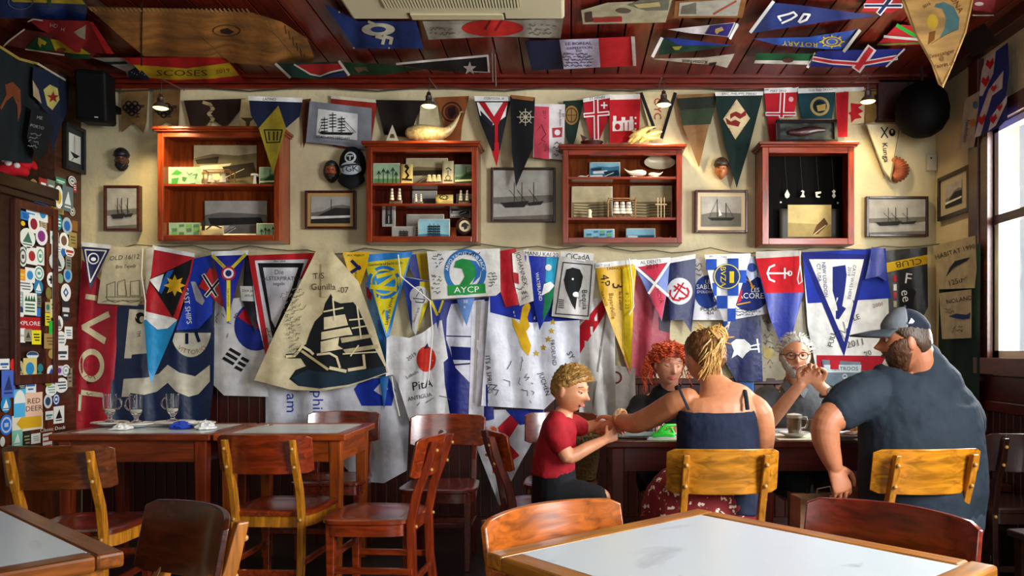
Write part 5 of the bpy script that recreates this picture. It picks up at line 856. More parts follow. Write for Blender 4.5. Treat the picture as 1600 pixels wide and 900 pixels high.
# ---- cabinet three
zz3, top3 = cabinet(879,234,1066,380,[275,339], 'red-brown three-shelf display cabinet with carved white whales', '#7a280c', inner='#6a3010')
za3, zb3, zc3 = zz3[0], zz3[1], zz3[2]
for a in [('dark blue harbour photo at the top of the third cabinet',921,245,969,275,dB,'town','b',zc3),('pale sea photo at the left of the third cabinet',893,283,957,337,dB,'sea','s',zb3),('pale sea photo at the right of the third cabinet',984,282,1050,337,dB,'sea','s',zb3),('blue tile collage at the bottom of the third cabinet',912,347,960,369,dM,'map','b',za3),('blue green painting of a white bird over sea in the third cabinet',978,346,1024,369,dM,'sea','b',za3)]:
    card('picture', a[0], a[1], a[2], a[3], a[4], a[5], a[6], a[7], z0=a[8], rim=1, cat='picture')
def whale(label, x0, x1, yc, d, z0, flip=1, col='#d8d2c0', r=.5, stand=True, big=False):
    X0, X1 = wx(x0, d), wx(x1, d); L = X1 - X0; h = L * .17
    zc = z0 + (h * 1.35 if stand else h)
    mb = MB(); pts, rad = [], []
    for i in range(11):
        t = i / 10; u = t if flip > 0 else 1 - t
        lift = 0 if t < .6 else (t - .6) ** 2 * L * (2.4 if big else 1.2)
        pts.append((X0 + L * (u * .94 + .03), d, zc + lift)); rad.append(max(.0015, h * r * (2.0 if big else 1.9) * (math.sin(PI * min(1, (t * .9 + .1) ** .55)) ** .8 if t > .02 else .75)))
    mb.limb(pts, rad, 12)
    e = pts[-1]
    sgn = 1 if flip > 0 else -1
    mb.add([Vector(e) + Vector(q) * L for q in ((-.03 * sgn, 0, 0), (.07 * sgn, -.07, .05), (.02 * sgn, 0, .035), (.07 * sgn, .07, .05), (-.03 * sgn, 0, .012))], [(0, 1, 2), (0, 2, 3), (4, 2, 1), (4, 3, 2)])
    o = tag(mb.build('carved_whale', mat('wood', col, .4) if big else mat('plain', col, .4), smooth=True), label, 'carving')
    if stand: MB().box(X0 + L * .3, X0 + L * .65, d - .01, d + .01, z0, z0 + .006).box(X0 + L * .45, X0 + L * .5, d - .004, d + .004, z0, zc).build('stand', mat('plain', col, .5), o)
whale('smallest white whale at the top left of the third cabinet', 904,920,268, dM, zc3)
whale('white whale in the middle of the top shelf of the third cabinet', 975,1007,268, dN, zc3, -1)
whale('small white whale below the white dish', 1015,1036,268, dN, zc3)
whale('white whale at the lower left of the third cabinet', 899,917,362, dM, za3, -1)
whale('white whale at the lower right of the third cabinet', 1025,1049,362, dM, za3)
x, z = wx(1030, dB), wz(254, dB)
tag(MB().lathe([(0, -.01), (.07, -.004), (.1, .012), (.094, .014), (.06, .0), (0, -.006)], (x, dB - .02, z - .005), 28, M=Matrix.Diagonal((1, 1, .45)) @ Matrix.Rotation(PI / 2, 3, 'X')).build('dish', mat('plain', '#d8ccaa', .3), smooth=True), 'large white dish at the top right of the third cabinet', 'dish')
c, inv, cx_, w_, h_ = bar_case('white three-masted ship model in a wooden case', 950,307,994,339, dN, zb3, .07, '#9a6a30')
sail_ship('', 955,312,990,338, dN + .03, zb3 + .008, 3, parent=c, inv=inv, col='#e0dac8')
tag(MB().lathe([(0, 0), (.02, 0), (.014, .012), (.013, .03), (.016, .045), (.009, .056), (0, .058)], (wx(921, dN), dN, zb3), 14).build('carved_owl', mat('plain', '#d8ccb0', .4), smooth=True), 'small white carved figure left of the cased ship', 'carving')
s_ = MB()
for px in (1028, 1033, 1038): s_.box(wx(px, dN) - .002, wx(px, dN) + .002, dN - .003, dN + .003, zb3, zb3 + .13)
s_.box(wx(1024, dN), wx(1042, dN), dN - .003, dN + .003, zb3 + .085, zb3 + .09)
tag(s_.build('carved_stand', mat('plain', '#c8b48a', .4)), 'thin pale upright carving right of the cased ship', 'carving')
# ---- cabinet four
zz4, top4 = cabinet(1191,230,1335,382,[], 'red-brown display cabinet with black inside and one mounted photo', '#8a300e', bw=10, dark=True)
mt = card('mounted_photo', 'sepia photo of men in a boat on a dark mount in the fourth cabinet', 1218,314,1311,371, dB - .01, None, base='#2e2c26', z0=zz4[0], cat='picture', extra=[('p', '#c2ae74', rect(1231,320,1299,370), {'n': 'print'}), ('p', '#a08c58', [(1231,348),(1299,351),(1299,370),(1231,370)], {'n': 'print'}), ('p', '#5a3c1c', [(1276,352),(1284,344),(1288,340),(1294,350),(1286,358),(1278,366),(1270,366)], {'n': 'print'}), ('l', '#e0d4a8', [(1272,366),(1290,352)], 1, {'n': 'print'}), ('c', WH, 1220,316,1.4, {'n': 'pin#1'}), ('c', WH, 1309,317,1.4, {'n': 'pin#2'})])
for i, (px, lab, pts) in enumerate([(1230, 'drop-shaped ivory pendant, first of four in the fourth cabinet', [(0, -7), (4, 1), (3, 5), (0, 7), (-3, 5), (-4, 1)]), (1254, 'ivory pendant shaped like a two, second of four', [(-3, -4), (0, -6), (3, -4), (2, 0), (4, 5), (-4, 5), (-1, 1), (0, -3)]), (1279, 'hook-shaped ivory pendant, third of four', [(-5, -3), (4, -4), (4, -1), (-1, 0), (-2, 3), (3, 4), (1, 6), (-4, 5)]), (1303, 'figure-eight ivory pendant, last of four', [(0, -7), (3, -4), (1, -1), (3, 3), (0, 7), (-3, 3), (-1, -1), (-3, -4)])]):
    o = tag(MB().prism([P(px + a, 303 + b_, D - .04) for a, b_ in pts], (0, .004, 0)).build('pendant', mat('plain', '#d8d0bc', .35)), lab, 'pendant', 'ivory pendants in the fourth cabinet')
    MB().tube([P(px, 297, D - .038), P(px - 4, 242, D - .02), P(px + 2, 242, D - .02)], .0012, 5).build('string', mat('plain', '#3a3026', .8), o)
# ---- things on top of the cabinets
whale('big pale wooden whale carving on top of the second cabinet', 641,722,200, D - .11, top2, 1, '#c8b27a', .5, True, True)
sb = tag(empty('sail_boat', (wx(613, dM), dM, top2)), 'small white sail boat ornament on the second cabinet', 'ornament')
MB().prism([Vector((-.045, 0, .02)), Vector((.045, 0, .02)), Vector((0, 0, .135))], (0, .006, 0)).build('sail', mat('plain', '#d0c6ac', .6), sb)
MB().lathe([(0, 0), (.03, 0), (.045, .016), (.04, .022), (0, .02)], (0, 0, 0), 14).build('hull', mat('wood', '#3a1c10', .5), sb, True)
MB().prism([Vector((-.016, -.002, .05)), Vector((.016, -.002, .05)), Vector((.01, -.002, .075)), Vector((-.01, -.002, .075))], (0, .001, 0)).build('emblem', mat('plain', '#4a4030', .6), sb)
rb = tag(empty('boat_ornament', (wx(925, dM), dM, top3)), 'small dark red boat ornament on the third cabinet', 'ornament')
MB().lathe([(0, 0), (.04, 0), (.075, .045), (.066, .05), (.03, .03), (0, .03)], (0, 0, 0), 16).build('hull', mat('wood', '#4a100c', .4), rb, True).scale = (1, .5, 1)
MB().prism([Vector((-.06, 0, .05)), Vector((-.075, 0, .095)), Vector((-.03, 0, .07))], (0, .008, 0)).build('prow', mat('wood', '#4a100c', .4), rb)
dl = MB(); 
for (x0_, y0_, x1_, y1_, b_) in ((982,222,1024,198,10),(988,204,1030,216,-8),(984,214,1012,220,12),(1000,222,1034,206,6),(986,224,1010,206,4)):
    q = [P(x0_ + (x1_ - x0_) * t / 6, y0_ + (y1_ - y0_) * t / 6 - b_ * math.sin(PI * t / 6) * .5, D - .12) for t in range(7)]
    dl.limb(q, [.006, .014, .02, .021, .017, .01, .004], 10)
dl.box(wx(984, D - .12), wx(1030, D - .12), D - .15, D - .09, top3, top3 + .012)
tag(dl.build('dolphin_carving', mat('wood', '#c0a868', .35), smooth=True), 'tangled pale carving of leaping dolphins on the third cabinet', 'carving')
# ---- framed pictures
def framed(label, x0, y0, x1, y1, kind, tone='g', surf='w', fw=5, frame='#4a1c10', mount=None, mw=5, d=D - .03, depth=.025, extra=()):
    X0, X1, Z0, Z1 = wx(x0, d), wx(x1, d), wz(y1, d), wz(y0, d); t = fw * d / FPX
    c = tag(empty('framed_picture', ((X0 + X1) / 2, d, Z0)), label, 'picture'); inv = Matrix.Translation(-c.location)
    m = mat('wood', frame, .3)
    for bx in ((X0, X0 + t, Z0, Z1), (X1 - t, X1, Z0, Z1), (X0 + t, X1 - t, Z0, Z0 + t), (X0 + t, X1 - t, Z1 - t, Z1)):
        o = MB().box(bx[0], bx[1], d - depth / 2, D - .002, bx[2], bx[3]).build('frame_bar', m, c, bevel=.003); o.matrix_parent_inverse = inv
    if mount:
        o = MB().box(X0 + t, X1 - t, d - .004, D - .004, Z0 + t, Z1 - t).build('mount', mat('plain', mount, .6), c); o.matrix_parent_inverse = inv
    mw = mw if mount else 0
    a = (x0 + fw + mw, y0 + fw + mw, x1 - fw - mw, y1 - fw - mw)
    o = flag('photograph', '', '', rect(*a), '#b0aca0', scene_art(*a, kind, tone) + list(extra), surf=at_depth(d - .006), off=0, amp=0, kind='plain', parent=c); o.matrix_parent_inverse = inv
    return c
framed('brown framed photo of two-masted boats in harbour, left of the first cabinet', 163,290,219,361,'harbour',fw=4)
framed('brown framed photo of a hill by the sea with pale mount between two cabinets', 477,298,556,358,'hill',fw=4,mount='#b08c54',mw=5)
framed('dark framed photo of a mountain across the water, partly behind black pennant', 767,262,868,347,'harbour',fw=4,frame='#32140c')
framed('brown framed photo of a moored yacht with cream mount below a mask', 1086,297,1168,364,'ship',fw=4,mount='#cdb890',mw=6)
framed('dark framed wide photo of boats right of the fourth cabinet', 1353,307,1450,370,'harbour',fw=4,frame='#32140c')
# on the side walls (real slanted planes)
def side_framed(label, px0, py0, px1, py1, surf, kind, frame, mount, sgn):
    a = surf(px0, py0); b_ = surf(px1, py1)
    y0_, y1_ = sorted((a.y, b_.y)); z1_ = surf((px0 + px1) / 2, py0).z; z0_ = surf((px0 + px1) / 2, py1).z; x = a.x
    c = tag(empty('framed_picture', (x, (y0_ + y1_) / 2, z0_)), label, 'picture'); inv = Matrix.Translation(-c.location)
    t = .024
    for bx in ((y0_, y0_ + t, z0_, z1_), (y1_ - t, y1_, z0_, z1_), (y0_ + t, y1_ - t, z0_, z0_ + t), (y0_ + t, y1_ - t, z1_ - t, z1_)):
        o = MB().box(x, x + .025 * sgn, bx[0], bx[1], bx[2], bx[3]).build('frame_bar', mat('wood', frame, .3), c, bevel=.003); o.matrix_parent_inverse = inv
    o = MB().box(x + .001 * sgn, x + .012 * sgn, y0_ + t, y1_ - t, z0_ + t, z1_ - t).build('mount', mat('plain', mount, .6), c); o.matrix_parent_inverse = inv
    mg = .2 if kind == 'ship' else .24
    yy0, yy1, zz0, zz1 = y0_ + (y1_ - y0_) * mg, y1_ - (y1_ - y0_) * mg, z0_ + (z1_ - z0_) * mg, z1_ - (z1_ - z0_) * mg
    def sf(px, py, off=0):
        u = px / 100; v = py / 100; yv = (yy0 + (yy1 - yy0) * u) if sgn > 0 else (yy1 - (yy1 - yy0) * u)
        return Vector((x + (.0125 + off) * sgn, yv, zz1 - (zz1 - zz0) * v))
    art = scene_art(0, 0, 100, 100, 'hill', 'g') if kind != 'ship' else [('l', '#222', [(45, 5), (45, 70)], 2), ('p', '#1c1c1c', [(10, 66), (90, 72), (60, 84), (40, 84)]), ('l', '#555', [(45, 10), (30, 60)], 1), ('l', '#555', [(45, 10), (56, 30), (50, 66)], 1), ('l', '#333', [(40, 84), (20, 98)], 2)]
    o = flag('photograph', '', '', rect(0, 0, 100, 100), '#c8c8bc' if kind == 'ship' else '#8a8470', art, surf=sf, off=0, amp=0, kind='plain', parent=c); o.matrix_parent_inverse = inv
side_framed('black framed drawing of a sailing boat above the stickers', 98,196,129,268, lambda a, b_: on_left(a, b_, .004), 'ship', '#16191c', '#22282c', 1)
side_framed('dark framed print of a sailing ship on the right wall by the window', 1470,268,1519,338, lambda a, b_: on_right(a, b_, .004), 'hill', '#20100c', '#b0a484', -1)
rl = tag(empty('framed_relief', (wx(1262, DF), DF, top4)), 'dark framed relief leaning on top of the fourth cabinet', 'picture')
M = Matrix.Rotation(-.12, 4, 'X'); w2 = .19
for bx in ((-w2, -w2 + .02, 0, .15), (w2 - .02, w2, 0, .15), (-w2, w2, 0, .02), (-w2, w2, .13, .15)):
    MB().box(bx[0], bx[1], 0, .025, bx[2], bx[3], M=M).build('frame_bar', mat('wood', '#16100e', .3), rl)
g = MB(); nn = 18
for i in range(nn + 1):
    for j in range(9): g.v.append(tuple(M @ Vector((-w2 + .02 + (2 * w2 - .04) * i / nn, .016 - .012 * noise.noise(Vector((i * .5, j * .6, 3))), .02 + .11 * j / 8))))
g.f = [(i * 9 + j, (i + 1) * 9 + j, (i + 1) * 9 + j + 1, i * 9 + j + 1) for i in range(nn) for j in range(8)]; g.mi = [0] * len(g.f)
g.build('relief', mat('leather', '#2a3026'), rl, True)
gm = MB(); gm.limb([M @ Vector((x_, .006, .075 + .01 * math.sin(x_ * 20))) for x_ in (-.11, -.05, 0, .06, .11)], [.014, .026, .028, .02, .01], 10); gm.build('carved_whale', mat('wood', '#3a1410', .4), rl, True)
# ---- lamps over the cabinets, each with its own light
def lamp(px, py, label, power):
    d = D - .33; c = P(px, py, d)
    l = tag(empty('picture_lamp', c), label, 'lamp', 'small metal lamps above the cabinets')
    MB().lathe([(.0, .052), (.011, .05), (.015, .03), (.02, .026), (.02, -.002), (.024, -.006)], (0, 0, 0), 18).build('socket', mat('metal', '#a8a8a4', .3), l, True)
    MB().lathe([(.022, -.002), (.034, -.012), (.046, -.03), (.048, -.036), (.044, -.034), (.03, -.014), (.02, -.006)], (0, 0, 0), 22).build('shade', mat('plain', '#4a4238', .35), l, True)
    MB().lathe([(0, -.047), (.02, -.045), (.036, -.04), (.044, -.034), (.02, -.03), (0, -.03)], (0, 0, 0), 20).build('bulb', mat('emit', '#ffe7a0', e=2.2), l, True)
    MB().tube([(0, 0, .05), (.004, 0, .1), (-.006, .02, .15), (0, .3, .17)], .003, 6).build('bracket', mat('metal', '#8a8680', .35), l, True)
    s = bpy.data.lights.new('lamp_glow', 'SPOT'); s.energy = power; s.color = (1, .78, .42); s.spot_size = 2.3; s.spot_blend = .9; s.shadow_soft_size = .04
    o = bpy.data.objects.new('lamp_glow', s); COL.objects.link(o); o.parent = l; o.location = (0, 0, -.055); o.rotation_euler = (.28, 0, 0)
for px, py, lab, pw_ in ((251,160,'small metal lamp in front of the brown leather banners',42),(670,157,'small metal lamp above the wooden whale',24),(1037,155,'small metal lamp above the dolphin carving',42),(1356,150,'small metal lamp at the right end of the top pennants',28)): lamp(px, py, lab, pw_)
# ---- speaker, round black thing, box, cap, shell
sp = tag(empty('loudspeaker', P(143, 190, D - .3)), 'black loudspeaker tilted in the upper left corner', 'loudspeaker')
M = Matrix.Rotation(.25, 4, 'Z') @ Matrix.Rotation(.12, 4, 'X')
MB().box(-.09, .09, 0, .2, 0, .31, M=M).build('cabinet', mat('plain', '#0a0b0c', .6, spec=.15), sp, bevel=.02)
MB().box(-.075, .075, -.008, .004, .02, .29, M=M).build('grille', mat('plain', '#0c0d0f', .8, spec=.1), sp, bevel=.008)
MB().box(.02, .04, -.011, -.007, .024, .03, M=M).build('badge', mat('plain', '#b8b8b8', .4), sp)
MB().box(-.02, .02, .15, .36, .13, .17).build('bracket', mat('plain', '#0a0b0c', .6, spec=.15), sp)
bb = tag(empty('round_buoy', P(1441, 214, D - .25)), 'big black round buoy hung in the upper right corner', 'buoy')
MB().lathe([(0, 0), (.06, .006), (.115, .04), (.152, .1), (.158, .17), (.145, .24), (.11, .3), (.06, .33), (0, .335)], (0, 0, 0), 32).build('body', mat('plain', '#060607', .7, spec=.1), bb, True)
MB().tube([(0, 0, .33), (0, .02, .5)], .01, 8).build('rope', mat('plain', '#1a1612', .8), bb)
tag(MB().box(wx(1372, D - .06), wx(1482, D - .06), D - .06, D, wz(192, D), wz(128, D)).build('wall_box', mat('wood', '#3c100a', .4), bevel=.006), 'dark red wooden box on the wall behind the black buoy', 'box')
wb_ = tag(MB().box(wx(1449, D - .03), wx(1464, D - .03), D - .03, D, wz(268, D), wz(242, D)).build('wall_switch_box', mat('plain', '#c4bca4', .5), bevel=.004), 'small cream box fixed to the wall near the right corner', 'box')
MB().ball(P(1455, 247, D - .031), .006, 8).build('knob', mat('plain', '#222', .5), wb_)
sh = MB(); c = P(1403, 262, D - .02)
for i in range(13):
    a = math.radians(-70 + i * 13); sh.limb([c + Vector((-.05, 0, -.02)), c + Vector((-.05 + .055 * math.cos(a), -.04, -.02 + .06 * math.sin(a))), c + Vector((-.05 + .115 * math.cos(a), -.01, -.015 + .085 * math.sin(a)))], [.004, .013, .008], 8)
tag(sh.build('scallop_shell', mat('leather', '#a04e20'), smooth=True), 'ribbed orange brown shell on the wall by the skull pennant', 'shell')
cp = tag(empty('baseball_cap', P(551, 262, D - .07)), 'black cap with white round logo hung on the wall', 'cap')
MB().ball((0, 0, .02), (.085, .06, .115), 22).build('crown', mat('cloth', '#0e1016'), cp, True)
MB().limb([(-.07, -.03, -.07), (0, -.06, -.105), (.07, -.03, -.07)], [(.03, .012), (.045, .012), (.03, .012)], 14, up=(0, 1, 0)).build('visor', mat('cloth', '#0c0d12'), cp, True)
inv = Matrix.Translation(-cp.location)
def capsurf(px, py, off=0):
    x_, z_ = wx(px, D - .07) - cp.location.x, wz(py, D - .07) - cp.location.z
    y_ = -.06 * math.sqrt(max(0, 1 - (x_ / .085) ** 2 - ((z_ - .02) / .115) ** 2)) - .002 - off
    return Vector((x_, y_, z_))
flag('badge', '', '', circ(551,249,9), '#b8bcc0', [('c', '#14181c', 551,249,6), ('l', '#b8bcc0', [(547,247),(555,247)], 2), ('l', '#b8bcc0', [(551,247),(551,253)], 2)], surf=capsurf, off=0, amp=0, kind='plain', parent=cp)
flag('badge', '', '', circ(550,266,17,9.5), '#aab4bc', [('p', '#2a3036', [(536,261),(566,258),(567,261),(534,264)]), ('t', '#14181c', 'TGK', 549,267,8,-4, {'sx': 1.2})], surf=capsurf, off=0.001, amp=0, kind='plain', parent=cp)
# ---- air conditioner cassette under the ceiling
H2 = HC - .06
def ac(px, py, off=0): return P(px, py, FPX * (H2 - off) / (VY - py))
A, B = ac(551, 31), ac(882, 29); zb_ = EYE + H2
acu = tag(empty('air_conditioner', ((A.x + B.x) / 2, A.y, zb_)), 'cream ceiling air conditioner cassette with grille', 'air conditioner'); inv = Matrix.Translation(-acu.location)
def ach(mb, nm, m, **k):
    o = mb.build(nm, m, acu, **k); o.matrix_parent_inverse = inv; return o
ach(MB().box(A.x, B.x, A.y - 1.05, A.y, zb_, ZC - .001), 'housing', mat('plain', '#cfc6a0', .4), bevel=.015)
fx0, fx1 = ac(640, 20).x, ac(786, 20).x
ach(MB().box(fx0, fx1, ac(700, 29).y, ac(700, 21).y, zb_ - .008, zb_ + .002), 'flap', mat('plain', '#c2b890', .4), bevel=.003)
for hx in (fx0 - .01, fx1): ach(MB().box(hx, hx + .01, ac(700, 30).y, ac(700, 20).y, zb_ - .004, zb_ + .002), 'hinge', mat('plain', '#2a2620', .5))
gx0, gx1 = ac(600, 8).x, ac(812, 8).x
ach(MB().box(gx0, gx1, ac(700, 12).y - .45, ac(700, 12).y, zb_ - .001, zb_ + .002), 'grille_recess', mat('plain', '#4a4432', .7))  # flat plate, its dark colour paints the shade behind the slats
for i in range(44):
    x_ = gx0 + (gx1 - gx0) * (i + .5) / 44
    if i == 0: g0 = ach(MB().box(-.0045, .0045, -.45, 0, -.008, .0), 'grille_slat', mat('plain', '#cfc6a0', .4)); g0.location = (x_, ac(700, 12).y, zb_)
    else: q = g0.copy(); COL.objects.link(q); q.location = (x_, ac(700, 12).y, zb_)
# ---- rods hanging from the ceiling
for px, lab in ((768, 'thin metal rod with disc end beside the star pennant'), (773, 'shorter thin metal rod beside the first rod')):
    t_, b_ = (70, 128) if px == 768 else (79, 135)
    tag(MB().tube([P(px, t_, 4.75), P(px + 2, b_, 4.75)], .005, 8).lathe([(0, .004), (.022, .004), (.022, -.004), (0, -.004)], P(px, t_, 4.75), 14).build('flag_rod', mat('metal', '#9a8a80', .4), smooth=True), lab, 'rod')
# ---- red toy on the cupboard
st = tag(empty('santa_toy', (XL - .05, 4.63, 2.172), .5), 'small red and white plush toy lying on the cupboard', 'toy')
MB().limb([(-.05, 0, .04), (.0, 0, .06), (.05, 0, .05)], [.035, .042, .03], 14).build('body', mat('cloth', '#b4101c'), st, True)
MB().limb([(.03, .02, .08), (.08, .03, .1), (.1, .03, .085)], [.034, .03, .016], 12).build('hat', mat('cloth', '#b8101c'), st, True)
MB().ball((-.02, -.03, .085), .02, 10).ball((.02, -.032, .075), .018, 10).ball((-.04, -.02, .1), .014, 10).build('trim', mat('cloth', '#d8d0cc'), st, True)
MB().ball((.03, -.02, .12), (.022, .02, .022), 12).build('face', mat('skin', '#7a4428'), st, True)
# ================================================================ tables and chairs
TZ = .76
def table(label, corner, e1, l1, l2, wood='#8a3a12', leg='#8a3a12', flip=1, legw=.062, fw=.06, apron=.11, group=None):
    """corner (x,y), e1 unit direction of the first side; the second side is e1 turned by +90 degrees * flip"""
    ang = math.atan2(e1[1], e1[0]); t = tag(empty('cafe_table', (corner[0], corner[1], 0), ang), label, 'table', group)
    L, W2 = l1, l2 * flip; y0, y1 = min(0, W2), max(0, W2)
    wm = mat('wood', wood, .28, grain=(1.6, 14, 14)); wn_ = mat('wood', wood, .28, grain=(14, 1.6, 14)); lm = mat('wood', leg, .3, grain=(14, 14, 1.6))
    MB().box(fw, L - fw, y0 + fw, y1 - fw, TZ - .02, TZ).build('marble_top', mat('marble', '#cdd6d9'), t)
    for a in ((0, L, y0, y0 + fw, wm), (0, L, y1 - fw, y1, wm), (0, fw, y0 + fw, y1 - fw, wn_), (L - fw, L, y0 + fw, y1 - fw, wn_)):
        MB().box(a[0], a[1], a[2], a[3], TZ - .032, TZ + .002).build('top_frame', a[4], t, bevel=.007)
    i = .03
    for a in ((i + legw, L - i - legw, y0 + i + .006, y0 + i + .028, wm), (i + legw, L - i - legw, y1 - i - .028, y1 - i - .006, wm), (i + .006, i + .028, y0 + i + legw, y1 - i - legw, wn_), (L - i - .028, L - i - .006, y0 + i + legw, y1 - i - legw, wn_)):
        MB().box(a[0], a[1], a[2], a[3], TZ - .032 - apron, TZ - .032).build('apron', a[4], t)
    for x in (i, L - i - legw):
        for y in (y0 + i, y1 - i - legw):
            mb = MB(); k_ = .008
            mb.add([(x, y, TZ - .032), (x + legw, y, TZ - .032), (x + legw, y + legw, TZ - .032), (x, y + legw, TZ - .032), (x + k_, y + k_, 0), (x + legw - k_, y + k_, 0), (x + legw - k_, y + legw - k_, 0), (x + k_, y + legw - k_, 0)], [(0, 1, 2, 3), (7, 6, 5, 4), (0, 4, 5, 1), (1, 5, 6, 2), (2, 6, 7, 3), (3, 7, 4, 0)])
            mb.build('leg', lm, t, bevel=.005)
    return t
T1 = table('marble-topped table with three glass mugs by the left wall', (-2.615, 4.01), (1, 0), .81, .62, '#7a3012', '#7a2c10')
T2 = table('marble-topped table between the left chairs, bare but for a spoon', (-1.79, 4.01), (1, 0), .665, .62, '#9a4414', '#a04a14')
T3 = table('dark red table at which the boy and the women sit', (.165, 3.71), (1, 0), .69, .66, '#5a1a0c', '#5e1a0c')
T4 = table('dark red table in front of the grey-haired man', (.865, 3.71), (1, 0), .66, .66, '#5a1a0c', '#5e1a0c')
q1 = (-.748, -.664); q2 = (.664, -.748); C_ = (.344, 2.15)
T5 = table('big white marble table in the right foreground', C_, q1, .7, .76, '#b06c1e', '#8a3812', 1, fw=.055)
g1 = (-.75, .661)
T6 = table('white marble table cut off by the lower left corner', (-.942, 1.695), g1, .78, .75, '#8a4a18', '#a8641e', 1, fw=.055)
def make_chair(label, wood, post, seatc, at, rz, group='wooden cafe chairs', sc=1.0):
    c = tag(empty('cafe_chair', (at[0], at[1], 0), rz), label, 'chair', group); c.scale = (sc, sc, sc)
    wm = mat('wood', wood, .25, grain=(2, 14, 14), coat=.7); pm_ = mat('wood', post, .3, grain=(14, 14, 1.6)); sm_ = mat('wood', seatc, .22, grain=(14, 2, 14), coat=.8)
    # seat: rounded, slightly dished
    out = []
    for i in range(40):
        a = 2 * PI * i / 40; ca, sa = math.cos(a), math.sin(a); e = .42
        x = .205 * abs(ca) ** e * (1 if ca >= 0 else -1); y = .205 * abs(sa) ** e * (1 if sa >= 0 else -1)
        out.append(Vector((x * (1 + .05 * y / .2), y, 0)))
    mb = MB(); n = 40; lv = [(.93, .445), (1, .44), (1, .425), (.97, .42)]
    vs = []
    for k_, z in lv: vs += [(p.x * k_, p.y * k_, z) for p in out]
    for k_, dz in ((.6, -.006), (.25, -.009)): vs = [(p.x * k_, p.y * k_, .445 + dz) for p in out] + vs
    rows = len(vs) // n
    # order: .25 ring is first
    fs = [tuple(range(n))] + [(i * n + j, i * n + (j + 1) % n, (i + 1) * n + (j + 1) % n, (i + 1) * n + j) for i in range(rows - 1) for j in range(n)] + [tuple((rows - 1) * n + j for j in range(n))]
    mb.add(vs, fs); mb.build('seat', sm_, c, True)
    ap = MB(); vs = []
    for k_, z in ((.95, .42), (.95, .37), (.86, .37), (.86, .42)): vs += [(p.x * k_, p.y * k_, z) for p in out]
    ap.add(vs, [(i * n + j, i * n + (j + 1) % n, ((i + 1) % 4) * n + (j + 1) % n, ((i + 1) % 4) * n + j) for i in range(4) for j in range(n)])
    ap.build('apron', pm_ if post == HONEYP else sm_, c, True)
    # backrest: bent panel in front of the posts
    bk = MB(); m_ = 16; hw, th = .222, .014
    def by(u): return -.285 + .07 * (u / hw) ** 2
    vs = []
    for i in range(m_ + 1):
        u = -hw + 2 * hw * i / m_; yb = by(u); slope = .14 * u / hw ** 2; nx, ny = -slope / math.hypot(1, slope), 1 / math.hypot(1, slope)
        rc = .012 if i in (0, m_) else 0
        for (z, y_off) in ((.625 + rc, 0), (.80 - rc + .006 * (1 - (u / hw) ** 2), -.03)):
            vs += [(u, yb + y_off, z), (u + nx * th, yb + y_off + ny * th, z)]
    fs = []
    for i in range(m_):
        a = i * 4; b_ = a + 4
        fs += [(a, b_, b_ + 2, a + 2), (a + 1, a + 3, b_ + 3, b_ + 1), (a + 2, b_ + 2, b_ + 3, a + 3), (a, a + 1, b_ + 1, b_)]
    fs += [(0, 2, 3, 1), (m_ * 4, m_ * 4 + 1, m_ * 4 + 3, m_ * 4 + 2)]
    bk.add(vs, fs); bk.build('backrest', wm, c, True, bevel=.003)
    for s in (-1, 1):
        x = .155 * s
        pts = [(x, -.235, 0), (x, -.205, .22), (x, -.2, .42), (x, -.225, .55), (x, -.275, .68), (x, -.305, .785)]
        po = MB(); w2, t2 = .014, .02; vs = []
        for i, p in enumerate(pts):
            k_ = 1.0 if i < 5 else .85
            vs += [(p[0] - w2 * k_, p[1] - t2 * k_, p[2]), (p[0] + w2 * k_, p[1] - t2 * k_, p[2]), (p[0] + w2 * k_, p[1] + t2 * k_ - (.004 if i > 3 else 0), p[2]), (p[0] - w2 * k_, p[1] + t2 * k_ - (.004 if i > 3 else 0), p[2])]
        fs = [(i * 4 + j, i * 4 + (j + 1) % 4, i * 4 + 4 + (j + 1) % 4, i * 4 + 4 + j) for i in range(5) for j in range(4)] + [(3, 2, 1, 0), (20, 21, 22, 23)]
        po.add(vs, fs); o = po.build('rear_post', pm_, c, False, bevel=.004)
        for z, y in ((.66, -.291), (.745, -.315), (.41, -.222)):
            MB().ball((x, y, z), .0085, 10).build('bolt', mat('plain', '#b88a4a', .3), o, True)
        # front leg
        fl = MB(); x2 = .165 * s
        fl.add([(x2 + a * k_, .155 + b_ * k_, z) for z, k_ in ((.42, 1), (0, .72)) for a, b_ in ((-.02, -.02), (.02, -.02), (.02, .02), (-.02, .02))], [(0, 1, 2, 3), (7, 6, 5, 4), (0, 4, 5, 1), (1, 5, 6, 2), (2, 6, 7, 3), (3, 7, 4, 0)])
        fl.build('front_leg', sm_, c, bevel=.004)
        MB().box(x2 - .009, x2 + .009, -.21, .15, .2, .228).build('stretcher', sm_, c, bevel=.003)
    MB().box(-.15, .15, .145, .163, .26, .288).build('stretcher', sm_, c, bevel=.003)
    MB().box(-.15, .15, -.215, -.197, .15, .178).build('stretcher', sm_, c, bevel=.003)
    return c
HONEYP = '#c07a1e'; RB, RB2 = '#8a3210', '#6a2410'
def chair_at(label, bx, by_, rz, wood, post, seatc, sc=1.0):
    """place by the backrest's centre"""
    f = Vector((-math.sin(rz), math.cos(rz))); return make_chair(label, wood, post, seatc, (bx + f.x * .27 * sc, by_ + f.y * .27 * sc), rz, sc=sc)
chair_at('brown chair with honey coloured posts at the left marble table, seen from behind', -2.06, 3.2, .06, '#6a3414', HONEYP, RB2)
chair_at('red-brown chair with honey coloured posts seen from behind at the bare table', -1.385, 3.6, -.06, '#8a3010', HONEYP, RB)
chair_at('red-brown chair in side view facing left to the bare table', -.615, 3.66, 1.5, RB, '#8a3010', RB)
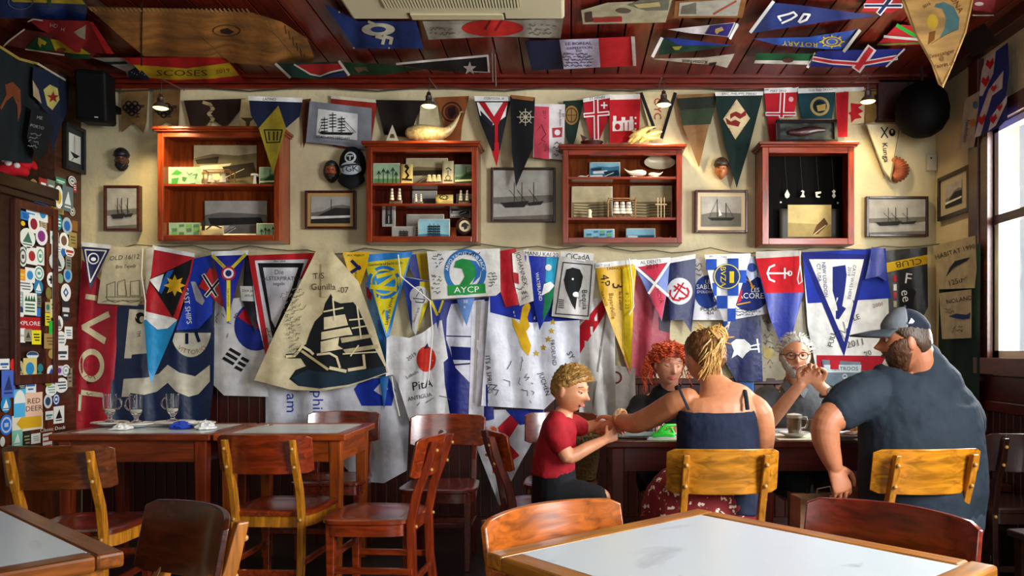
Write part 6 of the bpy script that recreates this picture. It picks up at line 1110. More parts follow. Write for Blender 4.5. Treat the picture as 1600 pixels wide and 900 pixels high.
chair_at('red-brown chair facing the camera against the flags, right of the bare table', -.71, 4.7, PI, RB, RB2, RB2)
chair_at('red-brown chair behind the bare table, only its backrest showing', -1.385, 4.93, PI + .05, RB2, RB2, RB2)
chair_at('red-brown chair on which the boy kneels', -.36, 3.85, -1.35, '#9a3a10', RB2, RB2)
chair_at('brown chair with shiny backrest behind the boy', -.05, 4.85, PI, RB2, RB2, RB2)
chair_at('honey yellow chair of the woman in the navy top', .6, 3.1, .03, '#bd7a20', HONEYP, '#8a4a18')
chair_at('honey yellow chair of the big man in the cap', 1.40, 3.1, .1, '#c8801c', HONEYP, '#8a4a18')
chair_at('glossy orange-brown chair on the far left side of the foreground marble table', -.052, 1.965, math.radians(-138.4), '#b05a18', '#9a4412', RB)
chair_at('plain red-brown chair on the far right side of the foreground marble table', .79, 1.957, math.radians(131.6), '#7a2410', '#7a2810', RB)
chair_at('glossy dark brown chair beside the lower left marble table', -.91, 1.95, math.radians(138.7), '#4a1c0e', '#b06a20', RB)
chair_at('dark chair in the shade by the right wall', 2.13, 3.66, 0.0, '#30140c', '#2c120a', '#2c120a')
bn = tag(empty('bench', (2.16, 4.75, 0)), 'dark wooden bench along the right wall', 'bench')
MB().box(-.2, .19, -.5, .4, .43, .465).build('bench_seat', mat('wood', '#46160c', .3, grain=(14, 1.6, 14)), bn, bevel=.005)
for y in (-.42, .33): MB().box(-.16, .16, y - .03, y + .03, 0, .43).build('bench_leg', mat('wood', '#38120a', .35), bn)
sl = tag(empty('stool', (1.98, 3.13, 0), .15), 'dark wooden stool at the lower right edge', 'stool')
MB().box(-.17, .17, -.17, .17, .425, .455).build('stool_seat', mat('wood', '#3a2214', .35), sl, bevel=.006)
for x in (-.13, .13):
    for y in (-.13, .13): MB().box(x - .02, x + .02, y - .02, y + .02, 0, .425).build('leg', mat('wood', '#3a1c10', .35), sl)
# ================================================================ things on the tables
def plate(label, x, y, z, r, col='#dcdcd6', name='plate', parent=None):
    o = MB().lathe([(0, .004), (r * .55, .004), (r * .62, .008), (r, .02), (r * .99, .024), (r * .6, .013), (0, .009)], (0, 0, 0), 32).build(name, mat('plain', col, .15, coat=.4), None, True); o.location = (x, y, z)
    return tag(o, label, name.replace('_', ' '))
def mug(label, x, y, z, rz):
    c = tag(empty('glass_mug', (x, y, z), rz), label, 'glass', 'glass mugs on the left table')
    MB().lathe([(0, 0), (.032, .0), (.033, .005), (.012, .012), (.01, .025), (.02, .04), (.031, .055), (.034, .08), (.037, .15), (.0345, .15), (.031, .08), (.027, .056), (.015, .047), (0, .046)], (0, 0, 0), 28).build('bowl', mat('glass', '#f4f6f6'), c, True)
    MB().tube([(.034, 0, .125), (.052, 0, .128), (.062, 0, .11), (.06, 0, .085), (.045, 0, .068), (.033, 0, .07)], .005, 8).build('handle', mat('glass', '#f4f6f6'), c, True)
    MB().lathe([(0, .05), (.024, .054), (.028, .062), (.028, .068), (0, .066)], (0, 0, 0), 20).build('milk_foam', mat('plain', '#e2dccf', .7), c, True)
tz = TZ + .003
for i, (px, lab, d, rz) in enumerate(((172, 'left glass mug with handle to the right on the marble table', 4.42, 0), (213, 'middle glass mug with handle to the left on the marble table', 4.36, PI), (270, 'right glass mug standing by the blue napkin', 4.45, PI))):
    x = wx(px, d); mug(lab, x, d, tz + .026, rz); plate(['white saucer under the left glass mug', 'white saucer under the middle glass mug', 'white plate under the right glass mug'][i], x + (.0 if i < 2 else .01), d, tz, .095 if i < 2 else .11, name='saucer')
plate('white plate at the right end of the left table', wx(310, 4.4), 4.4, tz, .09)
def crumple(label, x, y, z, r, h, col, name='napkin', seed=1, kind='cloth'):
    mb = MB(); n, m_ = 22, 8
    for i in range(m_ + 1):
        for j in range(n):
            a = 2 * PI * j / n; t = i / m_; rr = r * math.cos(t * PI / 2) ** .6
            k_ = 1 + .55 * noise.noise(Vector((math.cos(a) * 2.2, math.sin(a) * 2.2, t * 3 + seed)))
            mb.v.append((rr * k_ * math.cos(a), rr * k_ * math.sin(a), h * t * (1 + .5 * noise.noise(Vector((a, t * 4, seed * 2.0)))) if i else 0))
    mb.f = [(i * n + j, i * n + (j + 1) % n, (i + 1) * n + (j + 1) % n, (i + 1) * n + j) for i in range(m_) for j in range(n)]; mb.mi = [0] * len(mb.f)
    o = mb.build(name, mat(kind, col), None, False); o.location = (x, y, z); return tag(o, label, name.replace('_', ' '))
crumple('crumpled blue napkin beside the right mug', wx(283, 4.3), 4.3, tz, .055, .04, '#2444b4', seed=3)
crumple('crumpled white napkin between the mugs', wx(190, 4.25), 4.25, tz, .05, .03, '#dcdcd8', seed=5)
crumple('crumpled white napkin at the right end of the left table', wx(322, 4.28), 4.28, tz, .05, .045, '#d8d8d6', seed=8)
def spoon(label, x, y, z, rz):
    o = MB().limb([(0, 0, .004), (.05, 0, .006), (.1, 0, .005)], [.003, .0025, .004], 8).ball((.122, 0, .006), (.02, .012, .004), 12).build('spoon', mat('metal', '#c8c8c4', .2), None, True); o.location = (x, y, z); o.rotation_euler = (0, 0, rz); tag(o, label, 'spoon')
spoon('teaspoon lying on the bare marble table', wx(385, 4.4), 4.4, tz, .2)
spoon('teaspoon on the saucer by the left mug', wx(150, 4.33), 4.33, tz + .02, .4)
# group table
def sheet(label, x0, x1, y0, y1, rz, name='placemat', col='#d8d0b8'):
    o = MB().box(x0, x1, y0, y1, 0, .0015).build(name, mat('plain', col, .7)); o.location = (0, 0, tz); return tag(o, label, name.replace('_', ' '))
sheet('cream paper placemat under the latte and the plate', .98, 1.34, 3.74, 4.02, 0)
sheet('pale paper placemat in front of the red-haired woman', .36, .72, 3.98, 4.24, 0, col='#c9ccc4')
lx, ly = wx(1241, 3.86), 3.86
plate('white saucer under the glass of milky coffee', lx, ly, tz + .002, .075, name='saucer')
lt = tag(empty('latte_glass', (lx, ly, tz + .012)), 'glass of milky coffee with white foam and handle', 'glass')
MB().lathe([(0, 0), (.030, 0), (.034, .05), (.039, .105), (.037, .105), (.032, .05), (.028, .004), (0, .004)], (0, 0, 0), 28).build('bowl', mat('glass', '#f4f6f6'), lt, True)
MB().lathe([(0, .005), (.0275, .005), (.0315, .05), (.035, .082), (0, .082)], (0, 0, 0), 24).build('coffee', mat('plain', '#8a6a34', .4), lt, True)
MB().lathe([(0, .082), (.035, .082), (.0362, .098), (.02, .102), (0, .101)], (0, 0, 0), 24).build('foam', mat('plain', '#e4dac4', .7), lt, True)
MB().tube([(.035, 0, .085), (.058, 0, .085), (.064, 0, .06), (.055, 0, .035), (.033, 0, .03)], .005, 8).build('handle', mat('glass', '#f4f6f6'), lt, True)
pl = plate('white oval plate of food in front of the big man', wx(1322, 3.8), 3.8, tz + .002, .12); pl.scale = (1.1, .8, 1)
crumple('brown minced food on the oval plate', wx(1330, 3.8), 3.8, tz + .014, .06, .018, '#5a3418', 'food', 11, 'leather')
crumple('piece of bread at the edge of the oval plate', wx(1342, 3.87), 3.87, tz + .012, .035, .04, '#c89a4c', 'bread', 4, 'leather')
crumple('crumpled paper napkin behind the oval plate', wx(1350, 4.0), 4.0, tz, .05, .07, '#d4dcd8', seed=14)
tag(MB().lathe([(0, 0), (.034, 0), (.034, .012), (.03, .014), (.03, .06), (.034, .062), (.034, .07), (0, .07)], (wx(1262, 4.05), 4.05, tz), 20).build('sugar_pot', mat('plain', '#3a2c14', .4), smooth=True), 'small dark patterned pot behind the milky coffee', 'pot')
ph = tag(MB().box(-.035, .035, -.075, .075, 0, .009).build('mobile_phone', mat('plain', '#0c0c10', .15), bevel=.004), 'black mobile phone at the left table edge', 'phone'); ph.location = (wx(988, 3.8), 3.8, tz); ph.rotation_euler = (0, 0, 1.35)
gt = tag(empty('green_toy', (wx(1038, 3.84), 3.84, tz)), 'bright green plastic toy on the table beside the navy top', 'toy')
MB().limb([(-.05, 0, .012), (-.01, 0, .02), (.04, 0, .014)], [.012, .016, .012], 10).build('body', mat('plain', '#22c82c', .35), gt, True)
MB().limb([(-.03, 0, .02), (0, 0, .055), (.05, .01, .06)], [.01, .009, .006], 10).limb([(-.01, .01, .02), (.03, .01, .045), (.045, 0, .02)], [.007, .007, .007], 10).build('arm', mat('plain', '#22c82c', .35), gt, True)
cr = tag(empty('cruet_stand', (wx(1024, 4.0), 4.0, tz)), 'dark wire cruet stand with small bottles', 'cruet')
for k_, (dx, dy) in enumerate(((-.03, 0), (.03, .01))): MB().lathe([(0, 0), (.018, 0), (.019, .05), (.008, .065), (.008, .085), (0, .086)], (dx, dy, .006), 14).build('bottle', mat('glass', '#dde4e0') if k_ else mat('plain', '#20242a', .2), cr, True)
MB().tube([(-.055, 0, .004), (-.055, 0, .045), (0, -.025, .045), (.055, 0, .045), (.055, 0, .004)], .003, 6).tube([(0, 0, .0), (0, 0, .13), (.012, 0, .14), (0, 0, .15), (-.012, 0, .14), (0, 0, .13)], .003, 6).box(-.055, .055, -.02, .02, 0, .005).build('wire_frame', mat('metal', '#3a3a3c', .35), cr, True)
tr_ = tag(MB().box(-.11, .11, -.08, .08, 0, .006).box(-.11, .11, -.08, -.074, .006, .02).box(-.11, .11, .074, .08, .006, .02).build('tray', mat('plain', '#8e9a94', .3), bevel=.002), 'pale grey tray lying on the table by the bracelet arm', 'tray'); tr_.location = (wx(1000, 4.0), 4.0, tz)
# bags and basket
bk = tag(empty('wicker_basket', (.06, 4.58, .447)), 'wicker basket standing on the chair behind the boy', 'basket')
MB().lathe([(0, .0), (.09, 0), (.11, .12), (.115, .26), (.11, .26), (.105, .12), (.085, .01), (0, .01)], (0, 0, 0), 28).build('body', mat('wicker', '#6a5024'), bk, True)
MB().tube([(-.06, 0, .25), (-.055, 0, .32), (-.02, 0, .36), (.03, 0, .33), (.06, 0, .25)], .009, 8).build('handle', mat('wicker', '#8a6a34'), bk, True)
pb = tag(empty('paper_bag', (wx(1280, 3.43), 3.43, 0), .1), 'brown paper bag standing under the table beside the hanging hand', 'bag')
MB().add([(x * k_, y * k_, z) for z, k_ in ((0, 1), (.3, 1.02), (.56, .95)) for x, y in ((-.11, -.06), (.11, -.06), (.11, .06), (-.11, .06))], [(0, 1, 2, 3)] + [(i * 4 + j, i * 4 + (j + 1) % 4, i * 4 + 4 + (j + 1) % 4, i * 4 + 4 + j) for i in range(2) for j in range(4)]).build('body', mat('leather', '#7a5230'), pb)
MB().tube([(-.04, -.06, .54), (-.035, -.062, .6), (.02, -.062, .61), (.04, -.06, .54)], .003, 6).build('handle', mat('plain', '#6a4a2a', .7), pb, True)
sb_ = crumple('dark shiny bag under the table behind the paper bag', wx(1262, 3.68), 3.68, 0, .1, .55, '#1c1c20', 'shoulder_bag', 21, 'satin'); sb_['category'] = 'bag'
# ================================================================ people
def gs(v, s): return math.exp(-(v / s) ** 2)
def head_pt(x, y, z, male=True):
    """unit direction -> point of a head (metres), face towards -Y"""
    a, b_, c_ = .076, .097, .118
    px, py, pz = a * x, b_ * y, c_ * z
    if z < -.1:
        t = (-.1 - z) / .9; px *= 1 - (.34 if male else .42) * t * t; 
        if y > 0: py *= 1 - .45 * t
        else: py *= 1 - .10 * t
    if z > .3 and y < 0: py *= 1 - .10 * (z - .3)
    if y < -.25:
        fr = min(1, (-y - .25) / .4)
        nose = gs(px, .0125) * (max(0, 1 - abs(pz + .022) / .045) if pz > -.022 else gs(pz + .022, .013))
        py -= fr * .027 * nose
        py -= fr * .009 * gs(px, .024) * gs(pz + .022, .013)
        for s in (-1, 1): py += fr * .012 * gs(px - .031 * s, .017) * gs(pz - .012, .013)
        py -= fr * .006 * gs(pz - .034, .011) * gs(px, .05)
        py -= fr * .006 * gs(px, .026) * gs(pz + .057, .013)
        py += fr * .005 * gs(px, .022) * gs(pz + .0575, .0028)
        py -= fr * .010 * gs(px, .026) * gs(pz + .096, .017)
        for s in (-1, 1): py -= fr * .004 * gs(px - .045 * s, .02) * gs(pz + .018, .02)
    return Vector((px, py, pz))
def sph(n, m):
    for i in range(m + 1):
        for j in range(n):
            a = PI * i / m; t = 2 * PI * j / n
            yield math.sin(a) * math.sin(t), -math.sin(a) * math.cos(t), math.cos(a)
def head_into(mb, M, male=True, ears=True):
    n, m = 72, 56
    vs = [M @ head_pt(x, y, z, male) for x, y, z in sph(n, m)]
    mb.add(vs, [(i * n + j, (i + 1) * n + j, (i + 1) * n + (j + 1) % n, i * n + (j + 1) % n) for i in range(m) for j in range(n)])
    if ears:
        for s in (-1, 1):
            mb.ball(M @ Vector((.076 * s, .012, -.004)), 1, 14, M=M.to_3x3() @ Matrix.Rotation(.35 * s, 3, 'Z') @ Matrix.Diagonal((.009, .02, .032)))
def shell(M, region, off, name, m, parent, male=True, n=72, mm=56, jag=0.0, thick=None):
    """hair or beard grown from the head's surface where region(x,y,z) > 0; off = thickness"""
    pts = list(sph(n, mm)); bm = bmesh.new(); V = []
    R = [region(*p) for p in pts]
    for p, r in zip(pts, R):
        k_ = min(1, max(0, r) * 6); nn = 1 + jag * noise.noise(Vector(p) * 9) + jag * .6 * noise.noise(Vector(p) * 22)
        q = head_pt(*p, male); o_ = off(*p) if callable(off) else off
        V.append(bm.verts.new(M @ (q + Vector(p).normalized() * (o_ * nn * (.25 + .75 * k_)))))
    for i in range(mm):
        for j in range(n):
            idx = (i * n + j, (i + 1) * n + j, (i + 1) * n + (j + 1) % n, i * n + (j + 1) % n)
            if sum(R[k_] for k_ in idx) > 0:
                try: bm.faces.new([V[k_] for k_ in idx])
                except ValueError: pass
    bmesh.ops.remove_doubles(bm, verts=bm.verts, dist=1e-5)
    bmesh.ops.delete(bm, geom=[v for v in bm.verts if not v.link_faces], context='VERTS')
    me = bpy.data.meshes.new(name); bm.to_mesh(me); bm.free()
    o = link(name, me, m, parent, True); o.matrix_parent_inverse = parent.matrix_world.inverted() if parent else Matrix()
    sd = o.modifiers.new('thickness', 'SOLIDIFY'); sd.thickness = thick or .012; sd.offset = -1
    return o
def hairline(front, side, back, temple=.0):
    def f(x, y, z):
        if y < -.25: t = (-.25 - y) / .75; th = side + .1 + (front - side - .1) * min(1, t * 1.5)
        elif y < .25: th = side + .1 - (y + .25) / .5 * .25
        else: th = side - .15 + (back - side + .15) * min(1, (y - .25) / .6)
        return z - th
    return f
def beard_region(top):
    def f(x, y, z):
        k_ = min(1, max(0, (abs(x) - .5) / .45)); k_ = k_ * k_ * (3 - 2 * k_)
        m_ = math.hypot(x / .27, (z + .49) / .075) - 1 if y < 0 else 9
        return min(top + .42 * k_ - z, (.12 - y) * .8, m_ * .25)
    return f
def hand_into(mb, w_, d_, lat, nrm, curl=.6, s=1.0, thumb=1, spread=1.0, tcurl=.4):
    """w_ wrist, d_ direction of the palm, lat direction of the thumb side, nrm the way the palm faces"""
    w_, d_, lat, nrm = Vector(w_), Vector(d_).normalized(), Vector(lat), Vector(nrm)
    lat = (lat - d_ * lat.dot(d_)).normalized(); nrm = d_.cross(lat) * (1 if d_.cross(lat).dot(nrm) > 0 else -1)
    mb.limb([w_ - d_ * .02 * s, w_ + d_ * .03 * s, w_ + d_ * .07 * s, w_ + d_ * .088 * s], [(.027 * s, .02 * s), (.036 * s, .017 * s), (.042 * s, .014 * s), (.04 * s, .011 * s)], 14, up=nrm)
    for k_, (o_, L) in enumerate(((.033, .072), (.0115, .082), (-.0105, .077), (-.032, .06))):
        b0 = w_ + d_ * (.082 - .004 * abs(k_ - 1)) * s + lat * o_ * s; pts = [b0 - d_ * .01 * s, b0]; a = curl * .5; cur = b0
        for L2 in (.46, .3, .24):
            dv = d_ * math.cos(a) + nrm * math.sin(a) + lat * o_ * 1.2 * (spread - .6); cur = cur + dv.normalized() * L * L2 * s; pts.append(cur); a += curl * .75
        mb.limb(pts, [.0086 * s, .0088 * s, .0082 * s, .0074 * s, .006 * s], 10)
    b0 = w_ + d_ * .022 * s + lat * .03 * s; p1 = b0 + (d_ * .55 + lat * .7 + nrm * .25).normalized() * .038 * s
    p2 = p1 + (d_ * .85 + lat * (.35 - tcurl * .6) + nrm * (.2 + tcurl * .6)).normalized() * .03 * s; p3 = p2 + (d_ * .9 + lat * (.1 - tcurl) + nrm * (.3 + tcurl * .6)).normalized() * .024 * s
    mb.limb([b0 - lat * .015 * s, b0, p1, p2, p3], [.012 * s, .014 * s, .0105 * s, .0095 * s, .0072 * s], 10)
def skin_obj(mb, name, m, parent=None, vox=.0045, smooth=3, sub=False):
    o = mb.build(name, m, parent, True)
    r_ = o.modifiers.new('union', 'REMESH'); r_.mode = 'VOXEL'; r_.voxel_size = vox; r_.use_smooth_shade = True
    if smooth:
        s = o.modifiers.new('smooth', 'SMOOTH'); s.factor = .5; s.iterations = smooth
    return o
def wrinkles(o, strength=.008, size=.07, seed=0):
    t = bpy.data.textures.new('folds', 'CLOUDS'); t.noise_scale = size; t.noise_depth = 2
    d = o.modifiers.new('folds', 'DISPLACE'); d.texture = t; d.strength = strength; d.mid_level = .5; d.texture_coords = 'GLOBAL'
def HM(c, yaw, pitch=0.0, roll=0.0, s=1.0):
    return Matrix.Translation(c) @ Matrix.Rotation(math.radians(yaw), 4, 'Z') @ Matrix.Rotation(math.radians(roll), 4, 'Y') @ Matrix.Rotation(math.radians(pitch), 4, 'X') @ Matrix.Scale(s, 4)
def face_parts(M, parent, iris='#3a2a1c', brow='#4a3020', lip='#9a4a3c', open_=1.0, male=True, browk=1.0):
    for s in (-1, 1):
        c = Vector((.031 * s, -.0750, .011))
        e = MB().ball(M @ c, 1, 14, M=M.to_3x3() @ Matrix.Scale(.0108, 3)).build('eye', mat('plain', '#d8d2c8', .2), parent, True)
        q = M @ (c + Vector((0, -.0100, -.0015)))
        MB().ball(q, 1, 12, M=M.to_3x3() @ Matrix.Diagonal((.0074, .003, .0074))).build('iris', mat('plain', iris, .15), e, True)
        # upper lid
        lid = MB(); lid.limb([M @ Vector((.031 * s + u * .016, -.0862 + abs(u) ** 2 * .009, .0125 + (.0065 * open_ - .004) * (1 - u * u) + .002)) for u in (-1, -.5, 0, .5, 1)], [.0022, .0036, .0042, .0036, .0022], 8)
        lid.build('eyelid', parent.data.materials[0] if parent.data and parent.data.materials else mat('skin', '#b87a5a'), parent, True)
        br = MB(); br.limb([M @ Vector((.031 * s + u * .02, -.0875 + (.004 if u * s > 0 else 0) + .010 * u * u, .036 + .003 * (1 - u * u))) for u in (-1, -.4, .3, 1)], [.0018 * browk, .0034 * browk, .0034 * browk, .0016 * browk], 8)
        br.build('eyebrow', mat('hair', brow), parent, True)
    for dz, r_ in ((.003, .0036), (-.0048, .0046)):
        lp = MB(); lp.limb([M @ Vector((u * .023, -.0935 + .009 * u * u - (.0012 if dz < 0 else 0), -.0565 + dz * (1 - .6 * u * u))) for u in (-1, -.5, 0, .5, 1)], [.0012, r_ * .8, r_, r_ * .8, .0012], 8)
        lp.build('lip', mat('skin', lip), parent, True)
UPZ = (0, -1, 0)
def ring(px, py, d, hw, hd): return (P(px, py, d), (hw, hd))
def rings(l): return [a for a, b_ in l], [b_ for a, b_ in l]
def strand_mesh(name, curves, m, parent, r=.003, n=6):
    mb = MB()
    for c in curves: mb.tube(c, [r * (1 - .6 * i / (len(c) - 1)) for i in range(len(c))], n)
    o = mb.build(name, m, parent, True, fix=False); o['kind'] = 'stuff'; return o
# ---------------------------------------------------------------- woman in the navy top (seen from behind)
SK = '#c98258'
def tank_woman():
    mb = MB(); d = 3.36
    R_ = [ring(1108,812,d,.20,.13), ring(1110,780,d,.20,.13), ring(1118,745,d,.168,.118), ring(1121,705,d,.158,.112), ring(1122,668,d,.160,.108), ring(1124,640,d - .01,.172,.095), ring(1124,622,d,.150,.075), ring(1119,608,d + .01,.078,.062), ring(1112,592,d + .03,.05,.054), ring(1108,575,d + .05,.05,.052)]
    mb.limb(*rings(R_), 24, up=UPZ)
    M = HM(P(1100, 560, 3.44), 204, 8, 0, .97)
    head_into(mb, M, False)
    # left arm stretched to the boy, right arm bent to the table
    mb.limb([P(1074,624,3.35), P(1052,632,3.38), P(1020,650,3.46), P(994,661,3.53), P(978,660,3.62), P(966,655,3.7)], [.05, .054, .05, .046, .04, .03], 18)
    hand_into(mb, P(965,655,3.705), P(949,670,3.72) - P(965,655,3.705), (0, -.3, 1), (-.2, .6, -.4), .7, .95)
    mb.limb([P(1172,630,3.35), P(1188,646,3.34), P(1193,680,3.36), P(1190,702,3.42), P(1172,696,3.58), P(1150,684,3.78)], [.046, .052, .047, .042, .036, .027], 18)
    hand_into(mb, P(1150,684,3.78), (-.5, .6, -.05), (-.5, -.5, .3), (0, 0, -1), .3, .95)
    for s, px in ((-1, 1085), (1, 1145)):
        mb.limb([P(px, 800, 3.38), P(px + 4 * s, 800, 3.62), P(px + 6 * s, 802, 3.86)], [.085, .08, .06], 14)
        mb.limb([P(px + 6 * s, 802, 3.86), (P(px + 6 * s, 802, 3.88).x, 3.9, .28), (P(px + 6 * s, 802, 3.86).x, 3.92, .07)], [.058, .052, .035], 14)
        mb.limb([(P(px + 6 * s, 802, 3.86).x, 3.9, .04), (P(px + 6 * s, 802, 3.86).x, 4.06, .035)], [(.04, .03), (.04, .022)], 12)
    o = tag(skin_obj(mb, 'person', mat('skin', SK)), 'woman in navy strappy top seen from behind with blond bun, arm stretched to the boy', 'person')
    face_parts(M, o, male=False)
    t = MB(); T_ = [ring(1110,790,d,.212,.142), ring(1116,755,d,.186,.134), ring(1121,715,d,.172,.126), ring(1122,675,d,.173,.122), ring(1122,652,d - .005,.176,.114), ring(1122,638,d - .01,.172,.102)]
    a, b_ = rings(T_); t.tube(a, [tuple(x) for x in b_], 32, up=UPZ)
    top = skin_obj(t, 'strappy_top', mat('cloth', '#1a2238'), o, .006, 1); wrinkles(top, .007, .05)
    for pts in ([P(1076,640,3.245), P(1066,618,3.265), P(1060,604,3.3), P(1056,606,3.38), P(1064,640,3.47)], [P(1168,640,3.245), P(1166,622,3.265), P(1164,610,3.31), P(1164,614,3.4), P(1160,645,3.47)]):
        MB().tube(pts, [(.009, .004)] * 5, 8).build('strap', mat('cloth', '#12161f'), o, True)
    s = MB(); s.limb(*rings([ring(1108,775,d,.215,.15), ring(1095,796,d,.245,.17), ring(1092,818,d,.25,.17)]), 24, up=UPZ)
    for sx, px in ((-1, 1075), (1, 1150)): s.limb([P(px, 800, 3.38), P(px, 803, 3.62), P(px, 806, 3.84)], [.115, .11, .09], 16)
    sk_ = skin_obj(s, 'skirt', mat('floral', '#7a1218'), o, .008, 2); wrinkles(sk_, .012, .08)
    # hair: dark blond shell, loose bun, strands
    shell(M, hairline(.55, .12, -.45), .014, 'hair', mat('hair', '#6e4420'), o, False, jag=.5)
    rnd = random.Random(4); bc = P(1117, 527, 3.42); cs = []
    for k_ in range(46):
        ax = Vector((rnd.uniform(-1, 1), rnd.uniform(-1, 1), rnd.uniform(-1, 1))).normalized(); u = ax.orthogonal().normalized(); v = ax.cross(u); r0 = rnd.uniform(.03, .056); a0 = rnd.random() * 6
        cs.append([bc + u * r0 * math.cos(a0 + t * .5) + v * r0 * math.sin(a0 + t * .5) * .85 + ax * .006 * math.sin(t) for t in range(11)])
    for k_ in range(26):
        a0 = rnd.random() * 6.28; cs.append([bc + Vector((math.cos(a0) * r2, math.sin(a0) * r2 * .6, .6 * r2 * math.sin(a0 * 3) + .02 * (i / 4))) for i, r2 in enumerate((.02, .045, .06, .07 + .02 * rnd.random()))])
    bn_ = strand_mesh('bun', cs, mat('hair', '#d8aa5c'), o, .0062)
    MB().ball(bc, .045, 14).build('bun_core', mat('hair', '#b4823c'), o, True)
    cs = []
    for k_ in range(75):
        st = bc + Vector((rnd.uniform(-.03, .03), rnd.uniform(-.035, 0), rnd.uniform(-.03, .0))); en = P(rnd.uniform(1090, 1126), rnd.uniform(556, 596), 3.335 + rnd.uniform(0, .02)); mid = (st + en) / 2 + Vector((rnd.uniform(-.012, .012), -.045, .0))
        cs.append([st, st * .6 + mid * .4 + Vector((0, -.02, 0)), mid, mid * .5 + en * .5 + Vector((0, -.008, 0)), en])
    strand_mesh('loose_hair', cs, mat('hair', '#cf9e56'), o, .0042)
    br = MB(); c = P(968, 652, 3.67); 
    for k_ in range(3): br.tube([c + Vector((.036 * math.cos(a) * .6 + .006 * k_, .02 * math.cos(a), .036 * math.sin(a))) for a in [i * PI / 8 for i in range(16)]], .006, 6, closed=True)
    br.build('bracelet', mat('wicker', '#c8a070'), o, True)
tank_woman()
# ---------------------------------------------------------------- big man in cap (seen from behind, head turned left)
def cap_on(M, o, front, back, visor, s=1.0):
    def half(x, y, z): return z - .44 - .08 * y + (.22 * y if y > 0 else 0)
    for nm, m_, cond in (('cap_front', front, lambda x, y, z: half(x, y, z) if y < .02 else -1), ('cap_back', back, lambda x, y, z: half(x, y, z) if y >= -.03 else -1)):
        shell(M, cond, lambda x, y, z: .010 + .010 * max(0, z) + (.008 if y < 0 else 0) * max(0, z), nm, mat('cloth', m_), o, True, thick=.01)
    v = MB(); n = 14; vs = []
    for i in range(n + 1):
        a = -1.15 + 2.3 * i / n
        for k_, (r_, dz) in enumerate(((.088, .0), (.12, -.004), (.152, -.014), (.165, -.02))):
            ex = 1 + (.30 if k_ else 0) * (math.cos(a) ** 2) * k_ / 3
            vs.append(M @ Vector((r_ * .86 * math.sin(a) * (1 - .06 * k_), -(.097 + (r_ - .088) * ex * 1.3) * math.cos(a) + .006, .056 + dz - .018 * math.sin(a) ** 2 * k_ / 3)))
    v.add(vs, [(i * 4 + k_, (i + 1) * 4 + k_, (i + 1) * 4 + k_ + 1, i * 4 + k_ + 1) for i in range(n) for k_ in range(3)])
    vo = v.build('visor', mat('cloth', visor), o, True); sd = vo.modifiers.new('t', 'SOLIDIFY'); sd.thickness = .006
    MB().ball(M @ Vector((0, .0, .145)), .008, 8).build('cap_button', mat('cloth', back), o, True)
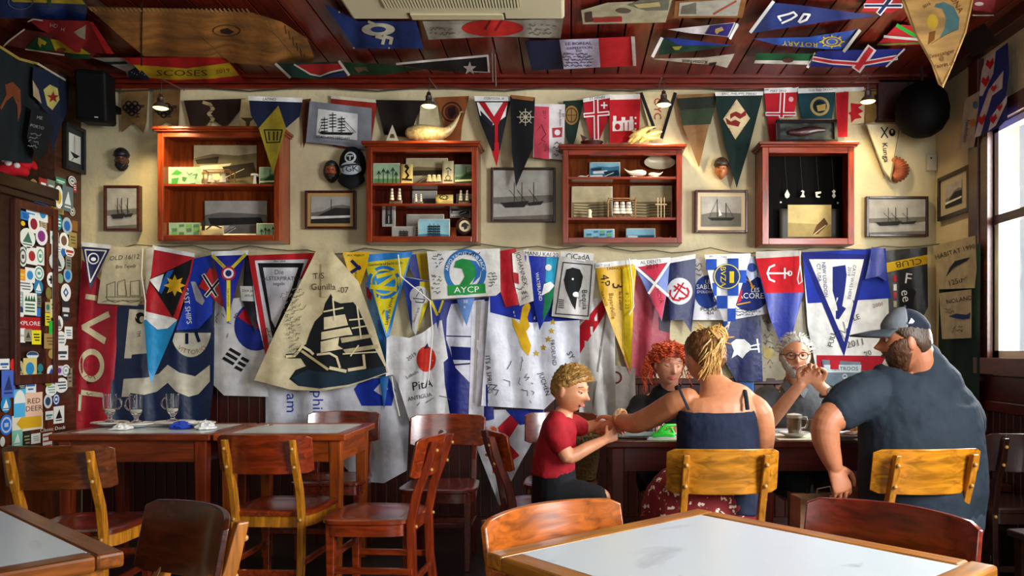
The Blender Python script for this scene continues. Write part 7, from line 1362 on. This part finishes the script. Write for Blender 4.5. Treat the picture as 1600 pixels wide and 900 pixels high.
def big_man():
    mb = MB(); d = 3.32; S = '#b87450'
    mb.limb(*rings([ring(1440,806,d,.22,.17), ring(1440,770,d,.23,.185), ring(1440,720,d,.23,.175), ring(1438,672,d - .01,.225,.145), ring(1430,630,d - .02,.195,.112), ring(1430,602,d - .02,.15,.085), ring(1436,585,d - .02,.10,.08), ring(1436,568,d - .04,.072,.072), ring(1430,548,d - .05,.066,.07)]), 26, up=UPZ)
    M = HM(P(1415, 534, 3.26), -104, 2, 0, .98)
    head_into(mb, M, True)
    mb.limb([P(1362,618,3.28), P(1335,628,3.26), P(1308,646,3.22), P(1291,662,3.2), P(1291,690,3.2), P(1303,727,3.2)], [.085, .08, .068, .058, .054, .034], 20)
    hand_into(mb, P(1304,729,3.2), P(1318,768,3.19) - P(1304,729,3.2), (.75, .2, .1), (.3, .9, 0), .9, 1.08, tcurl=.1)
    mb.limb([P(1474,640,3.32), P(1494,660,3.38), P(1496,700,3.5), P(1470,700,3.68), P(1420,690,3.82)], [.07, .066, .055, .045, .034], 18)
    hand_into(mb, P(1420,690,3.82), (-.8, .5, -.1), (-.4, -.6, .2), (0, 0, -1), .5, 1.05)
    for px in (1395, 1480):
        X = P(px, 800, 3.36).x
        mb.limb([P(px, 806, 3.36), P(px, 806, 3.6), P(px, 806, 3.84)], [.11, .10, .075], 14); mb.limb([(X, 3.85, .5), (X, 3.9, .28), (X, 3.92, .08)], [.07, .06, .04], 14); mb.limb([(X, 3.88, .045), (X, 4.08, .04)], [(.05, .035), (.045, .028)], 12)
    o = tag(skin_obj(mb, 'person', mat('skin', S)), 'big bearded man in dark t-shirt and cap seen from behind, one arm hanging down', 'person')
    face_parts(M, o, brow='#3a2416', lip='#8a4a3c', browk=1.4)
    sh = MB()
    sh.limb(*rings([ring(1440,800,d,.246,.2), ring(1440,765,d,.258,.21), ring(1440,720,d,.257,.2), ring(1437,672,d - .01,.25,.18), ring(1431,632,d - .02,.24,.15), ring(1436,606,d - .02,.212,.122), ring(1443,588,d - .02,.165,.108), ring(1443,572,d - .025,.1,.088), ring(1441,564,d - .03,.08,.08)]), 28, up=UPZ)
    sh.limb([P(1368,614,3.29), P(1338,624,3.26), P(1316,640,3.23)], [.1, .098, .086], 20)
    sh.limb([P(1482,630,3.3), P(1502,656,3.36), P(1500,690,3.44)], [.098, .095, .085], 18)
    s_ = skin_obj(sh, 't_shirt', mat('cloth', '#26303a'), o, .007, 3); wrinkles(s_, .010, .06)
    sr = MB(); sr.limb(*rings([ring(1440,792,d,.25,.2), ring(1440,818,d,.245,.2)]), 24, up=UPZ)
    for px in (1395, 1480): sr.limb([P(px, 806, 3.36), P(px, 808, 3.6), P(px, 808, 3.78)], [.13, .125, .1], 16)
    skin_obj(sr, 'shorts', mat('cloth', '#39444e'), o, .009, 2)
    shell(M, hairline(.6, .08, -.55), .007, 'hair', mat('hair', '#4a3524'), o, True, jag=.3)
    beard = beard_region(-.33)
    shell(M, beard, .007, 'beard', mat('hair', '#5a3a24'), o, True, jag=.5, thick=.006)
    cap_on(M, o, '#7c8288', '#18202e', '#4a4f56')
    MB().prism([M @ Vector((.066, .012 + a, .078 + b_)) for a, b_ in ((-.012, -.01), (.0, .012), (.012, -.002), (.004, -.01))], (M.to_3x3() @ Vector((.018, 0, .006)))).build('cap_logo', mat('plain', '#d8dcdc', .5), o)
big_man()
# ---------------------------------------------------------------- grey-haired man with glasses
def grey_man():
    mb = MB(); d = 4.5; S = '#bb7c58'
    mb.limb(*rings([ring(1246,752,d + .1,.17,.12), ring(1246,700,d + .06,.175,.12), ring(1246,650,d,.185,.12), ring(1246,618,d - .02,.18,.095), ring(1246,604,d - .03,.12,.075), ring(1245,594,d - .05,.062,.06), ring(1244,580,d - .09,.056,.058)]), 22, up=UPZ)
    M = HM(P(1242, 556, 4.36), -8, 4, 0, .99)
    head_into(mb, M, True)
    mb.limb([P(1196,622,d - .03), P(1184,640,d - .06), P(1184,668,d - .2), P(1198,664,4.22), P(1228,628,4.16), P(1250,602,4.13)], [.055, .055, .045, .04, .036, .027], 16)
    mb.limb([P(1296,622,d - .03), P(1310,640,d - .06), P(1325,664,d - .2), P(1320,656,4.22), P(1302,624,4.16), P(1283,603,4.13)], [.055, .055, .045, .04, .036, .027], 16)
    hand_into(mb, P(1252,600,4.13), (.55, -.1, .85), (-.3, -.2, .9), (.75, .1, -.5), 1.15, 1.0, tcurl=.5)
    hand_into(mb, P(1281,602,4.13), (-.55, -.1, .8), (.3, -.3, .9), (-.75, .1, -.5), 1.0, 1.0, tcurl=.5)
    for px in (1222, 1272):
        X = P(px, 700, 4.5).x; mb.limb([(X, 4.6, .52), (X, 4.35, .5), (X, 4.2, .49)], [.08, .075, .06], 12); mb.limb([(X, 4.2, .48), (X, 4.2, .25), (X, 4.22, .07)], [.055, .05, .035], 12); mb.limb([(X, 4.24, .04), (X, 4.05, .035)], [(.04, .03), (.04, .025)], 12)
    o = tag(skin_obj(mb, 'person', mat('skin', S)), 'grey-haired man with glasses facing the camera, hands clasped before his chin', 'person')
    face_parts(M, o, iris='#2a2a2c', brow='#8a8278', lip='#a05a4a')
    sh = MB(); sh.limb(*rings([ring(1246,745,d + .1,.19,.14), ring(1246,700,d + .06,.19,.135), ring(1246,650,d,.198,.135), ring(1246,620,d - .02,.19,.108), ring(1246,606,d - .03,.128,.085), ring(1245,598,d - .04,.078,.07)]), 24, up=UPZ)
    sh.limb([P(1200,620,d - .03), P(1184,638,d - .06), P(1183,655,d - .13)], [.068, .068, .06], 16); sh.limb([P(1292,620,d - .03), P(1310,638,d - .06), P(1320,654,d - .13)], [.068, .068, .06], 16)
    s_ = skin_obj(sh, 'polo_shirt', mat('cloth', '#4a4c4e'), o, .007, 2); wrinkles(s_, .01, .05)
    for s in (-1, 1): MB().prism([P(1244 + 3 * s, 612, 4.36), P(1244 + 14 * s, 594, 4.40), P(1244 + 24 * s, 600, 4.42), P(1244 + 12 * s, 622, 4.35)], (0, .008, 0)).build('collar', mat('cloth', '#55585a'), o)
    sr = MB()
    for px in (1222, 1272): X = P(px, 700, 4.5).x; sr.limb([(X, 4.62, .52), (X, 4.4, .51), (X, 4.2, .5)], [.1, .095, .08], 14)
    skin_obj(sr, 'trousers', mat('cloth', '#2a2c30'), o, .01, 2)
    def hl(x, y, z):
        return hairline(.62, .05, -.5)(x, y, z)
    shell(M, lambda x, y, z: hairline(.74, .1, -.5)(x, y, z), .006, 'hair', mat('hair', '#a8a49c'), o, True, jag=.8)
    rnd = random.Random(12); cs = []
    for k_ in range(240):
        a = rnd.uniform(-PI, PI); zt = rnd.uniform(.0, 1); r_ = math.sqrt(max(0, 1 - zt * zt)); x_, y_ = math.sin(a) * r_, -math.cos(a) * r_
        if hairline(.74, .15, -.4)(x_, y_, zt) < 0: continue
        p0 = head_pt(x_, y_, zt) + Vector((x_, y_, zt)) * .004; dv = Vector((x_ * .9 + rnd.uniform(-.4, .4), .5 + rnd.uniform(-.4, .4), .5 + rnd.uniform(-.3, .3))).normalized()
        cs.append([M @ p0, M @ (p0 + dv * .012), M @ (p0 + dv * .026 + Vector((x_ * .012, .01, -.006)))])
    strand_mesh('tufts', cs, mat('hair', '#c4c0b8'), o, .0026, 5)
    beard = beard_region(-.36)
    shell(M, beard, .005, 'beard', mat('hair', '#b4aca0'), o, True, jag=.5, thick=.005)
    gl = MB()
    for s in (-1, 1):
        gl.tube([M @ Vector((.032 * s + .024 * math.cos(a), -.103 + .006 * abs(math.cos(a)) * (1 if math.cos(a) * s > 0 else 0), .008 + .0195 * math.sin(a))) for a in [i * PI / 10 for i in range(20)]], .0022, 6, closed=True)
        gl.tube([M @ Vector((.056 * s, -.099, .014)), M @ Vector((.078 * s, -.05, .014)), M @ Vector((.082 * s, .015, .008))], .0022, 6)
    gl.tube([M @ Vector((-.009, -.104, .012)), M @ Vector((0, -.112, .015)), M @ Vector((.009, -.104, .012))], .0022, 6)
    gl.build('glasses', mat('plain', '#141416', .25), o, True)
    w_ = MB(); c = P(1291, 612, 4.145); ax = (P(1302, 624, 4.16) - P(1283, 603, 4.13)).normalized(); u = ax.orthogonal().normalized(); v = ax.cross(u)
    w_.tube([c + u * .034 * math.cos(a) + v * .034 * math.sin(a) for a in [i * PI / 10 for i in range(20)]], [(.010, .003)] * 20, 8, closed=True, up=ax); wo = w_.build('watch_strap', mat('plain', '#101014', .4), o, True)
    wd_ = MB(); f = Vector((.25, -.95, .15)).normalized(); wd_.tube([c + f * .03, c + f * .042], .019, 20); wd_.build('watch_case', mat('metal', '#d0d4d6', .2), o, True)
grey_man()
# ---------------------------------------------------------------- red-haired woman
def red_woman():
    mb = MB(); d = 4.62
    mb.limb(*rings([ring(1040,760,d + .1,.16,.12), ring(1040,705,d + .05,.155,.115), ring(1040,660,d,.165,.115), ring(1042,632,d - .02,.165,.09), ring(1044,617,d - .04,.1,.07), ring(1046,604,d - .06,.05,.05), ring(1047,592,d - .1,.047,.05)]), 22, up=UPZ)
    M = HM(P(1045, 570, 4.46), 12, 10, 4, .97)
    head_into(mb, M, False)
    mb.limb([P(1000,634,d - .02), P(990,655,d - .08), P(990,675,d - .22), P(1010,676,4.25), P(1035,676,4.12)], [.048, .046, .04, .034, .026], 16)
    mb.limb([P(1082,634,d - .02), P(1092,655,d - .08), P(1092,676,d - .22), P(1075,676,4.25), P(1055,676,4.12)], [.048, .046, .04, .034, .026], 16)
    hand_into(mb, P(1035,676,4.12), (.7, -.6, -.05), (0, .5, .6), (.2, .2, -1), .5, .92)
    hand_into(mb, P(1055,676,4.12), (-.7, -.6, -.05), (0, .5, .6), (-.2, .2, -1), .5, .92)
    for px in (1020, 1062):
        X = P(px, 700, 4.6).x; mb.limb([(X, 4.7, .52), (X, 4.45, .5), (X, 4.28, .49)], [.08, .075, .06], 12); mb.limb([(X, 4.28, .48), (X, 4.3, .25), (X, 4.32, .07)], [.055, .05, .035], 12); mb.limb([(X, 4.33, .04), (X, 4.15, .035)], [(.038, .03), (.038, .022)], 12)
    o = tag(skin_obj(mb, 'person', mat('skin', '#c88a6c')), 'woman with curly red hair and black top looking down at the table', 'person')
    face_parts(M, o, open_=-.2, brow='#8a4420', lip='#b04a44', male=False)
    sh = MB(); sh.limb(*rings([ring(1040,750,d + .1,.178,.135), ring(1040,705,d + .05,.17,.13), ring(1040,660,d,.178,.128), ring(1042,634,d - .02,.175,.1), ring(1044,620,d - .035,.11,.08)]), 24, up=UPZ)
    for s, a in ((-1, (1000, 990, 990)), (1, (1082, 1092, 1092))): sh.limb([P(a[0], 632, d - .02), P(a[1], 655, d - .08), P(a[2], 675, d - .22), P(a[2] - 14 * s, 676, 4.27)], [.062, .058, .052, .045], 16)
    s_ = skin_obj(sh, 'black_top', mat('cloth', '#0c0c10'), o, .007, 2); wrinkles(s_, .008, .05)
    sr = MB()
    for px in (1020, 1062): X = P(px, 700, 4.6).x; sr.limb([(X, 4.72, .52), (X, 4.5, .51), (X, 4.3, .5)], [.1, .095, .08], 14)
    skin_obj(sr, 'trousers', mat('cloth', '#16161c'), o, .01, 2)
    shell(M, hairline(.50, .05, -.7), .022, 'hair', mat('hair', '#a83c10'), o, False, jag=.5)
    rnd = random.Random(9); cs = []
    for k_ in range(330):
        a = rnd.uniform(-PI, PI); zt = rnd.uniform(-.05, 1)
        y_ = -math.cos(a) * math.sqrt(max(0, 1 - zt * zt)); x_ = math.sin(a) * math.sqrt(max(0, 1 - zt * zt))
        if hairline(.46, .02, -.7)(x_, y_, zt) < 0 or (y_ < -.25 and zt < .62): continue
        p0 = M @ (head_pt(x_, y_, zt, False) + Vector((x_, y_, zt)) * .018); out = (M.to_3x3() @ Vector((x_, y_ * (1 if y_ > 0 else .25), 0))).normalized() if abs(x_) + abs(y_) > .05 else Vector((1, 0, 0))
        L = rnd.uniform(.07, .20) * (1 if zt < .75 else .55) * (.35 if y_ < -.1 else 1); ph_ = rnd.random() * 6; cr_ = rnd.uniform(.007, .013); q = []
        side = out.cross(Vector((0, 0, 1)))
        for t in range(15):
            s = t / 14; fall = Vector((0, 0, -1)) * L * s * (.35 + .65 * s) + out * (.02 + .035 * math.sin(PI * min(1, s * .8))) * min(1, s * 2.5)
            q.append(p0 + fall + side * cr_ * math.cos(ph_ + t * 1.5) + out * cr_ * math.sin(ph_ + t * 1.5))
        cs.append(q)
    strand_mesh('curls', cs, mat('hair', '#c4481a'), o, .0042, 5)
red_woman()
# ---------------------------------------------------------------- boy
def boy():
    mb = MB(); d = 3.62; UX = (1, 0, 0)
    mb.limb(*rings([ring(866,778,d,.105,.085), ring(868,750,d,.108,.08), ring(870,715,d,.105,.072), ring(874,680,d,.115,.072), ring(876,660,d,.118,.058), ring(880,648,d,.06,.045), ring(884,638,d,.034,.036), ring(886,625,d,.033,.035)]), 20, up=UX)
    M = HM(P(890, 610, 3.6), 64, 12, 0, .86)
    head_into(mb, M, False)
    mb.limb([P(868,660,3.52), P(868,672,3.5), P(882,704,3.47), P(890,714,3.47), P(918,700,3.5), P(946,687,3.56)], [.036, .038, .034, .032, .028, .02], 14)
    hand_into(mb, P(947,686,3.56), P(966,676,3.62) - P(947,686,3.56), (-.1, .2, 1), (.2, .9, -.1), .7, .72)
    mb.limb([P(884,660,3.73), P(896,664,3.75), P(916,668,3.77), P(934,664,3.76), P(948,664,3.74)], [.036, .036, .032, .027, .02], 14)
    hand_into(mb, P(949,664,3.74), P(966,668,3.72) - P(949,664,3.74), (0, -.4, 1), (.2, -.8, -.4), .6, .72)
    for dd in (3.55, 3.69):
        mb.limb([P(868,772,dd), P(905,776,dd), P(938,778,dd)], [.066, .06, .045], 14); X = P(940, 778, dd).x
        mb.limb([(X, dd, .5), (X - .02, dd, .33), (X - .05, dd, .16)], [.044, .04, .028], 12); mb.limb([(X - .05, dd, .12), (X + .06, dd - .01, .1)], [(.03, .025), (.028, .02)], 10)
    o = tag(skin_obj(mb, 'person', mat('skin', '#cc8a62'), None, .0042), 'small blond boy in red t-shirt sitting in profile at the table', 'person')
    face_parts(M, o, open_=.7, brow='#a8804c', lip='#b4604e', male=False)
    sh = MB(); sh.tube(*[x for x in (rings([ring(864,742,d,.125,.1), ring(866,720,d,.124,.096), ring(870,690,d,.126,.088), ring(874,668,d,.132,.08), ring(876,656,d,.125,.066), ring(880,647,d,.072,.054)]))], 26, up=UX)
    sh.limb([P(870,660,3.53), P(868,674,3.5), P(877,694,3.48)], [.05, .052, .048], 16); sh.limb([P(882,660,3.72), P(895,664,3.75), P(906,667,3.76)], [.05, .05, .046], 16)
    s_ = skin_obj(sh, 't_shirt', mat('cloth', '#9c1420'), o, .006, 2); wrinkles(s_, .008, .04)
    pr = MB(); pr.limb(*rings([ring(866,782,d,.128,.105), ring(866,745,d,.126,.1), ring(867,733,d,.12,.095)]), 22, up=UX)
    for dd in (3.55, 3.69): pr.limb([P(868,774,dd), P(905,778,dd), P(928,780,dd)], [.083, .08, .068], 16)
    skin_obj(pr, 'shorts', mat('cloth', '#0d0d11'), o, .007, 2)
    shell(M, hairline(.52, .12, -.42), lambda x, y, z: .008 + .012 * max(0, z), 'hair', mat('hair', '#a87c3c'), o, False, jag=.9)
    rnd = random.Random(3); cs = []
    for k_ in range(260):
        a = rnd.uniform(-PI, PI); zt = rnd.uniform(.35, 1); r_ = math.sqrt(max(0, 1 - zt * zt)); x_, y_ = math.sin(a) * r_, -math.cos(a) * r_
        if hairline(.52, .2, -.3)(x_, y_, zt) < 0: continue
        p0 = head_pt(x_, y_, zt, False) + Vector((x_, y_, zt)) * .012; dv = Vector((x_ * .4 + rnd.uniform(-.3, .3), -.9, .35 + rnd.uniform(-.2, .3))).normalized()
        cs.append([M @ p0, M @ (p0 + dv * .014 + Vector((x_, y_, zt)) * .006), M @ (p0 + dv * .032 + Vector((x_, y_, zt)) * .006)])
    strand_mesh('tufts', cs, mat('hair', '#d0a458'), o, .003, 5)
boy()
# ---------------------------------------------------------------- carved masks on the wall
def mask(label, px, py, d, s, skin, hat, hatc, beard=None, yaw=0):
    c = P(px, py, d); M = HM(c, yaw, 0, 0, s); mb = MB(); head_into(mb, M, True)
    o = tag(skin_obj(mb, 'carved_mask', mat('plain', skin, .4), None, .004, 2), label, 'mask', 'small carved faces on the wall')
    for sx in (-1, 1): MB().ball(M @ Vector((.031 * sx, -.078, .012)), .010 * s, 8).build('eye', mat('plain', '#1a1210', .3), o, True)
    if beard: shell(M, lambda x, y, z: (-.34 - z) if y < .3 and not (abs(x) < .3 and -.56 < z < -.44) else ((.1 - z) if abs(x) > .7 and y < .3 else -1), .016, 'beard', mat('hair', beard), o, True, jag=.7)
    if hat == 'cap':
        shell(M, lambda x, y, z: z - .32, lambda x, y, z: .02 + .03 * max(0, z), 'cap', mat('plain', hatc, .5), o, True)
        MB().limb([M @ Vector((u * .085, -.10 + .03 * u * u, .045)) for u in (-1, -.4, .4, 1)], [(.02 * s, .006 * s)] * 4, 10, up=(0, 0, 1)).build('visor', mat('plain', hatc, .4), o, True)
    else:
        shell(M, lambda x, y, z: max(z - .45, .25 + y if abs(x) > .0 and y > -.35 else -1, abs(x) - .82), .022, 'hood', mat('plain', hatc, .5), o, True)
mask('small dark bearded sailor mask with black cap on the wall at left', 190, 251, D - .03, .50, '#4a2c1c', 'cap', '#101216', '#120e0c', 20)
mask('small sailor mask with dark green hood left of the black cap', 518, 268, D - .03, .52, '#9a4a2c', 'hood', '#1c2a22', '#2a1c14', 8)
mask('ruddy sailor mask with brown cap right of the third cabinet', 1127, 266, D - .03, .5, '#b4683a', 'cap', '#3a2a1c', None, -12)
